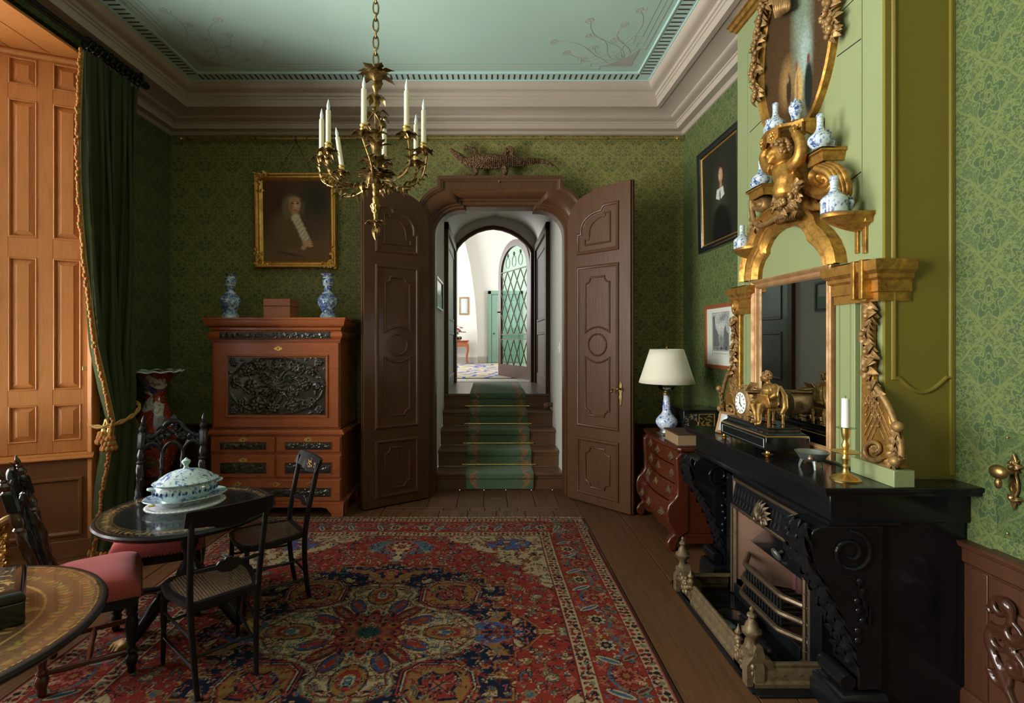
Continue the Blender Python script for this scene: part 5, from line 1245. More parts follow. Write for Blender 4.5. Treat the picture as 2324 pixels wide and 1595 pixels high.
# ---------------------------------------------------------------- jib door hardware on the right wall
t = thing('lock_plate', 'gilt rococo lock plate with knob on the papered door', 'door handle', PXW(2305, 1090, XR - .004))
b0 = Vector(t.location) / K
RW = lambda a, b, q: (XR - .006 - q, b0.y + a, b0.z + b)
MB().prism([(x, z) for x, z in [(0, -.11), (.010, -.08), (.008, -.06), (.018, -.03), (.016, 0), (.010, .02), (.016, .05), (.010, .075), (0, .10), (-.010, .075), (-.016, .05), (-.010, .02), (-.016, 0), (-.018, -.03), (-.008, -.06), (-.010, -.08)]], RW, 0, .008).build('plate', M['brass_old'], t, True, bevel=.003)
m2 = MB().tube([RW(a * .6, b - .025, .009) for a, b in arc(0, 0, .018, 0, 2 * pi, 14)], .003, 5)
for k in range(6): m2.leaf(RW(0, .05, .008), (-.3, cos(k), sin(k)), (-1, 0, 0), .03, .01, .8); m2.leaf(RW(0, -.06, .008), (-.3, cos(k), -abs(sin(k))), (-1, 0, 0), .03, .008, .8)
m2.build('plate_relief', M['brass_old'], t, True)['kind'] = 'stuff'
MB().tube([RW(.0, .03, .0), RW(.0, .03, .05)], .009, 8).ell(RW(.0, .03, .06), (.018, .032, .026), 12, 8).ell(RW(0, -.01, .06), (.010, .012, .02), 8, 6).build('knob', M['brass_old'], t, True)
cm = PXW(2300, 1480, XR - .03)
t = thing('carved_mount', 'dark carved rococo mount on the brown wainscot below the lock plate', 'carving', cm)
m2 = MB(); r = random.Random(12)
for k in range(5): m2.tube([(XR - .045, cm.y + .03 - .05 * (k % 2) + a, cm.z - .10 + .06 * k + b) for a, b in spiral(0, 0, .045, .008, k, 1.4 * (1 if k % 2 else -1), 22)], [.013 - .006 * i / 22 for i in range(23)], 7)
m2.tube(bez([(XR - .04, cm.y + .06, cm.z + .07), (XR - .045, cm.y + .075, cm.z), (XR - .045, cm.y + .03, cm.z - .09), (XR - .04, cm.y - .03, cm.z - .20)], 6), .016, 7)
for k in range(16): a = r.uniform(0, 6.28); m2.leaf((XR - .035, cm.y + r.uniform(-.06, .06), cm.z + r.uniform(-.15, .12)), (-.4, cos(a), sin(a)), (-1, 0, .2), .07, .022, .7)
m2.ell((XR - .045, cm.y + .01, cm.z + .16), (.02, .035, .024), 10, 6, Matrix.Rotation(.5, 3, 'X'))
voxel(m2, .006, 2).build('ornament', M['ebony_br'], t, True, ang=180)
MB().box(XR - .036, XR - .018, cm.y - .10, cm.y + .09, cm.z - .25, cm.z + .14).build('backing', M['wains'], t, True, bevel=.01)
jy = PXW(2262, 1000, XR).y; jd = thing('jib_door_plate', 'clear glass finger plate screwed to the papered door', 'finger plate', (XR - .003, jy - .12, .95))
MB().box(XR - .004, XR - .001, jy - .27, jy, PXW(2262, 1212, XR).z, PXW(2262, 975, XR).z).build('sheet', M['glass'], jd, True, bevel=.001)
for z in (PXW(2300, 995, XR).z, PXW(2305, 1216, XR).z): MB().ell((XR - .005, jy - .045, z), .004, 6, 4).build('screw', M['brass_old'], jd, True)
# ================================================================ blue and white porcelain on the overmantel
def bottle(name, label, loc, h, mat='delft', kind='bottle', grp='blue and white pieces on the overmantel'):
    t = thing(name, label, 'vase', loc, group=grp)
    if kind == 'bottle': pr = [(.20, 0), (.24, .01), (.22, .04), (.30, .10), (.36, .18), (.38, .26), (.35, .34), (.26, .42), (.17, .50), (.12, .58), (.10, .70), (.10, .84), (.11, .90), (.12, .93), (.12, .97), (.105, 1.0), (.08, .99)]
    elif kind == 'square': pr = [(.30, 0), (.34, .01), (.34, .30), (.35, .34), (.32, .42), (.22, .50), (.13, .58), (.10, .68), (.10, .80), (.12, .86), (.10, .90), (.12, .95), (.105, 1.0), (.08, .99)]
    elif kind == 'jar': pr = [(.20, 0), (.22, .02), (.20, .10), (.24, .25), (.32, .42), (.36, .55), (.33, .66), (.22, .72), (.21, .76), (.27, .78), (.24, .84), (.12, .90), (.06, .93), (.08, .97), (.02, 1.0)]
    else: pr = [(.25, 0), (.28, .02), (.38, .15), (.42, .32), (.38, .50), (.28, .60), (.22, .66), (.25, .76), (.30, .86), (.26, .92), (.10, .97), (.02, 1.0)]
    w = {'bottle': .85, 'square': .95, 'jar': .85, 'pot': .8}[kind]
    MB().lathe([(r_ * h * w, z * h) for r_, z in pr], n=22).build('body', M[mat], t)
    return t
def onb(px, py, off): p = BR(px, py, off); return p
bs = [('porcelain_bottle', 'tall neck porcelain bottle on the shelf held by the putto', 1760, zsf, .13, .155, 'bottle'),
      ('porcelain_jar', 'white lidded porcelain jar on the shelf held by the putto', 1806, zsf, .12, .108, 'jar'),
      ('porcelain_pot', 'small double gourd pot at the end of the shelf held by the putto', 1746, zsf, .15, .085, 'pot'),
      ('porcelain_bottle', 'tall porcelain bottle on the large gilt scroll beside the putto', 1861, zr_, .10, .158, 'bottle'),
      ('porcelain_jar', 'small porcelain flask behind the bottle on the large gilt scroll', 1882, zr_, .05, .095, 'bottle'),
      ('porcelain_bottle', 'porcelain bottle on the small gilt scroll under the putto', 1727, zl_, .09, .145, 'bottle'),
      ('porcelain_pot', 'tiny round porcelain pot on the small gilt scroll', 1711, zl_, .11, .062, 'pot'),
      ('porcelain_bottle', 'square shouldered porcelain bottle on the curved gilt bracket', 1893, zb2, .135, .158, 'square'),
      ('porcelain_vase', 'small cylindrical porcelain vase on the curved gilt bracket', 1925, zb2, .085, .075, 'jar'),
      ('porcelain_bottle', 'porcelain bottle on the low gilt bracket by the engraving', 1684, zb1, .06, .145, 'square'),
      ('porcelain_vase', 'tiny porcelain vase on the low gilt bracket by the engraving', 1698, zb1, .035, .075, 'jar')]
for nm, lb, px, z, off, h, kd in bs:
    y = (XC - off) * FX / (px - CX); bottle(nm, lb, (XC - off, y, z), h, 'delft', kd)
# ================================================================ on the mantel shelf
ck = thing('mantel_clock', 'black mantel clock with gilt drum dial and seated gilt figure in front of the mirror', 'clock', (1.43, 2.75, ZM))
def cpart(name, mb, mat, **kw): return mb.build(name, M[mat], ck, True, **kw)
cy0, cy1 = 2.485, 2.97; cx0, cx1 = 1.334, 1.545
A = PF(1636, 970, ZM)
def step(k0, k1, z0, z1, mat='black', nm='plinth_step'): cpart(nm, MB().box(cx0 + k0, cx1 - k0 * .6, cy0 + k0, cy1 - k0, z0, z1), mat, bevel=.003)
zq = ZM + .028; step(0, 0, zq + .0, zq + .066); step(.002, 0, zq + .066, zq + .070, 'gilt', 'gilt_line')
cpart('plinth_cove', MB().sweep([(cx0 + .006, cy0 + .006), (cx1 - .006, cy0 + .006), (cx1 - .006, cy1 - .006), (cx0 + .006, cy1 - .006)], [(0, zq + .070), (.004, zq + .078), (.018, zq + .086), (.022, zq + .098), (.018, zq + .104), (.02, zq + .108), (.09, zq + .108)], WORLD), 'black', ang=30)
MB().sweep(rect(cy0 + .02, cy1 - .02, zq + .012, zq + .056), [(0, 0), (.002, .002), (.004, 0)], RIGHT(cx0)).build('inlay_line', M['pewter'], ck, True)
zq += .108
dc_ = Vector((1.44, 2.83, zq + .082))
cpart('drum', MB().lathe([(.0, 0), (.066, 0), (.076, .008), (.070, .02), (.062, .03), (.062, .15), (.07, .16), (.0, .162)], n=32, M=Matrix.Translation((dc_.x - .055, dc_.y, dc_.z)) @ Matrix.Rotation(pi / 2, 4, 'Y')), 'gold_dark')
cpart('dial', MB().lathe([(.0, 0), (.058, 0), (.058, .004), (0, .005)], n=28, M=Matrix.Translation((dc_.x - .058, dc_.y, dc_.z)) @ Matrix.Rotation(-pi / 2, 4, 'Y')), 'white')
m2 = MB()
for k in range(12):
    a = k * pi / 6; m2.obox((dc_.x - .064, dc_.y + .045 * sin(a), dc_.z + .045 * cos(a)), (.001, .004, .012), Matrix.Rotation(-a, 3, 'X'))
m2.build('hour_mark', M['black'], ck, True)
m2 = MB().tube([(dc_.x - .066, dc_.y, dc_.z), (dc_.x - .066, dc_.y - .020, dc_.z - .018)], .002, 5).tube([(dc_.x - .066, dc_.y, dc_.z), (dc_.x - .066, dc_.y - .002, dc_.z + .038)], .0015, 5).ell((dc_.x - .066, dc_.y, dc_.z), .004, 6, 4)
m2.build('hand', M['black'], ck, True)
for yy in (-.045, .045):
    for xx in (-.04, .06): cpart('drum_foot', MB().lathe([(.012, 0), (.014, .006), (.010, .012), (.014, .018), (.008, .028)], (dc_.x + xx, dc_.y + yy, zq), 10), 'gold')
cpart('drum_top', MB().box(dc_.x - .05, dc_.x + .10, dc_.y - .05, dc_.y + .05, zq + .142, zq + .150), 'gold_dark', bevel=.003)
cpart('open_book', MB().obox((dc_.x - .01, dc_.y - .02, zq + .175), (.05, .07, .006), Matrix.Rotation(-.9, 3, 'Y')).obox((dc_.x + .02, dc_.y - .02, zq + .162), (.05, .07, .006), Matrix.Rotation(.15, 3, 'Y')), 'gold_dark', bevel=.002)
m2 = MB()
for k in range(34): a = rnd.uniform(0, 6.28); m2.leaf((dc_.x - .045, dc_.y + .075 * cos(a), dc_.z + .08 * sin(a)), (-.4, cos(a), sin(a)), (-1, 0, 0), .028, .010, .7)
m2.build('dial_wreath', M['gold_dark'], ck, True, ang=60)['kind'] = 'stuff'
# seated figure: one continuous body
B = MB(); f0 = Vector((1.45, 2.655, zq)); FS = .80; V = lambda x, y, z: f0 + Vector((x, y, z)) * FS
B2 = B; B = MB()
V1 = V; V = lambda x, y, z: Vector((x, y, z))
hdp = V(-.02, .02, .292)
B.ell(hdp, (.028, .026, .034), 14, 10); B.ell(hdp + Vector((-.018, .014, -.008)), (.012, .011, .016), 10, 7); B.ell(hdp + Vector((-.026, .020, -.003)), (.005, .004, .007), 8, 5); B.ell(hdp + Vector((-.022, .017, -.022)), (.008, .007, .006), 8, 5)
B.tube([hdp, V(-.012, .01, .255), V(0, 0, .235)], [.015, .014, .022], 10)
B.tube([V(0, 0, .245), V(-.005, 0, .215), V(.0, 0, .175), V(.0, 0, .13), V(.01, 0, .11)], [.030, .050, .046, .042, .046], 14, flat=1.15)
for sg in (1, -1): B.ell(V(0, .047 * sg, .232), (.026, .022, .026), 10, 7)
B.tube([V(-.0, .052, .23), V(.005, .098, .19), V(-.02, .085, .145), V(-.03, .06, .135)], [.022, .020, .015, .011], 10)     # arm on hip
B.tube([V(-.0, -.052, .23), V(-.02, -.085, .185), V(-.06, -.06, .155), V(-.075, -.035, .158)], [.022, .020, .015, .011], 10)   # arm with book
B.ell(V(-.034, .055, .132), (.012, .014, .010), 8, 6)
for k in range(4): B.tube([V(-.075, -.040 + .006 * k, .158), V(-.086, -.034 + .007 * k, .156)], .0045, 5)
B.tube([V(.0, .03, .125), V(-.06, .045, .128), V(-.095, .04, .115)], [.036, .032, .026], 12); B.tube([V(-.095, .04, .118), V(-.09, .015, .06), V(-.10, -.01, .014)], [.026, .018, .013], 10)
B.tube([V(.0, -.03, .125), V(-.05, -.045, .13), V(-.085, -.035, .125)], [.036, .032, .026], 12); B.tube([V(-.085, -.035, .125), V(-.105, -.055, .065), V(-.115, -.075, .014)], [.025, .019, .012], 10)
B.tube([V(-.10, -.01, .012), V(-.135, -.005, .008)], [.013, .009], 8); B.tube([V(-.115, -.075, .012), V(-.15, -.09, .008)], [.013, .009], 8)
B.tube([V(.03, -.04, .24), V(.045, -.07, .18), V(.04, -.09, .11), V(.02, -.085, .07)], [.014, .020, .019, .012], 10); B.tube([V(.03, .03, .23), V(.04, .04, .15), V(.0, .075, .09), V(-.02, .08, .03)], [.014, .018, .018, .012], 10)
B.tube([V(-.01, .06, .12), V(-.03, .075, .08), V(-.03, .08, .035)], [.03, .03, .018], 9)
B.xf(Matrix.Translation(f0) @ Matrix.Scale(FS, 4)); hdp = V1(*hdp); V = V1
cpart('figure', voxel(B, .0040, 2), 'bronzegold', ang=180)
m2 = MB()
for k in range(90):
    a = rnd.uniform(0, 6.28); e_ = rnd.uniform(-.5, 1.5); p = hdp + FS * Vector((.004 + .028 * cos(e_) * cos(a), .027 * cos(e_) * sin(a), .006 + .034 * sin(e_)))
    if p.x < hdp.x - .012 and p.y > hdp.y - .005 and p.z < hdp.z + .018: continue
    m2.ell(p, .006, 6, 4)
m2.build('figure_hair', M['gold_dark'], ck, True, ang=180)
m2 = MB().box(f0.x - .04, f0.x + .04, f0.y - .048, f0.y + .048, zq + .068, zq + .08)
for sx in (-.045, .045):
    for sy in (-.055, .055): m2.lathe([(.008, 0), (.006, .03), (.009, .05), (.007, .07)], (f0.x + sx * .8, f0.y + sy * .8, zq), 8)
m2.build('figure_stool', M['bronzegold'], ck, True, bevel=.002)
cpart('portfolio', MB().obox(V(-.075, -.055, .15), (.012, .06, .07), Matrix.Rotation(.3, 3, 'Z') @ Matrix.Rotation(-.3, 3, 'Y')), 'gold', bevel=.003)
# brass discs, bowl, candlestick, photo frame
for x in (cx0 + .012, cx1 - .02):
    for y in (cy0 + .01, cy1 - .02): cpart('foot', MB().lathe([(.006, 0), (.014, .002), (.006, .007), (.024, .011), (.026, .014), (.010, .018), (.006, .028)], (x, y, ZM), 18), 'brass')
p = PF(1843, 1062, ZM) ; t = thing('pewter_bowl', 'three legged pewter bowl on the black mantel', 'bowl', p)
MB().lathe([(.0, .030), (.03, .031), (.048, .042), (.058, .060), (.066, .070), (.068, .073), (.060, .072), (.050, .058), (.030, .042), (.0, .040)], n=26).build('bowl', M['pewter'], t)
for a in (-1.9, .2, 2.3): MB().tube([(.035 * cos(a), .035 * sin(a), .04), (.045 * cos(a), .045 * sin(a), .018), (.050 * cos(a), .050 * sin(a), 0)], [.010, .007, .005], 7).build('leg', M['pewter'], t)
MB().ell((-.058 * cos(.9), -.058 * sin(.9), .052), .010).build('boss', M['copper'], t)
p = PF(1919, 1088, ZM); t = thing('candlestick', 'brass candlestick with drip pan holding a white candle on the mantel', 'candlestick', p)
MB().lathe([(.054, 0), (.055, .004), (.045, .012), (.024, .020), (.012, .030), (.009, .045), (.013, .055), (.009, .062), (.012, .075), (.015, .085), (.010, .095), (.010, .118)], n=24, fn=lambda r_, z, a: r_ * (1 + (.03 * cos(8 * a) if z < .013 else 0))).build('stem', M['brass'], t)
MB().lathe([(.010, .108), (.050, .110), (.054, .114), (.050, .113), (.012, .114)], n=28).build('drip_pan', M['brass'], t)
MB().lathe([(.008, .116), (.011, .125), (.015, .138), (.010, .150), (.008, .160), (.013, .172), (.015, .19), (.016, .208), (.0, .209)], n=20).build('socket', M['brass'], t)
MB().lathe([(.016, .2055), (.034, .207), (.035, .210), (.016, .209)], n=24).build('collar', M['glass_green'], t)
t = thing('candle', 'white candle standing in the brass candlestick on the mantel', 'candle', p + Vector((0, 0, .2105)))
MB().lathe([(.0145, 0), (.0135, .115), (.008, .118), (.001, .117)], n=18).build('wax', M['wax'], t); MB().tube([(0, 0, .115), (0, 0, .127)], .0014, 5).build('wick', M['gap'], t)
p = PF(1645, 978, ZM); t = thing('photo_frame', 'small gilt photo frame leaning beside the clock', 'photo frame', (1.40, 3.09, ZM), rz=0)
ft = Matrix.Translation((1.40, 3.09, ZM)) @ Matrix.Rotation(-1.15, 4, 'Z') @ Matrix.Rotation(-.30, 4, 'X')
MB().sweep(rect(-.055, .055, 0.003, .135), [(0, -.008), (0, .004), (.005, .008), (.012, .004), (.016, 0)], RXZ).xf(ft).build('frame', M['goldpaint'], t, True)
cvp = Cv(.08, .10, .008, (.42, .42, .42)); cvp.ell(0, .01, .02, .025, (.75, .74, .72), soft=.4); cvp.ell(.01, -.03, .03, .02, (.2, .2, .21), soft=.5)
cvp.painted('photo', M['print'], lambda a, b, q: tuple(ft @ Vector((a, -.001, b + .07))), t, True)
MB().obox(ft @ Vector((0, .012, .06)), (.09, .004, .11), (Matrix.Rotation(-1.15, 3, 'Z') @ Matrix.Rotation(-.30, 3, 'X'))).build('back', M['black'], t, True)
# ================================================================ writing cabinet
sx0, sx1, sy0, sy1 = -2.372, -1.223, 4.375, 4.94
sc_ = thing('writing_cabinet', 'mahogany fall front writing cabinet with black carved panels against the back wall', 'cabinet', ((sx0 + sx1) / 2, 4.65, 0))
def sp_(name, mb, mat='mahog', parent=None, **kw):
    o = mb.build(name, M[mat], sc_, True, **kw)
    if parent is not None: o.parent = parent
    return o
ux0, ux1 = -2.350, -1.258
sp_('lower_case', MB().box(sx0 + .02, sx1 - .02, sy0 + .012, sy1, .12, .70), 'mahog_v', bevel=.003)
sp_('upper_case', MB().box(ux0, ux1, sy0 + .03, sy1, .73, 1.49), 'mahog_v', bevel=.003)
def u3(prof): return [(sx1, sy1), (sx1, sy0), (sx0, sy0), (sx0, sy1)]
def belt(name, x0, x1, y0, prof, mat='mahog'): sp_(name, MB().sweep([(x0, sy1), (x0, y0), (x1, y0), (x1, sy1)], prof, WORLD, closed=False).box(x0 + .01, x1 - .01, y0 + .01, sy1, prof[0][1], prof[-1][1]), mat, ang=30)
belt('waist_moulding', sx0, sx1, sy0, [(.02, .685), (0.0, .69), (-.006, .70), (-.006, .712), (.006, .718), (.014, .732), (.02, .738), (.05, .738)])
belt('plinth_moulding', sx0, sx1, sy0, [(.02, .10), (-.002, .102), (-.004, .118), (.008, .126), (.02, .128)])
belt('cornice', ux0, ux1, sy0 + .03, [(.0, 1.575), (-.008, 1.58), (-.010, 1.60), (-.018, 1.606)] + [(-.018 - .028 * sin(i / 5 * pi / 2), 1.606 + .045 * (1 - cos(i / 5 * pi / 2))) for i in range(1, 6)] + [(-.050, 1.652), (-.050, 1.662), (-.056, 1.668), (-.056, 1.684), (0, 1.684)])
belt('convex_frieze', ux0 + .006, ux1 - .006, sy0 + .03, [(0, 1.487), (-.010, 1.489), (-.010, 1.497)] + [(-.008 - .022 * sin(i / 6 * pi), 1.497 + .078 * i / 6) for i in range(7)] + [(0, 1.578)])
c = carve(.955, .058, .005, 21, amp=.009); ym = sy0 + .005
sp_('carved_panel', MB().relief(c.H, .93, .056, lambda a, b, q: ((ux0 + ux1) / 2 + a, sy0 - .002 - q, 1.536 + b), 0).box(ux0 + .08, ux1 - .08, sy0 - .0015, sy0 + .03, 1.506, 1.566), 'carved', ang=60)
# fall front
fx0, fx1, fz0, fz1 = ux0 + .02, ux1 - .012, .755, 1.472
ff = sp_('fall_front', MB().box(fx0, fx1, sy0 + .014, sy0 + .034, fz0, fz1), 'mahog', bevel=.003)
sp_('frame_moulding', MB().sweep(rect(fx0 + .10, fx1 - .085, fz0 + .08, fz1 - .10), [(0, 0), (.004, .010), (.012, .012), (.018, .004), (.024, -.006)], BACK(sy0 + .014)), 'mahog', ff, ang=30)
pw, ph = fx1 - fx0 - .185 - .05, fz1 - fz0 - .18 - .05; pcx, pcz = (fx0 + .10 + fx1 - .085) / 2, (fz0 + .08 + fz1 - .10) / 2
c = Cv(pw, ph, .005); r = random.Random(31); A_ = .022
c.ridge(arc(0, 0, pw * .485, 0, 2 * pi, 60, ph * .485), .014, A_ * .8, True)
c.flower(0, 0, .062, 9, A_); c.flower(0, 0, .034, 6, A_ * 1.2)
fl_ = [(-.24, .12, .045), (-.14, .155, .05), (.02, .15, .05), (.16, .13, .055), (-.20, .0, .05), (.22, .02, .05), (-.16, -.13, .06), (-.03, -.15, .05), (.12, -.14, .05), (.28, .11, .035), (-.33, .03, .03), (.33, .0, .032), (-.29, -.12, .035), (.27, -.12, .04), (.10, .05, .03), (-.10, .06, .03), (-.09, -.05, .03), (.11, -.05, .032)]
k_ = pw / .78
for i, (x, y, rr0) in enumerate(fl_):
    x *= k_; y *= ph / .40; 
    c.ridge(bez([(0, 0), (x * .5 - y * .35, y * .5 + x * .25), (x, y)], 8), .010, A_ * .55)
    c.ridge(spiral(x, y, rr0 * 1.35, rr0, atan2(-y, -x), .9 * (1 if i % 2 else -1), 20), .008, A_ * .55)
    c.flower(x, y, rr0, 5 + i % 4, A_ * r.uniform(.85, 1.15), r.uniform(0, 3)); 
for sx_ in (-1, 1):
    for sz in (-1, 1): c.flower(sx_ * pw * .44, sz * ph * .42, .035, 6, A_ * .9)
for k in range(105):
    x, y = r.uniform(-pw / 2, pw / 2), r.uniform(-ph / 2, ph / 2); c.hleaf(x, y, r.uniform(0, 6.28), r.uniform(.035, .06), r.uniform(.008, .013), A_ * r.uniform(.45, .7))
mg = np.minimum.reduce([c.X + pw / 2, pw / 2 - c.X, c.Y + ph / 2, ph / 2 - c.Y]); c.H *= np.clip(mg / .012, 0, 1)
sp_('carved_panel', MB().relief(c.H, pw, ph, lambda a, b, q: (pcx + a, sy0 + .0125 - q, pcz + b)), 'carved', ff, ang=60)
def escut(x, z, parent, handle=False, y=sy0 + .004):
    sh = [(0, -.022), (.012, -.016), (.026, -.012), (.040, 0), (.026, .012), (.012, .016), (0, .024), (-.012, .016), (-.026, .012), (-.040, 0), (-.026, -.012), (-.012, -.016)]
    o = sp_('escutcheon', MB().prism([(x + a, z + b) for a, b in sh], BACK(y), 0, .004), 'brass', parent, bevel=.0015)
    sp_('keyhole', MB().box(x - .002, x + .002, y - .0052, y - .003, z - .008, z + .005).ell((x, y - .0045, z + .005), (.004, .0012, .004), 8, 4), 'black', parent)
    if handle: sp_('handle', MB().tube(bez([(x - .03, y - .006, z), (x - .028, y - .02, z - .016), (x, y - .024, z - .024), (x + .028, y - .02, z - .016), (x + .03, y - .006, z)], 5), .0038, 6), 'brass_old', parent)
escut((fx0 + fx1) / 2 + .02, fz1 - .05, ff, y=sy0 + .014)
for z0, z1 in ((.541, .676), (.328, .524)):
    for x0, x1 in ((sx0 + .03, -1.806), (-1.790, sx1 - .03)):
        d_ = sp_('drawer', MB().box(x0, x1, sy0 + .002, sy0 + .03, z0 + .004, z1 - .004), 'mahog', bevel=.004)
        w_, h_ = (x1 - x0) * .72, (z1 - z0) * .46; xm, zm = (x0 + x1) / 2, z0 + (z1 - z0) * .42
        c = carve(w_, h_, .005, int(z0 * 100 + x0 * 10), amp=.009)
        sp_('carved_panel', MB().relief(c.H, w_, h_, lambda a, b, q: (xm + a, sy0 + .0008 - q, zm + b)), 'carved', d_, ang=60)
        sp_('panel_moulding', MB().sweep(rect(xm - w_ / 2 - .008, xm + w_ / 2 + .008, zm - h_ / 2 - .008, zm + h_ / 2 + .008), [(0, 0), (.003, .005), (.008, 0)], BACK(sy0 + .002)), 'mahog', d_)
        escut(xm, zm + h_ / 2 + .022, d_)
d_ = sp_('drawer', MB().box(sx0 + .03, sx1 - .03, sy0 + .002, sy0 + .03, .132, .312), 'mahog', bevel=.004)
xm, zm = (sx0 + sx1) / 2, .205; w_, h_ = .93, .075
c = carve(w_, h_, .005, 77, amp=.010); sp_('carved_panel', MB().relief(c.H, w_, h_, lambda a, b, q: (xm + a, sy0 + .0008 - q, zm + b)), 'carved', d_, ang=60)
sp_('panel_moulding', MB().sweep(rect(xm - w_ / 2 - .008, xm + w_ / 2 + .008, zm - h_ / 2 - .008, zm + h_ / 2 + .008), [(0, 0), (.003, .005), (.008, 0)], BACK(sy0 + .002)), 'mahog', d_)
for x, h in ((-2.12, True), (xm, False), (-1.50, True)): escut(x, .275, d_, h)
ft_ = [(0, 0), (.10, 0), (.105, .03), (.13, .05), (.14, .07), (.19, .08), (.19, .105), (0, .105)]
for sg, x in ((1, sx0), (-1, sx1)):
    sp_('bracket_foot', MB().prism([(x + sg * a, b) for a, b in ft_], BACK(sy0 + .03), 0, .032), 'mahog', bevel=.003)
    sp_('bracket_foot', MB().prism([(sy0 + a, b) for a, b in ft_], lambda a, b, q: (x + sg * q, a, b), 0, .03), 'mahog', bevel=.003)
    sp_('bracket_foot', MB().box(min(x, x + sg * .08), max(x, x + sg * .08), sy1 - .08, sy1, 0, .105), 'mahog')
sp_('apron', MB().box(sx0 + .17, sx1 - .17, sy0 + .004, sy0 + .03, .078, .105), 'mahog')
# on the cabinet
ZS = 1.684
def gourd(label, x, y):
    t = thing('delft_vase', label, 'vase', (x, y, ZS), group='pair of delft vases on the cabinet')
    pr = [(.055, 0), (.072, .004), (.070, .02), (.060, .04), (.052, .060), (.058, .085), (.078, .115), (.088, .145), (.086, .17), (.070, .198), (.046, .222), (.036, .235), (.034, .25), (.032, .285), (.036, .296), (.040, .302), (.048, .318), (.050, .334), (.046, .350), (.036, .362), (.034, .372), (.040, .382), (.058, .392), (.062, .398), (.055, .399), (.03, .37)]
    MB().lathe(pr, n=48, fn=lambda r_, z, a: r_ * (1 + (.05 * abs(cos(4 * a)) if z < .23 else .01 * cos(8 * a)))).build('body', M['delft_d'], t, ang=70)
    for z, r_ in ((.228, .043), (.298, .039), (.366, .037)): MB().tube([(r_ * cos(a), r_ * sin(a), z) for a in lin(0, 2 * pi * 23 / 24, 23)], .005, 6, loop=True).build('white_ring', M['porc'], t)
    return t
gourd('blue delft gourd vase on the cabinet at the end nearest the curtain', P(523, 700, 4.62).x, 4.62); gourd('blue delft gourd vase on the cabinet at the end nearest the door leaf', P(744, 700, 4.62).x, 4.62)
bx0, bx1 = P(598, 700, 4.50).x, P(658, 700, 4.50).x
t = thing('wooden_box', 'plain mahogany box with brass keyhole on top of the cabinet', 'box', ((bx0 + bx1) / 2, 4.60, ZS))
MB().box(bx0, bx1, 4.50, 4.72, ZS, ZS + .105).build('body', M['box'], t, True, bevel=.002); MB().box(bx0 - .001, bx1 + .001, 4.499, 4.721, ZS + .108, ZS + .168).build('lid', M['box'], t, True, bevel=.002)
MB().prism([((bx0 + bx1) / 2 + a, ZS + .092 + b) for a, b in [(-.02, 0), (-.008, .008), (0, .012), (.008, .008), (.02, 0), (.008, -.008), (0, -.010), (-.008, -.008)]], BACK(4.50), 0, .002).build('escutcheon', M['brass_old'], t, True)
# ================================================================ portrait over the cabinet
def picture(name, label, cat, y_or, mp, w, h, frame_prof, fmat, cvs, cmat='oilpaint', loc=None, inset=0.0, fw=.07):
    t = thing(name, label, cat, loc)
    MB().sweep(rect(-w / 2, w / 2, -h / 2, h / 2), frame_prof, mp).build('frame', M[fmat], t, True, ang=35)
    cvs.painted('canvas', M[cmat], lambda a, b, q: mp(a, b, inset), t, True, ang=None); return t
pa, pb = P(577, 392, 4.93), P(762, 606, 4.93); pw_, ph_ = pb.x - pa.x, pa.z - pb.z; pc = (pa + pb) / 2
pm = lambda a, b, q: (pc.x + a, 4.985 - q - .03 * (b + ph_ / 2) / ph_, pc.z + b)
iw, ih = pw_ - .14, ph_ - .14
cv = Cv(iw, ih, .0036, (.135, .070, .038)); N_ = np.random.RandomState(5).rand(*cv.X.shape)
tp = lambda px, py: ((px - 669.5) / 185 * pw_, -(py - 499) / 214 * ph_)
def el(px, py, rx, ry, col, rot=0, soft=.3): a, b = tp(px, py); cv.ell(a, b, rx * .0042, ry * .0042, col, rot, soft)
cv.I = cv.I * (1 + .5 * (cv.X / iw))[..., None] * (1 - .25 * (cv.Y / ih))[..., None]
el(715, 450, 45, 60, (.045, .038, .026), 0, .7); el(625, 460, 40, 60, (.095, .036, .018), 0, .7); el(640, 575, 60, 30, (.17, .095, .05), 0, .6)
el(652, 545, 44, 62, (.150, .082, .040), .15, .35); el(640, 515, 20, 26, (.165, .09, .045), .3, .5); el(668, 572, 40, 12, (.175, .098, .05), -.15, .5); el(690, 520, 8, 34, (.10, .052, .026), .25, .5); el(655, 575, 30, 3, (.09, .05, .025), -.2, .6)
el(659, 466, 20, 24, (.20, .15, .09), 0, .25); el(649, 476, 10, 18, (.17, .12, .07), 0, .3); el(683, 470, 6, 16, (.13, .09, .05), 0, .3)
el(666, 464, 13, 18, (.50, .25, .14), 0, .2); el(670, 462, 8, 12, (.62, .34, .20), 0, .5); el(658, 469, 4, 8, (.36, .16, .09), 0, .6)
el(661, 460, 3.2, 1.6, (.05, .025, .02), 0, .3); el(673, 460, 3.0, 1.6, (.05, .025, .02), 0, .3); el(661, 456.5, 4, 1.0, (.16, .08, .05), .1, .4); el(673, 456.5, 4, 1.0, (.16, .08, .05), -.1, .4)
el(668.5, 466, 1.8, 5, (.70, .42, .28), 0, .4); el(668, 475, 4.2, 1.4, (.36, .08, .06), 0, .4); el(667, 481, 6, 4, (.48, .25, .15), 0, .5)
el(666, 450, 12, 5, (.40, .24, .15), 0, .4)
for q in [(668, 492), (672, 500), (677, 510), (682, 520), (686, 530), (690, 538)]: el(*q, 9 if q[1] > 495 else 10, 8, (.62, .53, .38), .5, .3)
for k in range(6): el(672 + 3.4 * k, 499 + 8 * k, 8, 1.2, (.40, .32, .20), .8, .5)
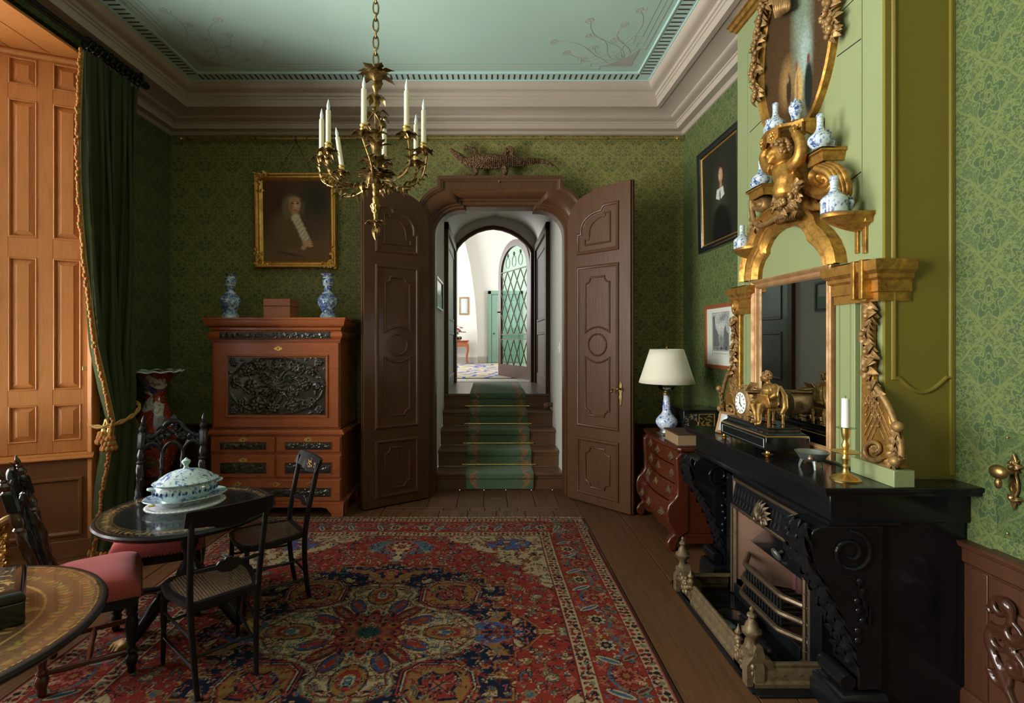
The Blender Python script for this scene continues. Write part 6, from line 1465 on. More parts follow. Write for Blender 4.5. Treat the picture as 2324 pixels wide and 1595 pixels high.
el(692, 551, 9, 7, (.58, .30, .17), -.4, .25); el(686, 560, 6, 5, (.50, .26, .15), .5, .3)
for k in range(4): el(699 + k * 1.2, 545 + 4 * k, 6, 1.8, (.62, .34, .2), 1.0 - .25 * k, .3)
el(718, 505, 3, 1.2, (.22, .05, .03), .7, .4)
cv.I = np.clip(cv.I * 1.45, 0, .9) * (.82 + .36 * N_)[..., None]
gp = [(0, 0), (0, .03), (.008, .042), (.02, .040), (.03, .028), (.045, .030), (.055, .022), (.062, .012), (.07, .006)]
t = picture('portrait_painting', 'gilt framed oil portrait of a person in brown coat and white cravat', 'painting', 0, pm, pw_, ph_, gp, 'gilt', cv, loc=(pc.x, 4.96, pc.z - ph_ / 2), inset=.008)
r = random.Random(2)
for sx_ in (-1, 1):
    for sz in (-1, 1):
        mb = MB()
        for k in range(22):
            if r.random() < .5: a, b = sx_ * (pw_ / 2 - r.uniform(0, .14)), sz * (ph_ / 2 - r.uniform(0, .06))
            else: a, b = sx_ * (pw_ / 2 - r.uniform(0, .06)), sz * (ph_ / 2 - r.uniform(0, .18))
            q = r.uniform(0, 6.28); mb.leaf(pm(a, b, .036), (cos(q), -.3, sin(q)), (0, -1, 0), .04, .014, .8)
        mb.build('corner_carving', M['gilt'], t, True, ang=60)
hk = P(672, 322, 4.93)
MB().tube([hk, pm(-.19, ph_ / 2 - .02, .0)], .0022, 5).build('wire', M['iron'], t, True); MB().tube([hk, pm(.17, ph_ / 2 - .02, .0)], .0022, 5).build('wire', M['iron'], t, True)
MB().tube(bez([(hk.x, 4.93, 3.43), (hk.x, 4.915, 3.425), (hk.x, 4.915, 3.40), (hk.x, 4.93, 3.385), (hk.x + .01, 4.935, 3.375), (hk.x, 4.93, 3.365)], 4), .004, 6).build('hook', M['iron'], t, True)
# ================================================================ floor vase on stand
vx, vy = P(353, 900, 4.42).x, 4.42
t = thing('vase_stand', 'low dark wooden stand under the tall painted vase', 'stand', (vx, vy, 0))
MB().lathe([(.20, .30), (.215, .305), (.215, .33), (.20, .34), (.0, .34)], (0, 0, 0), 28).build('top', M['ebony_br'], t)
for k in range(4): a = pi / 4 + k * pi / 2; MB().tube(bez([(.15 * cos(a), .15 * sin(a), .31), (.19 * cos(a), .19 * sin(a), .2), (.15 * cos(a), .15 * sin(a), .08), (.19 * cos(a), .19 * sin(a), .0)], 4), .022, 8).build('leg', M['ebony_br'], t)
t = thing('imari_vase', 'tall red and white painted vase with fluted rim in the dark corner', 'vase', (vx, vy, .34))
fl = lambda r_, z, a: r_ * (1 + (.05 * cos(12 * a) * max(0, (z - .80) / .13) if z > .80 else 0))
k = (P(353, 838, vy).z - .34) / .93
MB().lathe([(r_ * k, z * k) for r_, z in [(.095, 0), (.105, .01), (.11, .04), (.14, .12), (.172, .22), (.185, .31), (.178, .39), (.15, .48), (.115, .56), (.09, .63), (.080, .69), (.085, .75), (.105, .81), (.14, .86), (.185, .90), (.20, .912), (.19, .915), (.12, .85), (.07, .75)]], n=72, fn=fl).build('body', M['imari'], t, ang=180)
MB().tube([(.205 * k * cos(a) * (1 + .05 * cos(12 * a)), .205 * k * sin(a) * (1 + .05 * cos(12 * a)), (.913 + .006 * cos(12 * a)) * k) for a in lin(0, 2 * pi * 95 / 96, 95)], .007, 6, loop=True).build('rim', M['porc'], t)
# ================================================================ ebonised twist chairs
def twist_post(mb, x, y, z0, z1, r_, rake, tw=3):
    n = 46; prof = []
    for i in range(n + 1):
        u = i / n; prof.append((r_, z0 + (z1 - z0) * u))
    a = mb.mark()
    mb.lathe(prof, (0, 0, 0), 16, fn=lambda rr, z, t_: rr * (1 + .20 * cos(3 * t_ + (z - z0) * 42)))
    mb.warp(lambda X, Y, Z: (X + x, Y + y - rake(Z), Z), a)
def carved_chair(label, loc, rz, seatmat, legmat, backmat):
    t = thing('twist_back_chair', label, 'chair', loc, rz)
    wf, wb, dp = .185, .155, .32; rk = lambda z: max(0, z - .42) * .24
    # seat
    def seat(u, v):
        w = wb + .03 + (wf + .02 - wb - .03) * v; x = (u - .5) * 2 * w; y = -.02 + (dp + .05) * v
        e_ = (1 - abs(2 * u - 1) ** 4) * (1 - abs(2 * v - 1) ** 4)
        return (x, y, .372 + .080 * (max(e_, 0) ** .36))
    mb = MB().grid(28, 28, seat); 
    def low(u, v): p = seat(u, v); return (p[0] * .985, p[1], .345)
    mb.grid(28, 28, low)
    nb = 29 * 29
    ed = [i for i in range(28)] + [28 + 29 * j for j in range(28)] + [28 * 29 + 28 - i for i in range(28)] + [29 * (28 - j) for j in range(28)]
    for i in range(len(ed)): a, b = ed[i], ed[(i + 1) % len(ed)]; mb.f.append((a, b, b + nb, a + nb))
    mb.build('seat_cushion', M[seatmat], t, ang=70)
    mb = MB()
    for i in range(26):
        mb.ell((-wf - .008 + (2 * wf + .016) * i / 25, dp + .032, .352), .0045, 6, 4)
        for sg in (-1, 1): mb.ell((sg * (wb + .031 + (wf - wb - .01) * i / 25), -.01 + dp * i / 25 + .02, .352), .0045, 6, 4)
    so_ = mb.build('nail', M['studs'], t); so_['kind'] = 'stuff'
    MB().loft([[(-wb - .02, -.015, z), (wb + .02, -.015, z), (wf + .01, dp + .02, z), (-wf - .01, dp + .02, z)] for z in (.30, .345)]).build('seat_rail', M['ebony'], t, bevel=.004)
    lp = [(.012, 0), (.018, .012), (.016, .03), (.024, .05), (.026, .07), (.016, .085), (.022, .10), (.014, .115), (.020, .15), (.026, .20), (.024, .24), (.015, .255), (.024, .27), (.024, .31)]
    for sg in (-1, 1):
        MB().lathe(lp, (sg * (wf - .012), dp - .005, 0), 14).build('front_leg', M['ebony'], t)
        MB().lathe(lp, (sg * (wb - .0), .005, 0), 14).build('rear_leg', M[legmat], t)
        a = MB(); y0 = .005
        tw_ = MB(); twist_post(tw_, sg * wb, y0, .40, .70, .018, rk); tw_.build('twist_post', M[backmat], t, ang=50)
        mb = MB(); m0 = mb.mark(); mb.lathe([(.020, .34), (.022, .40), (.016, .41)], (0, 0, 0), 12); mb.warp(lambda X, Y, Z: (X + sg * wb, Y + y0 - rk(Z), Z), m0); mb.build('post_base', M[backmat], t)
        mb = MB(); m0 = mb.mark(); mb.lathe([(.018, .70), (.024, .71), (.016, .72), (.023, .745), (.019, .765), (.015, .78), (.021, .79)], (0, 0, 0), 14)
        mb.warp(lambda X, Y, Z: (X + sg * wb, Y + y0 - rk(Z), Z), m0); mb.build('post_turning', M[backmat], t)
        mb = MB(); m0 = mb.mark(); mb.lathe([(.022, .785), (.024, .79), (.024, .862), (.020, .868)], (0, 0, 0), 8); mb.warp(lambda X, Y, Z: (X + sg * wb, Y + y0 - rk(Z), Z), m0); mb.build('post_block', M['ebony'], t, ang=25)
        mb = MB(); m0 = mb.mark(); mb.lathe([(.020, .866), (.014, .874), (.020, .885), (.022, .895), (.012, .908), (.016, .915), (.007, .922), (.012, .935), (.008, .948), (.001, .965)], (0, 0, 0), 14); mb.warp(lambda X, Y, Z: (X + sg * wb, Y + y0 - rk(Z), Z), m0); mb.build('finial', M[backmat], t)
        mb = MB(); twist_post(mb, sg * .052, y0, .46, .66, .011, rk); m0 = mb.mark(); mb.lathe([(.010, .66), (.014, .67), (.009, .68), (.015, .71), (.009, .735), (.012, .76)], (0, 0, 0), 12); mb.warp(lambda X, Y, Z: (X + sg * .052, Y + y0 - rk(Z), Z), m0); mb.build('spindle', M['ebony'], t, ang=50)
    MB().box(-wb, wb, -.012 + .005 - rk(.45), .012 + .005 - rk(.45), .43, .46).build('back_rail', M['ebony'], t, bevel=.004)
    mb = MB(); yb = lambda z: .005 - rk(z)
    for x0, x1 in ((-wb, -.052), (-.052, .052), (.052, wb)):
        mb.tube([(x0 + (x1 - x0) * i / 10, yb(.77), .755 + .055 * sin(pi * i / 10) ** .7) for i in range(11)], .012, 7)
    cr = bez([(-wb + .01, 0, .835), (-.10, 0, .845), (-.06, 0, .88), (-.035, 0, .915), (0, 0, .925), (.035, 0, .915), (.06, 0, .88), (.10, 0, .845), (wb - .01, 0, .835)], 5); cr = [Vector((p.x, yb(p.z), p.z)) for p in cr]
    mb.tube(cr, .014, 8)
    for sg in (-1, 1):
        mb.tube([(sg * (.055 + a), yb(.86), .872 + b) for a, b in spiral(0, 0, .030, .006, 0, 1.4 * sg, 20)], .007, 6); mb.tube([(sg * (.11 + a), yb(.83), .822 + b) for a, b in spiral(0, 0, .026, .005, 0, 1.4 * sg, 18)], .007, 6)
    r = random.Random(5)
    for k in range(46):
        x = r.uniform(-wb + .02, wb - .02); z = .79 + r.uniform(0, .05) + .06 * max(0, 1 - abs(x) / .08); a = r.uniform(0, 6.28)
        mb.leaf((x, yb(z) + .004, z), (cos(a), .3, sin(a)), (0, 1, 0), .035, .012, .7); mb.ell((x, yb(z), z), (.013, .009, .012), 7, 5)
    mb.leaf((0, yb(.92), .915), (0, .2, 1), (0, 1, 0), .05, .02, .4)
    mb.build('crest', M['ebony'], t, ang=60)
    for a, b in (((-wf + .012, dp), (-wb, 0)), ((wf - .012, dp), (wb, 0))): MB().lathe([(.009, 0), (.014, .08), (.010, .16), (.014, .24), (.009, .31)], n=10, M=Matrix.Translation((b[0], b[1] + .005, .09)) @ Matrix.Rotation(-pi / 2, 4, 'X')).build('stretcher', M[legmat], t)
    MB().lathe([(.009, 0), (.014, .08), (.010, .16), (.014, .24), (.009, .33)], n=10, M=Matrix.Translation((-.165, dp / 2, .09)) @ Matrix.Rotation(pi / 2, 4, 'Y')).build('stretcher', M[legmat], t)
    return t
carved_chair('carved black chair with twisted posts and red seat beside the tall painted vase', (-1.905, 3.10, .0095), radians(-156.4), 'pink', 'ebony', 'ebony').scale = (1.05, 1.3, 1.06)
carved_chair('dark carved chair with twisted posts and rose seat below the shutter', (-1.955, 2.29, .0095), radians(-56.6), 'pink', 'redleg', 'ebony_br')
# ================================================================ cane chairs
def cane_chair(label, loc, rz):
    t = thing('cane_chair', label, 'chair', loc, rz, 'ebonised cane chairs')
    bw, fw, dp, sh = .135, .178, .335, .39
    def outl(k): # seat outline, rounded front
        return [(-bw * k, -.005), (bw * k, -.005), (bw * k + .02, .06), (fw * k + .006, dp * .6), (fw * k, dp * .9), (fw * k * .75, dp + .012), (0, dp + .022), (-fw * k * .75, dp + .012), (-fw * k, dp * .9), (-fw * k - .006, dp * .6), (-bw * k - .02, .06)]
    o_, i_ = outl(1.0), [(x * .86, .022 + (y + .005) * .90) for x, y in outl(1.0)]
    MB().loft([[(a[0], a[1], sh - .026), (b[0], b[1], sh - .022), (b[0], b[1], sh), (a[0] * .99, a[1], sh + .001), (a[0], a[1], sh - .008)] for a, b in zip(o_, i_)], loop=True).build('seat_frame', M['ebony'], t, ang=50)
    MB().prism(i_, XY(sh - .006), -.002, .002).build('cane_seat', M['cane'], t, ang=None)
    for sg in (-1, 1):
        pts = [(sg * .118, -.025, 0), (sg * .124, -.004, .12), (sg * .132, .008, .27), (sg * .138, .006, sh), (sg * .143, -.012, .52), (sg * .148, -.045, .68), (sg * .150, -.062, .775)]
        MB().tube(bez(pts, 5), [.0105 + .0025 * sin(pi * i / 30) for i in range(31)], 10, flat=1.2, up=(0, 1, 0)).build('back_post', M['ebony'], t)
        MB().lathe([(.008, 0), (.010, .02), (.012, .14), (.010, .16), (.014, .20), (.013, .34), (.011, sh - .02)], (0, 0, 0), 12).warp(lambda X, Y, Z: (X + sg * (fw - .016) + sg * .0, Y + dp - .012 + .018 * (1 - Z / sh) ** 2, Z)).build('front_leg', M['ebony'], t)
        for z in (.12, .235): MB().tube([(sg * .127, .0, z), (sg * (fw - .016), dp - .01, z + .015)], .0065, 8).build('side_stretcher', M['ebony'], t)
    MB().tube([(-.16, dp - .008, .20), (.16, dp - .008, .20)], .0065, 8).build('front_stretcher', M['ebony'], t)
    MB().tube([(-.128, .004, .165), (.128, .004, .165)], .0065, 8).build('rear_stretcher', M['ebony'], t)
    # curved tablet crest
    def crest(u, v, s_):
        x = (u - .5) * .350; y = -.068 - .018 * (1 - (2 * u - 1) ** 2); e_ = 1 if abs(2 * u - 1) < .96 else .94
        z0 = .728 - .018 * (1 - abs(2 * u - 1)) - (.010 if .3 < u < .7 else 0); z1 = .80
        return (x, y + s_ - .03 * (v - .5), z0 + (z1 - z0) * v * e_ + (1 - e_) * .02)
    mb = MB(); n = 24
    for s_ in (0, .016): mb.grid(n, 4, lambda u, v, s_=s_: crest(u, v, s_))
    nb = (n + 1) * 5; ed = list(range(n)) + [n + (n + 1) * j for j in range(4)] + [4 * (n + 1) + n - i for i in range(n)] + [(n + 1) * (4 - j) for j in range(4)]
    for i in range(len(ed)): a, b = ed[i], ed[(i + 1) % len(ed)]; mb.f.append((a, b, b + nb, a + nb))
    mb.build('crest_rail', M['ebony'], t, ang=50)
    mb = MB(); r = random.Random(9)
    for k in range(26):
        u = r.gauss(.5, .12); v = r.uniform(.25, .75); p = crest(u, v, .0168); a = r.uniform(0, 6.28)
        mb.ell(p, (.009, .0012, .004), 6, 3, Matrix.Rotation(a, 3, 'Y'))
    mb.build('gilt_sprig', M['gold_dark'], t)
    sp2 = [(-.145, 0), (-.05, .004), (-.038, .018), (-.018, .020), (-.012, .028), (.012, .028), (.018, .020), (.038, .018), (.05, .004), (.145, 0), (.145, -.012), (.05, -.014), (.03, -.03), (0, -.036), (-.03, -.03), (-.05, -.014), (-.145, -.012)]
    MB().prism([(a, .535 + b) for a, b in sp2], lambda a, b, q: (a, -.022 + q - .02 * (1 - (a / .145) ** 2), b), 0, .012).build('mid_rail', M['ebony'], t, bevel=.002)
    return t
cane_chair('ebonised cane chair turned away beside the round black table, back towards the room', (-1.134, 2.24, .0095), radians(44.5))
cane_chair('ebonised cane chair standing between the round black table and the writing cabinet', (-1.127, 3.07, .0095), radians(128.8))
# ================================================================ round tables
def ring_paint(R, base, rings, seed):
    c = Cv(2 * R, 2 * R, .0042, base); r = random.Random(seed)
    D = np.hypot(c.X, c.Y) / R
    for r0, r1, col, solid in rings:
        if solid: c.put((D > r0) & (D < r1), col); continue
        rm = (r0 + r1) / 2 * R; w = (r1 - r0) * R; n = int(2 * pi * rm / (w * .62))
        for i in range(n):
            a = 2 * pi * i / n; x, y = rm * cos(a), rm * sin(a)
            if abs(y - 0) > 9: continue
            for k in (-1, 1): c.ell(x + cos(a) * w * .18 * k, y + sin(a) * w * .18 * k, w * r.uniform(.25, .45), w * r.uniform(.07, .15), tuple(v * r.uniform(.55, 1.15) for v in col), a + k * r.uniform(.2, 1.5), .3)
            if i % 3 == 0: c.ell(x, y, w * .26, w * .26, tuple(v * .9 for v in col), 0, .3)
    c.I *= (.92 + .16 * np.random.RandomState(seed).rand(*c.X.shape))[..., None]; return c
def round_table(name, label, cx, cy, R, cvs, feet, drop=0.0):
    t = thing(name, label, 'table', (cx, cy, .0095))
    rim = [(R - .025, .586), (R - .008, .588), (R + .004, .598), (R + .008, .608), (R + .002, .617), (R - .012, .6195), (R - .014, .6185), (.0, .6185)]
    MB().lathe([(.0, .586)] + rim, n=72).build('top', M['ebony'], t, ang=40)
    mp = lambda a, b, q: (lambda d: (a / max(1, d / (R - .013)), b / max(1, d / (R - .013)), .6192))(sqrt(a * a + b * b))
    cvs.painted('inlay', M['inlay'], mp, t, ang=180)
    MB().lathe([(.16, .562), (.15, .586), (0, .586)], n=8).lathe([(.05, .56), (.03, .54), (.028, .50), (.04, .47), (.044, .44), (.03, .40), (.026, .36), (.055, .31), (.065, .28), (.06, .25), (.04, .225), (.055, .20), (.07, .18), (.06, .15), (.0, .14)], n=24).build('pedestal', M['ebony'], t)
    for fx, fy in feet:
        d = Vector((fx, fy)); 
        q = bez([(d.x * .12, d.y * .12, .19), (d.x * .38, d.y * .38, .20), (d.x * .62, d.y * .62, .13), (d.x * .82, d.y * .82, .055), (d.x * .95, d.y * .95, .035)], 5)
        MB().tube(q, [.038 - .014 * i / 20 for i in range(21)], 10).build('leg', M['ebony'], t)
        dn = d.normalized(); sd_ = Vector((-dn.y, dn.x)); b_ = MB().ell((d.x * .97, d.y * .97, .028), (.038, .038, .028), 12, 8)
        for k in (-1, 0, 1): b_.tube([(d.x * .96 + sd_.x * .022 * k, d.y * .96 + sd_.y * .022 * k, .04), (d.x + dn.x * .03 + sd_.x * .034 * k, d.y + dn.y * .03 + sd_.y * .034 * k, .03), (d.x + dn.x * .05 + sd_.x * .04 * k, d.y + dn.y * .05 + sd_.y * .04 * k, .008)], [.016, .014, .007], 8)
        voxel(b_, .006, 2).build('claw_foot', M['gold_dark'], t, ang=180)
    return t
T1 = Vector((-1.545, 2.68)); R1 = .405
c1 = ring_paint(R1, (.012, .012, .013), [(.95, .955, (.20, .13, .05), True), (.82, .93, (.22, .14, .05), False), (.80, .81, (.12, .08, .03), True)], 3)
round_table('round_table', 'round black tilt top table with gold vine border under the tureen', T1.x, T1.y, R1, c1, [(-1.745 - T1.x, 2.475 - T1.y), (-1.225 - T1.x, 2.645 - T1.y), (-.06, .29)])
T2 = Vector((-1.726, 1.51)); R2 = .492
c2 = ring_paint(R2, (.115, .060, .030), [(.955, 1.5, (.030, .022, .014), True), (.955, .96, (.30, .19, .06), True), (.87, .945, (.22, .125, .042), False), (.74, .82, (.25, .145, .048), False), (.665, .68, (.36, .21, .065), True), (.0, .0, (0, 0, 0), True)], 8)
r = random.Random(14)
for k in range(160): 
    a, d = r.uniform(-.2, 1.9), r.uniform(.1, .60) * R2; c2.ell(d * cos(a), d * sin(a), r.uniform(.006, .03), r.uniform(.002, .007), (.38, .22, .07), r.uniform(-.3, .3), .2)
for k in range(40):
    x = .10 + .17 * r.random(); y = .10 + .10 * r.random(); c2.ell(x, y, .02, .004, (.38, .22, .07), .3, .2)
round_table('inlaid_table', 'round brown table with gold inlaid wreaths under the lacquer box', T2.x, T2.y, R2, c2, [(-.2, -.25), (.28, -.12), (-.06, .27)])
# lacquer box on the inlaid table
bc = PF(57, 1422, .62); th_ = radians(40)
t = thing('lacquer_box', 'black lacquer box with gold landscape lid on the inlaid table', 'box', (bc.x - .10, bc.y - .0, .629), 0)
e1 = Vector((-.66, .75)).normalized(); e2 = Vector((-.75, -.66)).normalized()
bm_ = lambda a, b, q: (bc.x + e1.x * a + e2.x * b, bc.y + e1.y * a + e2.y * b, .629 + q)
L1, L2_ = .27, .20
MB().prism([(0, 0), (L1, 0), (L1, L2_), (0, L2_)], bm_, 0, .07).build('body', M['black'], t, True, bevel=.006)
MB().loft([[bm_(*p, z) for p in [(k_, k_), (L1 - k_, k_), (L1 - k_, L2_ - k_), (k_, L2_ - k_)]] for k_, z in ((-.002, .072), (-.002, .085), (.008, .100), (.022, .104))]).build('lid', M['black'], t, True, bevel=.003)
cb_ = Cv(L1 - .05, L2_ - .05, .005, (.03, .024, .016)); r = random.Random(20)
for k in range(60): cb_.ell(r.uniform(-.1, .1), r.uniform(-.07, .07), r.uniform(.004, .022), r.uniform(.0015, .005), (.36, .22, .07), r.uniform(0, 3), .2)
cb_.painted('gilt_scene', M['lacq'], lambda a, b, q: bm_(a + L1 / 2, b + L2_ / 2, .1045), t, True)
# tureen on dish on doily
TC = Vector((-1.61, 2.76)); ta = radians(39)
t = thing('lace_doily', 'white lace doily under the blue and white tureen', 'doily', (TC.x, TC.y, .629), ta)
MB().lathe([(.190, .0005), (.188, .0022), (0, .0025)], n=90, sy=.85, fn=lambda r_, z, a: r_ * (1 + .018 * cos(44 * a))).build('cloth', M['lace'], t)
mb = MB()
for i in range(44): a = 2 * pi * i / 44; mb.tube([(.176 * cos(a) + .010 * cos(q), (.176 * sin(a) + .010 * sin(q)) * .85, .004) for q in lin(0, 2 * pi * 7 / 8, 7)], .0014, 4, loop=True)
mb.build('loop_border', M['white'], t)
t = thing('oval_dish', 'oval blue rimmed dish carrying the tureen on the round table', 'dish', (TC.x, TC.y, .6318), ta)
ov = dict(sx=1.0, sy=.72)
MB().lathe([(.0, 0), (.11, 0), (.115, .004), (.13, .018), (.15, .026), (.185, .036), (.198, .040), (.196, .044), (.15, .033), (.125, .022), (.0, .016)], n=64, **ov).build('plate', M['tureen'], t)
t = thing('tureen', 'blue and white lidded soup tureen on the round table', 'tureen', (TC.x, TC.y, .6485), ta)
MB().lathe([(.10, 0), (.112, .004), (.11, .012), (.125, .022), (.145, .045), (.150, .062), (.146, .078), (.140, .088), (.150, .094), (.150, .098), (.0, .097)], n=64, **ov).build('bowl', M['tureen'], t)
MB().lathe([(.155, .098), (.158, .102), (.15, .108), (.135, .114), (.12, .128), (.09, .146), (.055, .158), (.022, .164), (.014, .168), (.010, .178), (.016, .188), (.022, .198), (.020, .208), (.010, .214), (.003, .222)], n=64, sx=1.0, sy=.74).build('lid', M['tureen'], t)
mb = MB()
for i in range(30): a = 2 * pi * i / 30; mb.ell((.1515 * cos(a), .1515 * .72 * sin(a), .058), (.006, .006, .010), 6, 4)
mb.build('blue_border', plain('cobalt', (.02, .05, .2), .1), t)
for sg in (-1, 1): MB().tube(bez([(sg * .14, -.02, .075), (sg * .168, -.012, .082), (sg * .168, .012, .082), (sg * .14, .02, .075)], 5), .007, 8).build('handle', M['tureen'], t)
t = thing('yellow_tag', 'small yellow tag lying under the dish edge on the doily', 'tag', (*PF(343, 1152, .625).xy, .6318), .4)
MB().box(-.012, .012, -.007, .007, 0, .006).ell((.012, 0, .004), (.008, .007, .004), 8, 4).build('tag', M['yellow'], t, bevel=.002)
# gilt carved seat edge at the left border
t = thing('gilt_armchair', 'carved gilt chair arm below the shutter beside the dark carved chair', 'chair', (-2.42, 2.42, 0))
bq = P(8, 1200, 2.45)
MB().tube(bez([P(-40, 1215, 2.4), P(-5, 1192, 2.42), P(20, 1178, 2.45), P(27, 1183, 2.46)], 5), [.02] * 16, 8).build('arm', M['gold_dark'], t, True)
MB().tube(bez([P(24, 1182, 2.46), P(14, 1205, 2.46), P(10, 1240, 2.46), P(14, 1270, 2.46), P(10, 1330, 2.46), P(8, 1480, 2.47)], 5), [.016] * 26, 8).build('arm_post', M['gold_dark'], t, True)
mb = MB(); r = random.Random(3)
for k in range(24): p = P(6 + r.uniform(-8, 8), 1190 + k * 4, 2.43); mb.leaf(p, (r.uniform(-1, 1), -.4, -1), (0, -1, 0), .045, .014, .7)
mb.build('carving', M['gold'], t, True, ang=60)
pz = P(0, 1260, 2.45).z
MB().box(-2.85, -2.42, 2.25, 2.62, .36, .43).build('seat', M['pink'], t, True, bevel=.02)
for x, y in ((-2.83, 2.27), (-2.83, 2.60)): MB().tube([(x, y, 0), (x, y, .37)], [.014, .022], 8).build('leg', M['gold_dark'], t, True)
MB().box(-2.87, -2.83, 2.25, 2.62, .43, .95).build('back', M['pink'], t, True, bevel=.012)
# ================================================================ chest of drawers
ch = thing('bombe_chest', 'red walnut bombe chest of drawers with brass handles between the door and the fireplace', 'chest', (1.58, 4.06, 0))
def hp(name, mb, mat='chest', parent=None, **kw):
    o = mb.build(name, M[mat], ch, True, **kw)
    if parent is not None: o.parent = parent
    return o
HY0, HY1, HT = 3.66, 4.46, .735
zb_ = [.06, .10, .16, .22, .28, .34, .42, .52, .62, .70]; xb_ = [1.36, 1.335, 1.30, 1.285, 1.295, 1.325, 1.355, 1.365, 1.36, 1.355]
fxz = lambda z: float(np.interp(z, zb_, xb_))
serp = lambda y: -.018 * sin(pi * (y - HY0) / (HY1 - HY0)) ** 1 + .010 * cos(2 * pi * (y - HY0) / (HY1 - HY0))
hp('case', MB().box(1.40, XR - .03, HY0 + .012, HY1 - .012, .06, .70), bevel=.004)
hp('plinth', MB().box(1.39, XR - .03, HY0 + .008, HY1 - .008, .05, .12), bevel=.006)
def dr(z0, z1):
    mb = MB(); rows = []
    n, m_ = 16, 6
    def f(u, v): y = HY0 + .055 + (HY1 - HY0 - .11) * u; z = z0 + (z1 - z0) * v; return (fxz(z) + serp(y), y, z)
    mb.grid(n, m_, f); mb.grid(n, m_, lambda u, v: (1.42, f(u, v)[1], f(u, v)[2]))
    nb = (n + 1) * (m_ + 1); ed = list(range(n)) + [n + (n + 1) * j for j in range(m_)] + [m_ * (n + 1) + n - i for i in range(n)] + [(n + 1) * (m_ - j) for j in range(m_)]
    for i in range(len(ed)): a, b = ed[i], ed[(i + 1) % len(ed)]; mb.f.append((a, b, b + nb, a + nb))
    o = hp('drawer', mb, ang=40)
    zm = (z0 + z1) / 2
    for u in (.16, .5, .84):
        y = HY0 + .055 + (HY1 - HY0 - .11) * u; x = fxz(zm) + serp(y)
        q = MB().prism([(y + a, zm + b) for a, b in [(0, -.034), (.017, -.022), (.030, -.014), (.026, .006), (.014, .018), (0, .036), (-.014, .018), (-.026, .006), (-.030, -.014), (-.017, -.022)]], RIGHT(x), -.006, .006)
        p_ = hp('handle_plate', q, 'fender', o, bevel=.001)
        hp('bail', MB().tube(bez([(x - .006, y - .016, zm + .004), (x - .02, y - .014, zm - .008), (x - .022, y, zm - .014), (x - .02, y + .014, zm - .008), (x - .006, y + .016, zm + .004)], 4), .0028, 5), 'brass_old', o)
for z0, z1 in ((.585, .695), (.455, .575), (.33, .445), (.14, .32)): dr(z0, z1)
n = 14
topo = [(fxz(.70) - .03 + serp(HY0 + (HY1 - HY0) * i / n), HY0 + (HY1 - HY0) * i / n) for i in range(n + 1)]
topo = [(topo[0][0] + .02, HY0 - .022)] + topo + [(topo[-1][0] + .02, HY1 + .022)] + [(XR - .02, HY1 + .022), (XR - .02, HY0 - .022)]
hp('top', MB().loft([[(x, y, z) for x, y in topo] for z in (.708, HT)]), bevel=.008, seg=3)
hp('apron', MB().prism([(HY0 + .05, .05), (HY0 + .05, .14), (HY1 - .05, .14), (HY1 - .05, .05), (HY1 - .15, .06), (HY1 - .2, .085), (4.06, .065), (HY0 + .2, .085), (HY0 + .15, .06)], RIGHT(1.345), -.03, .006), bevel=.004)
for y0 in (HY0 - .006, HY1 - .055):
    pr = [(1.36, .70), (1.325, .66), (1.335, .50), (1.335, .40), (1.315, .37), (1.275, .33), (1.258, .27), (1.268, .20), (1.30, .15), (1.315, .12), (1.285, .10), (1.262, .06), (1.268, .025), (1.295, .0), (1.33, .004), (1.335, .04), (1.36, .10), (1.42, .14), (1.42, .70)]
    hp('corner_post', MB().prism(pr, lambda a, b, q: (a, q, b), y0, y0 + .06), bevel=.012, seg=3)
for y in (HY0 + .04, HY1 - .04): hp('rear_foot', MB().box(XR - .12, XR - .04, y - .03, y + .03, 0, .06))
hp('side_panel', MB().box(1.40, XR - .04, HY0 + .002, HY0 + .012, .13, .70), bevel=.002)
# table lamp
lx, ly = P(1513, 970, 4.17).x, 4.17
t = thing('table_lamp', 'blue and white porcelain lamp with cream shade on the red chest', 'lamp', (lx, ly, HT))
MB().box(-.058, .058, -.058, .058, .0, .012).lathe([(.050, .012), (.054, .018), (.048, .032), (.05, .042), (.046, .046)], n=24).build('foot', M['pewter'], t, bevel=.003)
for sx_ in (-1, 1):
    for sy_ in (-1, 1): MB().ell((sx_ * .048, sy_ * .048, .004), (.014, .014, .008), 8, 5).build('paw', M['pewter'], t)
MB().lathe([(.045, .046), (.056, .05), (.078, .075), (.086, .10), (.080, .125), (.060, .15), (.042, .168), (.034, .185), (.030, .205), (.033, .212), (.030, .220), (.034, .226), (.029, .235), (.026, .27), (.024, .31), (.028, .318)], n=32).build('body', M['delft_l'], t)
MB().lathe([(.028, .316), (.034, .322), (.034, .334), (.026, .342), (.026, .35)], n=20).build('collar', M['brass_old'], t)
MB().lathe([(.028, .35), (.05, .362), (.066, .38), (.07, .40), (.066, .418), (.05, .428), (.03, .432)], n=28).build('reservoir', M['glass_lamp'], t)
MB().tube([(0, 0, .43), (0, 0, .70)], .008, 8).build('stem', M['brass'], t)
r0, r1, z0, z1 = .217, .130, .415, .686
so_ = MB().grid(56, 4, lambda u, v: ((r0 + (r1 - r0) * v) * cos(2 * pi * u), (r0 + (r1 - r0) * v) * sin(2 * pi * u), z0 + (z1 - z0) * v)).build('shade', M['lampshade'], t, ang=180)
so_.modifiers.new('thick', 'SOLIDIFY').thickness = .003
for a in (0, 2 * pi / 3, 4 * pi / 3): MB().tube([(0, 0, z1 - .012), (r1 * cos(a), r1 * sin(a), z1 - .004)], .0025, 5).build('spider', M['brass_old'], t)
MB().lathe([(.006, .685), (.010, .695), (.004, .70), (.006, .706), (.001, .712)], n=12).build('finial', M['brass'], t)
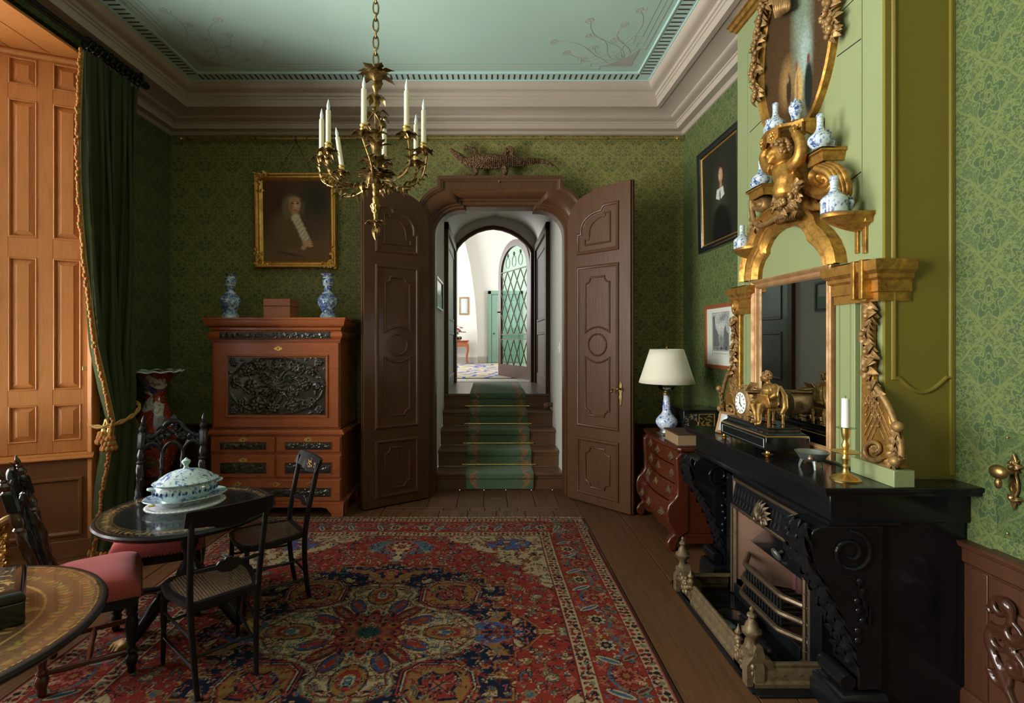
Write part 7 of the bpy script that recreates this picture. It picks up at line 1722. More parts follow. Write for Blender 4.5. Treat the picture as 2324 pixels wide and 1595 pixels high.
MB().tube(bez([(.03, .05, .43), (.045, .10, .40), (.045, .10, .20), (.05, .08, .0)], 5), .0025, 5).box(.035, .058, .092, .108, .19, .225).build('flex', M['gap'], t)
# big book
bk = thing('old_book', 'thick old leather bound book with cord clasp on the red chest', 'book', (1.50, 3.80, HT))
e1 = (PF(1556, 1012, HT) - PF(1512, 985, HT))
bx0_, bx1_, by0_, by1_ = 1.335, 1.60, 3.665, 3.94
MB().box(bx0_ + .008, bx1_ - .004, by0_ + .008, by1_ - .008, HT + .010, HT + .086).build('pages', M['pages'], bk, True, bevel=.004)
MB().box(bx0_, bx1_, by0_, by1_, HT + .0005, HT + .010).build('cover', M['leather'], bk, True, bevel=.003); MB().box(bx0_, bx1_, by0_, by1_, HT + .086, HT + .096).build('cover', M['leather'], bk, True, bevel=.003)
MB().box(bx1_ - .004, bx1_ + .008, by0_, by1_, HT + .001, HT + .095).build('spine', M['leather'], bk, True, bevel=.004)
MB().tube([(1.50, by0_ - .003, HT + .10), (1.50, by0_ - .008, HT + .06), (1.50, by0_ - .008, HT + .03), (1.50, by0_ - .003, HT + .005)], .007, 7).build('clasp', M['leather'], bk, True)
# lacquer cabinet behind the book
t = thing('lacquer_cabinet', 'small black lacquer cabinet with gold bamboo on the red chest in the corner', 'box', (1.68, 4.20, HT))
ka, kb = P(1552, 920, 4.08), P(1626, 920, 4.08)
MB().box(ka.x, kb.x, 4.08, 4.38, HT, HT + .20).build('body', M['black'], t, True, bevel=.003)
MB().box(ka.x - .004, kb.x + .004, 4.075, 4.385, HT + .20, HT + .212).build('lid', M['black'], t, True, bevel=.003)
w_ = kb.x - ka.x; cg = Cv(w_ * .5, .16, .005, (.016, .012, .008)); r = random.Random(7)
for k in range(26): cg.ell(r.uniform(-.05, .05), r.uniform(-.06, .06), .016, .003, (.30, .19, .05), r.uniform(-1, 1), .2)
cg.stroke([(-w_ * .24, -.075), (w_ * .24, -.075), (w_ * .24, .075), (-w_ * .24, .075)], .006, (.34, .21, .06), True)
cg.painted('gilt_panel', M['lacq'], lambda a, b, q: (ka.x + w_ * .70 + a, 4.0785, HT + .10 + b), t, True)
cg = Cv(w_ * .38, .16, .005, (.02, .018, .014))
for k in range(40): cg.ell(r.uniform(-.05, .05), r.uniform(-.07, .07), r.uniform(.004, .014), .004, (.22, .17, .10), r.uniform(0, 3), .3)
cg.painted('pearl_panel', M['lacq'], lambda a, b, q: (ka.x + w_ * .22 + a, 4.0785, HT + .10 + b), t, True)
MB().box(ka.x + w_ * .42, ka.x + w_ * .47, 4.068, 4.08, HT + .085, HT + .115).build('hinge', M['brass'], t, True, bevel=.002)
# ================================================================ pictures on the right wall
def RP(yc, zc, tilt=0): return lambda a, b, q: (XR - .004 - q - tilt * (b + .4), yc - a, zc + b)
y0, y1 = 3.80, 4.56; z0, z1 = 2.25, 3.115; w_, h_ = y1 - y0, z1 - z0; mpR = RP((y0 + y1) / 2, (z0 + z1) / 2, .02)
cv = Cv(w_ - .13, h_ - .13, .006, (.020, .022, .014)); N_ = np.random.RandomState(6).rand(*cv.X.shape)
tq = lambda px, py: (lambda p: ((y0 + y1) / 2 - p.y, p.z - (z0 + z1) / 2))(PXW(px, py, XR - .02))
def el2(px, py, rx, ry, col, rot=0, soft=.3): a, b = tq(px, py); cv.ell(a, b, rx, ry, col, rot, soft)
el2(1634, 440, .10, .20, (.045, .045, .03), 0, .7)
el2(1636, 530, .17, .20, (.007, .007, .007), 0, .2); el2(1634, 490, .11, .09, (.008, .008, .008), 0, .2)
el2(1637, 395, .052, .085, (.035, .018, .010), 0, .25); el2(1636, 398, .036, .060, (.46, .25, .15), 0, .2); el2(1634, 396, .02, .04, (.55, .33, .21), 0, .5)
el2(1632, 393, .008, .004, (.03, .015, .01), 0, .3); el2(1641, 391, .008, .004, (.03, .015, .01), 0, .3); el2(1635, 403, .005, .015, (.60, .36, .24), 0, .4); el2(1636, 411, .012, .004, (.30, .08, .06), 0, .4); el2(1636, 420, .022, .022, (.40, .22, .13), 0, .4)
a, b = tq(1634, 440); cv.poly([(a - .075, b - .02), (a - .055, b + .05), (a + .055, b + .05), (a + .075, b - .02), (a + .01, b - .045), (a, b), (a - .01, b - .045)], (.62, .60, .54)); cv.ell(a, b - .01, .010, .04, (.05, .05, .05), 0, .4)
cv.I *= (.8 + .4 * N_)[..., None]
t = thing('dark_portrait', 'black framed oil portrait of a person in black with white collar on the green wall', 'painting', (XR - .03, (y0 + y1) / 2, z0))
MB().sweep(rect(-w_ / 2, w_ / 2, -h_ / 2, h_ / 2), [(0, 0), (0, .03), (.012, .036), (.03, .024), (.045, .022), (.055, .012)], mpR).build('frame', M['blackframe'], t, True, ang=35)
MB().sweep(rect(-w_ / 2 + .052, w_ / 2 - .052, -h_ / 2 + .052, h_ / 2 - .052), [(0, .01), (.002, .016), (.008, .016), (.012, .008)], mpR).build('gilt_slip', M['gilt'], t, True)
cv.painted('canvas', M['oilpaint'], lambda a, b, q: mpR(a, b, .008), t, True, ang=None)
y0, y1, z0, z1 = 3.885, 4.457, 1.262, 1.784; w_, h_ = y1 - y0, z1 - z0; mpE = RP((y0 + y1) / 2, (z0 + z1) / 2, .01)
cv = Cv(w_ - .06, h_ - .06, .0055, (.66, .65, .55)); bw_, bh_ = .285, .34; oy = .02
def bx(x0, x1, a0, a1, col): cv.put((cv.X > x0) & (cv.X < x1) & (cv.Y > a0) & (cv.Y < a1), col)
bx(-.155, .155, -.185 + oy, .175 + oy, (.10, .10, .10)); bx(-.151, .151, -.181 + oy, .171 + oy, (.62, .61, .53)); bx(-.145, .145, -.14 + oy, .165 + oy, (.34, .34, .33))
cv.ell(-.01, .09 + oy, .09, .07, (.55, .55, .53), 0, .6); cv.ell(.04, .13 + oy, .08, .03, (.24, .24, .24), .3, .6)
cv.poly([(-.145, -.12 + oy), (-.145, .15 + oy), (-.10, .15 + oy), (-.095, .06 + oy), (-.04, .0 + oy), (-.02, -.10 + oy)], (.14, .14, .14)); cv.poly([(.05, -.10 + oy), (.06, .02 + oy), (.085, .08 + oy), (.105, .02 + oy), (.145, .0 + oy), (.145, -.12 + oy)], (.13, .13, .13)); cv.poly([(-.03, -.09 + oy), (-.02, -.03 + oy), (.0, .0 + oy), (.05, -.03 + oy), (.05, -.1 + oy)], (.22, .22, .22))
bx(-.145, .145, -.14 + oy, -.10 + oy, (.30, .30, .29)); r = random.Random(1)
for k in range(60): x = r.uniform(-.14, .14); bx(x, x + .005, -.13 + oy, -.112 + oy + r.uniform(0, .02), (.06, .06, .06))
for k in range(40): x = r.uniform(-.13, .12); bx(x, x + .012, -.158 + oy, -.153 + oy, (.3, .3, .28))
N_ = np.random.RandomState(2).rand(*cv.X.shape); mk = (abs(cv.X) < .145) & (cv.Y > -.14 + oy) & (cv.Y < .165 + oy); cv.I *= np.where(mk, .6 + .8 * N_, 1)[..., None]
t = thing('town_engraving', 'black and white town engraving in a reddish wood frame near the lamp', 'picture', (XR - .02, (y0 + y1) / 2, z0))
MB().sweep(rect(-w_ / 2, w_ / 2, -h_ / 2, h_ / 2), [(0, 0), (0, .016), (.006, .018), (.026, .014), (.03, .006)], mpE).build('frame', M['redframe'], t, True, ang=35)
cv.painted('sheet', M['print'], lambda a, b, q: mpE(a, b, .005), t, True, ang=None)
# ================================================================ crocodile
Yk = 4.925; CP = lambda px, py, dy=0.0: P(px, py, Yk + dy)
cr = thing('crocodile', 'small stuffed brown crocodile mounted on the wall above the door', 'stuffed crocodile', (CP(1125, 400).x, 4.95, CP(1125, 400).z))
B = MB(); s_ = .0042
B.tube(bez([CP(1024, 340, -.03), CP(1034, 349, -.028), CP(1045, 357, -.025), CP(1056, 365, -.015), CP(1066, 368, -.01), CP(1085, 366), CP(1110, 366), CP(1135, 367), CP(1155, 366), CP(1180, 367), CP(1205, 366), CP(1228, 366), CP(1248, 372), CP(1262, 380), CP(1272, 387)], 4),
       [.018, .020, .022, .024, .026, .029, .033, .036, .036, .034, .034, .036, .040, .045, .049, .053, .057, .062, .066, .069, .071, .073, .074, .074, .074, .073, .072, .070, .067, .064, .060, .057, .054, .051, .048, .046, .044, .042, .040, .037, .034, .031, .029, .027, .025, .023, .021, .019, .017, .015, .013, .011, .009, .007, .006, .005, .004], 14, flat=.8, up=(0, 1, 0))
B.ell(CP(1053, 358, -.03), (.022, .018, .016), 10, 7); B.ell(CP(1047, 368, -.03), (.018, .016, .014), 10, 7); B.ell(CP(1024, 339, -.035), (.016, .016, .014), 8, 6)
def leg(pts, rr, toes):
    q = [CP(*p) for p in pts]; B.tube(bez(q, 4), [rr * (1 - .45 * i / (4 * (len(q) - 1))) for i in range(4 * (len(q) - 1) + 1)], 9)
    e_ = q[-1]; d = (q[-1] - q[-2]).normalized(); sd = Vector((-d.z, 0, d.x))
    for k in range(4): B.tube([e_, e_ + d * .035 + sd * .016 * (k - 1.5), e_ + d * .055 + sd * .026 * (k - 1.5) + Vector((0, .01, 0))], [.010, .008, .004], 6)
leg([(1078, 356, .01), (1081, 345, .02), (1076, 338, .01), (1065, 336, .01)], .024, 5)
leg([(1077, 376, -.0), (1082, 388, -.01), (1080, 394, -.02), (1067, 397, -.02)], .026, 5)
leg([(1146, 352, .0), (1150, 342, -.01), (1156, 337, -.02), (1163, 341, -.03), (1163, 348, -.03)], .034, 4)
leg([(1146, 375, -.01), (1147, 388, -.03), (1144, 396, -.05), (1136, 402, -.06)], .036, 4)
voxel(B, .0075, 2).build('body', M['croc'], cr, True, ang=180)
mb = MB(); r = random.Random(1)
for i in range(36):
    px = 1066 + 4.4 * i; n_ = 7 if px < 1165 else (5 if px < 1215 else 3); hw = float(np.interp(px, [1066, 1085, 1120, 1160, 1200, 1240], [7, 12, 16, 14, 9, 5]))
    for k in range(n_):
        v = -1 + 2 * (k + .5) / n_; py = 366.5 + hw * v * .85; dep = .062 * sqrt(max(0, 1 - v * v * .8)) * hw / 16
        mb.ell(CP(px, py, -dep), (.0075, .0085, .0065), 5, 4)
sc2 = mb.build('scute', M['croc'], cr, True); sc2['kind'] = 'stuff'
mb = MB()
for sg in (0, 1): mb.tube([CP(1027 + k * 3.2, 345.5 + k * 2.6 + (1.4 if sg else -1.2), -.040) for k in range(9)], .0025, 4)
mb.build('jaw_line', plain('jaw', (.16, .10, .045), .5), cr, True)
MB().ell(CP(1051, 357, -.05), .007, 8, 5).build('eye', M['black'], cr, True)
# ================================================================ chandelier
HX, HYc = P(853, 300, 2.72).x, 2.72
hz = lambda y: HE + (770 - y) * HYc / FX
hd_ = thing('chandelier', 'leafy gilt bronze chandelier with eight candle arms hanging on a chain', 'chandelier', (HX, HYc, hz(540)))
def kp(name, mb, mat='brass_old', **kw): return mb.build(name, M[mat], hd_, True, **kw)
z = hz(150); i = 0
while z < 3.74:
    R_ = Matrix.Rotation(pi / 2 * (i % 2) + .3, 3, 'Z'); big = i % 2 == 0; h_ = .036 if big else .020; w_ = .014
    kp('chain_link', MB().tube([Vector((HX, HYc, z + h_ * .9)) + R_ @ Vector((w_ * cos(a), 0, h_ * sin(a))) for a in lin(0, 2 * pi * 15 / 16, 15)], .0045, 6, loop=True), 'brass_old'); z += h_ * 1.62; i += 1
kp('ceiling_rose', MB().lathe([(.06, 0), (.05, -.02), (.02, -.03), (.01, -.05)], (HX, HYc, 3.768), 20), 'brass_old')
st_ = [(.004, hz(150)), (.008, hz(175)), (.010, hz(188)), (.020, hz(193)), (.022, hz(199)), (.012, hz(206)), (.010, hz(215)), (.016, hz(222)), (.010, hz(232)), (.014, hz(240)), (.010, hz(250)), (.008, hz(300)), (.014, hz(320)), (.020, hz(345)), (.016, hz(370)), (.024, hz(395)), (.03, hz(410)), (.020, hz(425)), (.016, hz(432)), (.020, hz(438)), (.014, hz(445)), (.020, hz(452)), (.012, hz(470)), (.009, hz(480)), (.014, hz(488)), (.010, hz(496)), (.009, hz(510)), (.012, hz(518)), (.006, hz(540))]
kp('stem', MB().lathe([(r_, z_) for r_, z_ in st_[::-1]], (HX, HYc, 0), 18))
r = random.Random(17)
def whorl(name, py, n, L, W, el, curl, lob=2, rad=.01, mat='brass_old', ph=0):
    mb = MB()
    for k in range(n):
        a = ph + 2 * pi * k / n; c_ = Vector((HX + rad * cos(a), HYc + rad * sin(a), hz(py))); mb.leaf(c_, (cos(a) * cos(el), sin(a) * cos(el), sin(el)), (-cos(a) * sin(el), -sin(a) * sin(el), cos(el)), L, W, curl, .3, 8, lob)
    kp(name, mb, mat, ang=60)
whorl('crown_leaf', 182, 6, .10, .026, .95, .5, 3); whorl('crown_leaf', 184, 6, .095, .024, .35, .35, 3, ph=.5)
whorl('leaf_collar', 224, 8, .055, .016, .3, .8, 3)
whorl('body_leaf', 395, 7, .11, .022, 1.25, .5, 3, .02); whorl('body_leaf', 345, 6, .08, .018, 1.15, .6, 3, .02, ph=.3); whorl('body_leaf', 312, 5, .06, .014, 1.0, .8, 2, .012)
whorl('body_leaf', 405, 10, .10, .020, .7, .6, 3, .02, ph=.2); whorl('body_leaf', 372, 8, .075, .016, .8, .9, 3, .02); whorl('base_leaf', 420, 12, .085, .024, .12, -.5, 2, .02); whorl('base_leaf', 418, 12, .10, .026, .35, -.3, 2, .02, ph=.26)
whorl('tail_leaf', 485, 6, .055, .018, .5, -.9, 2, .01); whorl('tail_disc', 507, 10, .052, .016, .05, .1, 2, .006)
kp('bud', MB().lathe([(.004, hz(545)), (.012, hz(535)), (.020, hz(527)), (.021, hz(520)), (.012, hz(513))], (HX, HYc, 0), 14, fn=lambda r_, z_, a: r_ * (1 + .25 * cos(5 * a + z_ * 60))))
mb = MB()
for k in range(3):
    a0 = k * 2.1; q = [(HX + (.006 + .034 * sin(pi * u)) * cos(a0 + u * 2.6), HYc + (.006 + .034 * sin(pi * u)) * sin(a0 + u * 2.6), hz(245 + 70 * u)) for u in lin(0, 1, 14)]
    mb.tube(q, .006, 6)
    for j in range(2, 13, 2): p = Vector(q[j]); d = (p - Vector((HX, HYc, p.z))).normalized(); mb.leaf(p, d + Vector((0, 0, .6)), Vector((-d.x, -d.y, 1)), .05, .016, .9)
kp('vine_cage', mb, ang=60)
cand = [(0, -.26, 0), (.2, -.24, 0), (-.24, -.03, 0), (.255, -.03, 0), (-.31, .08, 0), (.19, .15, 0), (.01, .17, 0), (-.27, .32, 1)]
zc_ = 2.495
for i, (dx, dy, tilt) in enumerate(cand):
    c_ = Vector((HX + dx, HYc + dy, zc_)); R_ = sqrt(dx * dx + dy * dy); u = Vector((dx / R_, dy / R_, 0)); sd = Vector((-u.y, u.x, 0))
    low = hz(418)
    pts = bez([(HX, HYc, hz(400)), Vector((HX, HYc, low)) + u * R_ * .30, Vector((HX, HYc, low - .012)) + u * R_ * .62 + sd * .02, Vector((HX, HYc, low + .03)) + u * R_ * .92 + sd * .03, Vector((c_.x, c_.y, zc_ - .05)) + u * .015, Vector((c_.x, c_.y, zc_ - .03))], 6)
    kp('arm', MB().tube(pts, [.0055 - .001 * k / 30 for k in range(31)], 7))
    mb = MB()
    for k in (3, 5, 7, 9, 11, 13, 15, 17, 19, 21, 23, 25, 27):
        p = pts[k]; d = (pts[k + 1] - pts[k - 1]).normalized()
        for sg in (-1, 1): mb.leaf(p, d * .8 + sd * sg * .6 + Vector((0, 0, r.uniform(-.4, .5))), (0, 0, 1), r.uniform(.035, .062), r.uniform(.007, .012), r.uniform(-.4, 1.1), .3, 6, 2)
    kp('arm_leaf', mb, ang=60)['kind'] = 'stuff'
    mb = MB()
    for k in range(8): a = k * pi / 4; mb.leaf((c_.x + .008 * cos(a), c_.y + .008 * sin(a), zc_ - .022), (cos(a), sin(a), .25), (0, 0, 1), .055, .017, .4, .3, 6, 2)
    kp('bobeche', mb, ang=60)
    kp('candle_socket', MB().lathe([(.006, -.035), (.012, -.028), (.009, -.02), (.016, -.012), (.018, .008), (.015, .014), (.020, .020), (.018, .026)], c_, 14), 'brass')
    ct = thing('candle', 'leaning ivory candle with flame bulb on the chandelier' if tilt else 'upright ivory candle with flame bulb on the chandelier', 'candle', c_ + Vector((0, 0, .0265)), group='chandelier candles')
    M_ = Matrix.Rotation(-.15, 4, 'Y') if tilt else Matrix.Identity(4)
    MB().lathe([(.0135, .0), (.0128, .165), (.0105, .169), (.004, .168)], n=16, M=M_).build('wax', M['candle'], ct)
    MB().lathe([(.006, .168), (.009, .18), (.0095, .189), (.006, .205), (.001, .227)], n=12, M=M_).build('flame_bulb', M['bulb'], ct)
# ================================================================ passage and hall things
t = thing('small_frame', 'small dark framed picture with green mount on the passage wall above the steps', 'picture', (XA + .01, 5.9, 1.45))
yq0, yq1 = (XA + .012) * FX / (990 - CX), (XA + .012) * FX / (1004 - CX); zq1 = P(990, 625, yq0).z; zq0 = P(990, 698, yq0).z
mpl = lambda a, b, q: (XA + .004 + q, a, b)
MB().sweep(rect(yq0, yq1, zq0, zq1), [(0, 0), (0, .018), (.02, .018), (.026, .008)], mpl).build('frame', M['blackframe'], t, True)
MB().box(XA + .004, XA + .010, yq0 + .02, yq1 - .02, zq0 + .02, zq1 - .02).build('sheet', M['hallgreen'], t, True); MB().box(XA + .006, XA + .0105, yq0 + .05, yq1 - .05, (zq0 + zq1) / 2, zq1 - .03).build('sky', M['porc'], t, True)
sw = PXW(1271, 789, XB - .006); t = thing('light_switch', 'white round light switch on the passage wall', 'light switch', sw)
MB().prism([(sw.y - .03, sw.z - .055), (sw.y + .03, sw.z - .055), (sw.y + .03, sw.z + .055), (sw.y - .03, sw.z + .055)], RIGHT(XB), 0, .014).build('plate', M['white'], t, True, bevel=.01)
MB().ell((XB - .018, sw.y, sw.z), (.010, .014, .014), 10, 6).build('knob', M['white'], t, True)
hr = MB().box(-2.6, .72, 8.62, 13.9, .8505, .862).build('hall_carpet', M['hallrug'], bevel=.004); tag(hr, 'yellow and blue patterned carpet on the hall floor', 'carpet')
cs = P(1032, 800, 13.55)
t = thing('console_table', 'slim mahogany console table with cabriole legs against the white hall wall', 'table', (-.95, 13.6, .862))
tx0, tx1, tz = -1.32, P(1063, 772, 13.6).x, P(1063, 772, 13.6).z
MB().box(tx0, tx1 + .02, 13.36, 13.9, tz - .03, tz).build('top', M['mahog'], t, True, bevel=.008)
MB().box(tx0 + .03, tx1 - .01, 13.40, 13.88, tz - .16, tz - .03).build('apron', M['mahog'], t, True, bevel=.01)
for x in (tx0 + .06, tx1 - .03):
    for y in (13.43, 13.85): MB().tube(bez([(x, y, tz - .1), (x + .01, y, tz - .25), (x - .01, y, 1.1), (x - .012, y, .93), (x + .02, y - .01, .872)], 4), [.03 - .016 * i / 16 for i in range(17)], 8).build('leg', M['mahog'], t, True)
fx_, fz_ = P(1040, 762, 13.6).x, tz
t = thing('flower_bowl', 'glass bowl of red and yellow flowers on the hall console', 'flower vase', (fx_, 13.6, fz_))
MB().lathe([(.05, 0), (.09, .03), (.10, .07), (.08, .10), (.075, .10), (.09, .07), (.0, .01)], n=20).build('bowl', M['glass_lamp'], t)
r = random.Random(19); red = plain('red petals', (.30, .02, .03), .6); yel = plain('pale petals', (.45, .33, .10), .6); grn = plain('leaves', (.05, .11, .03), .6)
for k in range(34):
    a, e_, R_ = r.uniform(0, 6.28), r.uniform(.15, 1.5), r.uniform(.10, .20); p = Vector((R_ * cos(a) * cos(e_) * 1.2, R_ * sin(a) * cos(e_), .12 + R_ * sin(e_) * 1.3)); m_ = (red, red, yel, grn)[k % 4]
    mb = MB()
    for j in range(6): q = j * 1.05; mb.leaf(p, (cos(q), sin(q), .6), (0, 0, 1), .05, .022, .9)
    mb.build('leaf_cluster' if m_ is grn else 'flower', m_, t, ang=60)
fa, fb = P(1042, 674, 13.99), P(1064, 714, 13.99)
t = thing('hall_picture', 'brown framed picture hanging on the white hall wall above the console', 'picture', ((fa.x + fb.x) / 2, 13.98, fb.z))
MB().sweep(rect(fa.x, fb.x, fb.z, fa.z), [(0, 0), (0, .03), (.03, .035), (.04, .012)], BACK(14.0)).build('frame', M['goldpaint'], t, True)
MB().box(fa.x + .03, fb.x - .03, 13.985, 13.995, fb.z + .03, fa.z - .03).build('mount', M['glassdark'], t, True); MB().box(fa.x + .08, fb.x - .08, 13.98, 13.99, fb.z + .09, fa.z - .09).build('print', M['porc'], t, True)
p = PF(1127, 1131); t = thing('floor_socket', 'small dark brass plate let into the boards before the steps', 'floor plate', (p.x, p.y, 0))
MB().box(-.048, .048, -.013, .013, .0003, .003).build('plate', M['brass_old'], t, bevel=.002)
# ================================================================ large rug
RX0, RX1, RYc, RH = -2.022, .790, 2.64, 1.68
RXc = (RX0 + RX1) / 2; RW_ = (RX1 - RX0) / 2; res = .0042
RED, DRED, NAVY, IVO, GOLD, PINK, TEAL, SAGE, BRN = (.195, .026, .018), (.105, .014, .014), (.009, .013, .026), (.31, .232, .128), (.195, .10, .030), (.27, .072, .052), (.040, .092, .120), (.125, .135, .080), (.050, .018, .014)
q = Cv(RW_, RH, res, RED, x0=0, y0=0); rg = random.Random(41)
def star(x, y, rad, n, col, a=0, depth=.35):
    d = np.hypot(q.X - x, q.Y - y); t_ = np.arctan2(q.Y - y, q.X - x); q.put(d < rad * (1 - depth * .5 + depth * .5 * np.cos(n * (t_ - a))), col)
def rosette(x, y, rad, c1, c2, c3, n=8, out=BRN):
    star(x, y, rad * 1.12, n, out, 0, .25); star(x, y, rad, n, c1, 0, .28); star(x, y, rad * .62, n, c2, pi / n, .3); star(x, y, rad * .30, 6, c3)
def leafr(x, y, a, L, w, c1, c2=None):
    for k, col in ((1.25, BRN), (1.0, c1)) + (((.5, c2),) if c2 else ()):
        q.ell(x + cos(a) * L / 2, y + sin(a) * L / 2, L / 2 * (1 + (k - 1) * .4), w * k, col, a)
def sprig(x, y, a, s, c1, c2):
    q.stroke([(x, y), (x + cos(a) * s, y + sin(a) * s)], .008, SAGE if c1 != SAGE else TEAL)
    for sg in (-1, 1): leafr(x + cos(a) * s * .5, y + sin(a) * s * .5, a + sg * 1.0, s * .55, s * .12, c1)
    rosette(x + cos(a) * s * 1.1, y + sin(a) * s * 1.1, s * .30, c2, IVO if c2 != IVO else PINK, NAVY, 6)
def outline(pts, w, col): q.stroke(pts, w, col, False)
def hooks(pts, col, col2, s=.02):
    for a, b in zip(pts, pts[1:]):
        L = sqrt((b[0] - a[0]) ** 2 + (b[1] - a[1]) ** 2); n_ = max(1, int(L / (s * 2.2)))
        for i in range(n_):
            u = (i + .5) / n_; x, y = a[0] + (b[0] - a[0]) * u, a[1] + (b[1] - a[1]) * u; q.ell(x, y, s * .55, s * .42, col if i % 2 else col2)
FXh, FYh = 1.015, 1.29
# field fillers
cols = [IVO, SAGE, PINK, TEAL, GOLD, NAVY]
for j in range(13):
    for i in range(10):
        x = .05 + .105 * i + rg.uniform(-.02, .02); y = .04 + .105 * j + rg.uniform(-.02, .02); k = rg.random()
        if k < .33: rosette(x, y, rg.uniform(.022, .036), rg.choice(cols), rg.choice(cols), rg.choice(cols), rg.choice((5, 6, 8)))
        elif k < .8: sprig(x, y, rg.choice((0, pi / 2, pi, -pi / 2, .8, 2.3)), rg.uniform(.045, .07), rg.choice(cols), rg.choice(cols))
        else: leafr(x, y, rg.uniform(0, 6.28), .08, .014, rg.choice((IVO, TEAL, SAGE)), DRED)
# corner spandrels, ivory with stepped edge
sp1 = [(1.02, .42), (.93, .50), (.93, .60), (.84, .66), (.84, .76), (.70, .82), (.66, .96), (.52, 1.02), (.46, 1.14), (.34, 1.18), (.30, 1.30), (1.02, 1.30)]
q.poly(sp1, IVO); outline(sp1[:-1], .020, DRED); outline(sp1[:-1], .009, PINK)
for k in range(60):
    x, y = rg.uniform(.36, 1.0), rg.uniform(.5, 1.28)
    m_ = (x - .30) / .72 + (y - .42) / .88
    if m_ < 1.22: continue
    c_ = rg.random()
    if c_ < .5: leafr(x, y, rg.uniform(0, 6.28), rg.uniform(.05, .09), .016, rg.choice((TEAL, RED, DRED, SAGE)), rg.choice((IVO, GOLD)))
    else: rosette(x, y, rg.uniform(.02, .036), rg.choice((RED, PINK, TEAL)), rg.choice((IVO, GOLD)), NAVY, 6)
bl = [(.62, 1.06), (.76, 1.02), (.90, 1.06), (.94, 1.16), (.84, 1.22), (.70, 1.20), (.60, 1.14)]
q.poly(bl, (.05, .085, .19)); outline(bl + bl[:1], .010, DRED)
for k in range(14): leafr(.64 + .26 * rg.random(), 1.06 + .12 * rg.random(), rg.uniform(0, 6.28), .06, .013, rg.choice((GOLD, RED, IVO)))
# top pendant palmette on the axis
pp_ = [(0, .80), (.05, .86), (.05, .94), (.16, .97), (.24, 1.04), (.22, 1.14), (.12, 1.20), (0, 1.22)]
q.poly([(0, .8)] + pp_[1:] + [(0, 1.22)], TEAL); outline(pp_, .018, DRED); outline(pp_, .008, PINK)
star(0, 1.08, .13, 12, PINK, 0, .2); star(0, 1.08, .105, 12, DRED, 0, .2); star(0, 1.08, .08, 10, IVO, 0, .25); star(0, 1.08, .045, 8, RED); q.poly([(0, .84), (.03, .86), (.02, 1.0), (0, 1.0)], IVO)
for x_, y_ in ((.36, .98), (.30, .90)): rosette(x_, y_, .05, PINK, NAVY, IVO, 8)
# navy stepped medallion
nav = [(0, .80), (.10, .80), (.10, .755), (.34, .755), (.34, .69), (.50, .69), (.50, .60), (.60, .60), (.60, .50), (.72, .50), (.72, .36), (.645, .36), (.645, .24), (.74, .24), (.74, .17), (.80, .13), (.86, .05), (.90, 0)]
q.poly([(0, 0)] + nav, NAVY); outline(nav, .022, DRED); outline(nav, .010, GOLD)
rim = [(x * 1.05 + .01, y * 1.05 + .01) for x, y in nav]; hooks(rim, PINK, IVO, .02)
for k in range(34):
    a = pi / 2 * rg.random(); d = rg.uniform(.52, .74); x, y = d * cos(a) * 1.05, d * sin(a)
    if k % 2: leafr(x, y, rg.uniform(0, 6.28), .075, .016, rg.choice((GOLD, IVO, PINK, RED)), None)
    else: rosette(x, y, .026, rg.choice((PINK, RED, IVO)), GOLD, DRED, 6)
sprig(.20, .70, 0, .07, PINK, IVO); sprig(.62, .42, pi / 2, .07, IVO, GOLD)
# side palmette in blue with gold wings
q.poly([(.50, 0), (.55, .09), (.62, .12), (.70, .07), (.80, .02), (.82, 0)], (.04, .07, .19)); outline([(.50, 0), (.55, .09), (.62, .12), (.70, .07), (.80, .02), (.82, 0)], .012, PINK)
q.poly([(.60, .11), (.66, .19), (.72, .20), (.69, .14), (.66, .09)], GOLD); leafr(.56, 0, 0, .18, .03, RED, NAVY); leafr(.84, 0, 0, .10, .02, IVO, GOLD)
q.poly([(0, .52), (.09, .56), (.17, .66), (.23, .70), (.15, .70), (.07, .64), (0, .62)], GOLD); q.poly([(0, .56), (.05, .60), (.05, .70), (0, .73)], PINK); q.poly([(0, .60), (.025, .62), (.025, .68), (0, .70)], GOLD); outline([(0, .56), (.05, .60), (.05, .70), (0, .73)], .010, NAVY)
# ivory inner medallion with scrolled green edge
iv = [(0, .50), (.09, .50), (.16, .46), (.19, .40), (.17, .34), (.20, .29), (.26, .25), (.33, .22), (.40, .20), (.47, .16), (.52, .09), (.54, 0)]
q.poly([(0, 0)] + iv, IVO); outline(iv, .046, DRED); outline(iv, .030, SAGE); outline(iv, .012, IVO)
for x_, y_, a_ in ((.15, .43, 0), (.42, .15, 1)): outline(spiral(x_, y_, .045, .010, a_, 1.2, 18), .016, DRED); outline(spiral(x_, y_, .045, .010, a_, 1.2, 18), .009, SAGE)
for x_, y_, ex, ey in ((0, .375, .075, .10), (.40, 0, .11, .065)):
    q.ell(x_, y_, ex * 1.15, ey * 1.15, BRN); q.ell(x_, y_, ex, ey, GOLD); q.ell(x_, y_, ex * .72, ey * .72, RED); q.ell(x_, y_, ex * .42, ey * .42, IVO); q.ell(x_, y_, ex * .25, ey * .28, TEAL)
for a_ in (.42, 1.15): leafr(.20 * cos(a_), .20 * sin(a_), a_, .15, .036, (.025, .05, .12), RED)
leafr(.17 * cos(.8), .17 * sin(.8), .8, .17, .032, DRED, GOLD)
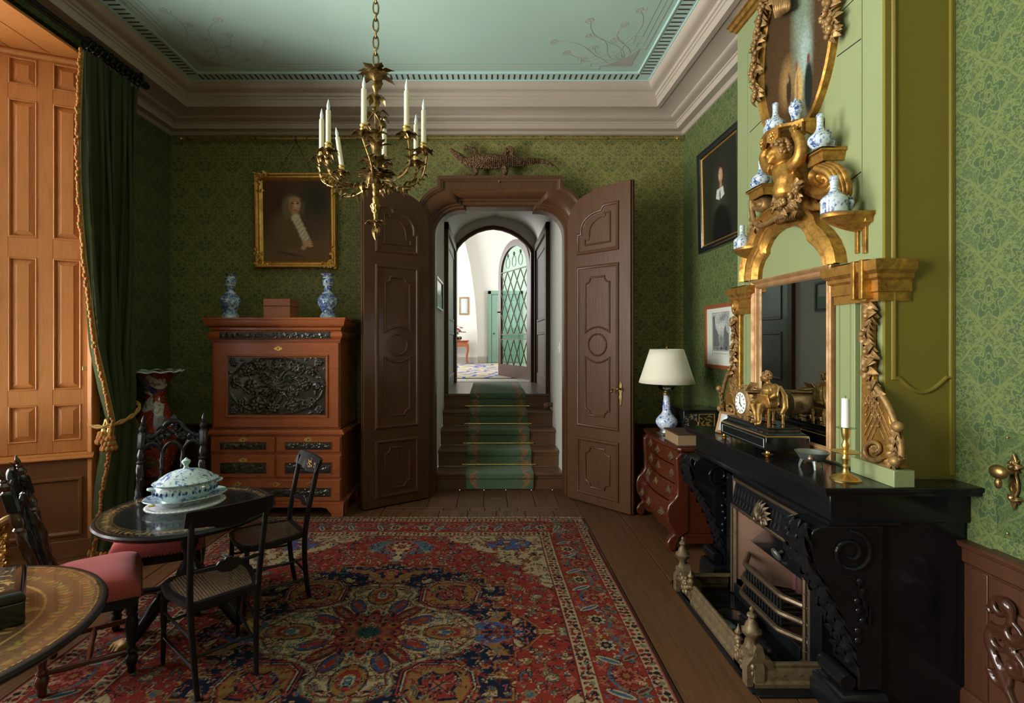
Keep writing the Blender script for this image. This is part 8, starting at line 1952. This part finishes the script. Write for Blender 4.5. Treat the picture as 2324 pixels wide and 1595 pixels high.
# gold corner lobes
L_ = [(.24, .32), (.30, .26), (.46, .26), (.54, .32), (.56, .42), (.52, .52), (.42, .56), (.30, .54), (.24, .46)]
q.poly(L_, GOLD); outline(L_ + L_[:1], .038, RED); outline(L_ + L_[:1], .022, NAVY); outline(L_ + L_[:1], .007, IVO)
I_ = [(.31, .37), (.36, .32), (.40, .35), (.46, .32), (.49, .38), (.46, .44), (.48, .49), (.41, .50), (.37, .48), (.32, .49), (.33, .43)]
q.poly(I_, RED); outline(I_ + I_[:1], .015, NAVY); star(.40, .41, .045, 4, PINK, .8); star(.40, .41, .022, 4, GOLD, .8); outline([(.33, .34), (.47, .48)], .006, NAVY); outline([(.47, .34), (.33, .48)], .006, NAVY)
# centre rosette
star(0, 0, .218, 12, RED, 0, .25); star(0, 0, .195, 12, NAVY, 0, .2)
for k in range(7):
    a_ = k * pi / 6; q.ell(.125 * cos(a_), .125 * sin(a_), .052, .034, RED, a_); q.ell(.13 * cos(a_), .13 * sin(a_), .030, .018, GOLD, a_); q.ell(.135 * cos(a_), .135 * sin(a_), .014, .009, NAVY, a_)
star(0, 0, .092, 8, GOLD, 0, .1); star(0, 0, .078, 8, RED, pi / 8, .08); star(0, 0, .066, 8, (.02, .05, .045), pi / 8, .06)
# small filling motifs in every ground
def dom(x, y):
    i, j = int(x / RW_ * (q.nx - 1)), int(y / RH * (q.ny - 1)); return tuple(q.I[min(max(j, 0), q.ny - 1), min(max(i, 0), q.nx - 1)])
for k in range(1500):
    x, y = rg.uniform(0, FXh), rg.uniform(0, FYh); g = dom(x, y)
    c_ = rg.choice([c for c in (IVO, SAGE, PINK, TEAL, GOLD, NAVY, RED, DRED) if c != g]); s = rg.uniform(.006, .013); a = rg.choice((0, pi / 2, .8, -.8))
    if rg.random() < .5: q.ell(x, y, s * 1.6, s * .75, BRN if g != NAVY else DRED, a); q.ell(x, y, s * 1.2, s * .45, c_, a)
    else:
        for j in range(3): q.ell(x + s * cos(a + 2.1 * j), y + s * sin(a + 2.1 * j), s * .7, s * .42, c_, a + 2.1 * j)
# borders
def inb(d0, d1):
    D = np.minimum(RW_ - q.X, RH - q.Y); return (D > d0) & (D < d1)
q.put(inb(-1, .39), RED)
for d0, d1, col in ((-1, .010, BRN), (.010, .018, PINK), (.018, .082, IVO), (.082, .088, DRED), (.312, .318, DRED), (.318, .388, IVO), (.388, .396, DRED)): q.put(inb(d0, d1), col)
def border(d, L, fn, step):
    n_ = int(L[0] / step)
    for i in range(n_ + 1): fn(RW_ - d, (RH - d) * i / max(1, int((RH - d) / step)) if False else i * step, True, i)
nG = int((RH - .05) / .034)
for i in range(nG): # guard vine, long sides
    y = .02 + .034 * i; 
    for d in (.050, .353):
        if y < RH - d: q.ell(RW_ - d + .012 * (1 if i % 2 else -1), y, .014, .013, (RED, NAVY, DRED, SAGE)[i % 4]); q.ell(RW_ - d - .018 * (1 if i % 2 else -1), y, .010, .008, BRN)
for i in range(int(RW_ / .034)):
    x = .02 + .034 * i
    for d in (.050, .353):
        if x < RW_ - d: q.ell(x, RH - d + .012 * (1 if i % 2 else -1), .013, .014, (RED, NAVY, DRED, SAGE)[i % 4]); q.ell(x, RH - d - .018 * (1 if i % 2 else -1), .008, .010, BRN)
xm = RW_ - .20; ym_ = RH - .20
vine = [(xm + .055 * sin(y * 2 * pi / .46), y) for y in lin(0, RH - .2, 90)]; outline(vine, .014, TEAL)
vine = [(x, ym_ + .055 * sin(x * 2 * pi / .46)) for x in lin(0, RW_ - .2, 80)]; outline(vine, .014, TEAL)
for i in range(9):
    y = .115 + .23 * i
    if y < RH - .1:
        rosette(xm + (.02 if i % 2 else -.02), y, .066 if i % 2 else .052, PINK if i % 2 else IVO, DRED if i % 2 else NAVY, GOLD, 12 if i % 2 else 8)
        leafr(xm - .09, y + .09, .5, .13, .020, IVO, (.04, .08, .14)); leafr(xm + .03, y + .12, -.5, .09, .018, SAGE, DRED); sprig(xm + .08, y + .10, pi / 2, .05, TEAL, IVO); rosette(xm - .085, y + .02, .022, GOLD, RED, NAVY, 5)
for i in range(7):
    x = .115 + .23 * i
    if x < RW_ - .1:
        rosette(x, ym_ + (.02 if i % 2 else -.02), .066 if i % 2 else .052, PINK if i % 2 else IVO, DRED if i % 2 else NAVY, GOLD, 12 if i % 2 else 8)
        leafr(x + .09, ym_ - .09, 1.1, .13, .020, IVO, (.04, .08, .14)); leafr(x + .12, ym_ + .05, .5, .09, .018, SAGE, DRED); sprig(x + .10, ym_ + .06, 0, .05, TEAL, IVO); rosette(x + .02, ym_ - .085, .022, GOLD, RED, NAVY, 5)
for k in range(900):
    d = rg.uniform(.10, .30); long = rg.random() < .6
    x, y = (RW_ - d, rg.uniform(0, RH - d)) if long else (rg.uniform(0, RW_ - d), RH - d); g = dom(x, y)
    if g != RED: continue
    c_ = rg.choice((IVO, SAGE, PINK, TEAL, GOLD, NAVY, DRED)); s = rg.uniform(.006, .012); a = rg.uniform(0, 6.28)
    for j in range(3): q.ell(x + s * cos(a + 2.1 * j), y + s * sin(a + 2.1 * j), s * .9, s * .45, c_, a + 2.1 * j)
for k in range(700):
    x, y = rg.uniform(0, .54), rg.uniform(0, .50); g = dom(x, y)
    if g != IVO: continue
    s = rg.uniform(.006, .011); a = rg.uniform(0, 6.28); c_ = rg.choice((RED, DRED, TEAL, SAGE, GOLD, NAVY))
    q.stroke([(x, y), (x + s * 2.2 * cos(a), y + s * 2.2 * sin(a))], .005, SAGE)
    for j in range(3): q.ell(x + s * cos(a + 2.1 * j), y + s * sin(a + 2.1 * j), s * .8, s * .42, c_, a + 2.1 * j)
for k in range(700):
    d = rg.choice((.050, .353)) + rg.uniform(-.028, .028); long = rg.random() < .57
    x, y = (RW_ - d, rg.uniform(0, RH - d)) if long else (rg.uniform(0, RW_ - d), RH - d)
    q.ell(x, y, .010, .004, rg.choice((BRN, DRED, NAVY, RED, PINK)), rg.choice((.6, -.6, 2.2)))
# unfold the quarter to the whole rug
full = np.concatenate([q.I[:, ::-1], q.I[:, 1:]], 1); full = np.concatenate([full[::-1], full[1:]], 0)
ab = np.random.RandomState(9); rows = full.shape[0]
full = full * (1 + .10 * np.repeat(ab.randn(rows, 1), full.shape[1], 1)[..., None] * .6) * (.86 + .28 * ab.rand(*full.shape[:2]))[..., None]
ys = np.linspace(-RH, RH, rows); keep = np.where(ys > -.62)[0]; keep = np.concatenate([np.arange(0, keep[0], 6), keep]); full = np.clip(full[keep], 0, 1)
xs_ = np.linspace(RX0, RX1, full.shape[1]); yk = ys[keep] + RYc
XX, YY = np.meshgrid(xs_, yk); YY = YY + .006 * np.sin(XX * 5) * (YY > RYc); XX = XX + .006 * np.sin(YY * 3)
ZZ = .009 + .0008 * np.sin(XX * 9 + YY * 4)
ny, nx = XX.shape; V_ = np.stack([XX, YY, ZZ], -1).reshape(-1, 3) * K
idx = np.arange(ny * nx).reshape(ny, nx); F_ = np.stack([idx[:-1, :-1], idx[:-1, 1:], idx[1:, 1:], idx[1:, :-1]], -1).reshape(-1, 4)
me = bpy.data.meshes.new('persian_rug'); me.vertices.add(len(V_)); me.vertices.foreach_set('co', V_.ravel().astype(np.float32)); me.loops.add(F_.size); me.loops.foreach_set('vertex_index', F_.ravel().astype(np.int32)); me.polygons.add(len(F_)); me.polygons.foreach_set('loop_start', np.arange(0, F_.size, 4, dtype=np.int32)); me.polygons.foreach_set('loop_total', np.full(len(F_), 4, np.int32)); me.update(); me.validate()
rt = thing('persian_rug', 'large red oriental rug with dark blue star medallion on the floorboards', 'rug', (RXc, RYc, 0))
me.transform(Matrix.Translation(-Vector((RXc, RYc, 0)) * K))
o = link('pile', me, M['rug'], rt, ang=None, fix=False)
ca = me.color_attributes.new('paint', 'FLOAT_COLOR', 'POINT'); a_ = np.ones((ny * nx, 4), np.float32); a_[:, :3] = full.reshape(-1, 3); ca.data.foreach_set('color', a_.ravel())
MB().box(RX0 + .002, RX1 - .002, RYc - RH + .002, RYc + RH - .002, .0008, .0075).build('backing', plain('rug foundation', (.18, .06, .04), .9), rt, True, ang=None)
mb = MB(); rg = random.Random(2)
for i in range(300):
    x = RX0 + (RX1 - RX0) * (i + rg.random()) / 300; y = RYc + RH; a = rg.uniform(-1, 1)
    mb.tube([(x, y - .004, .007), (x + .008 * a, y + .018, .0075 + .002 * rg.random()), (x + .022 * a + .01 * rg.uniform(-1, 1), y + rg.uniform(.028, .055), .004)], [.0028, .0022, .0016], 4, flat=.6)
fr_ = mb.build('fringe', plain('cream fringe', (.42, .33, .22), .9), rt, True); fr_['kind'] = 'stuff'
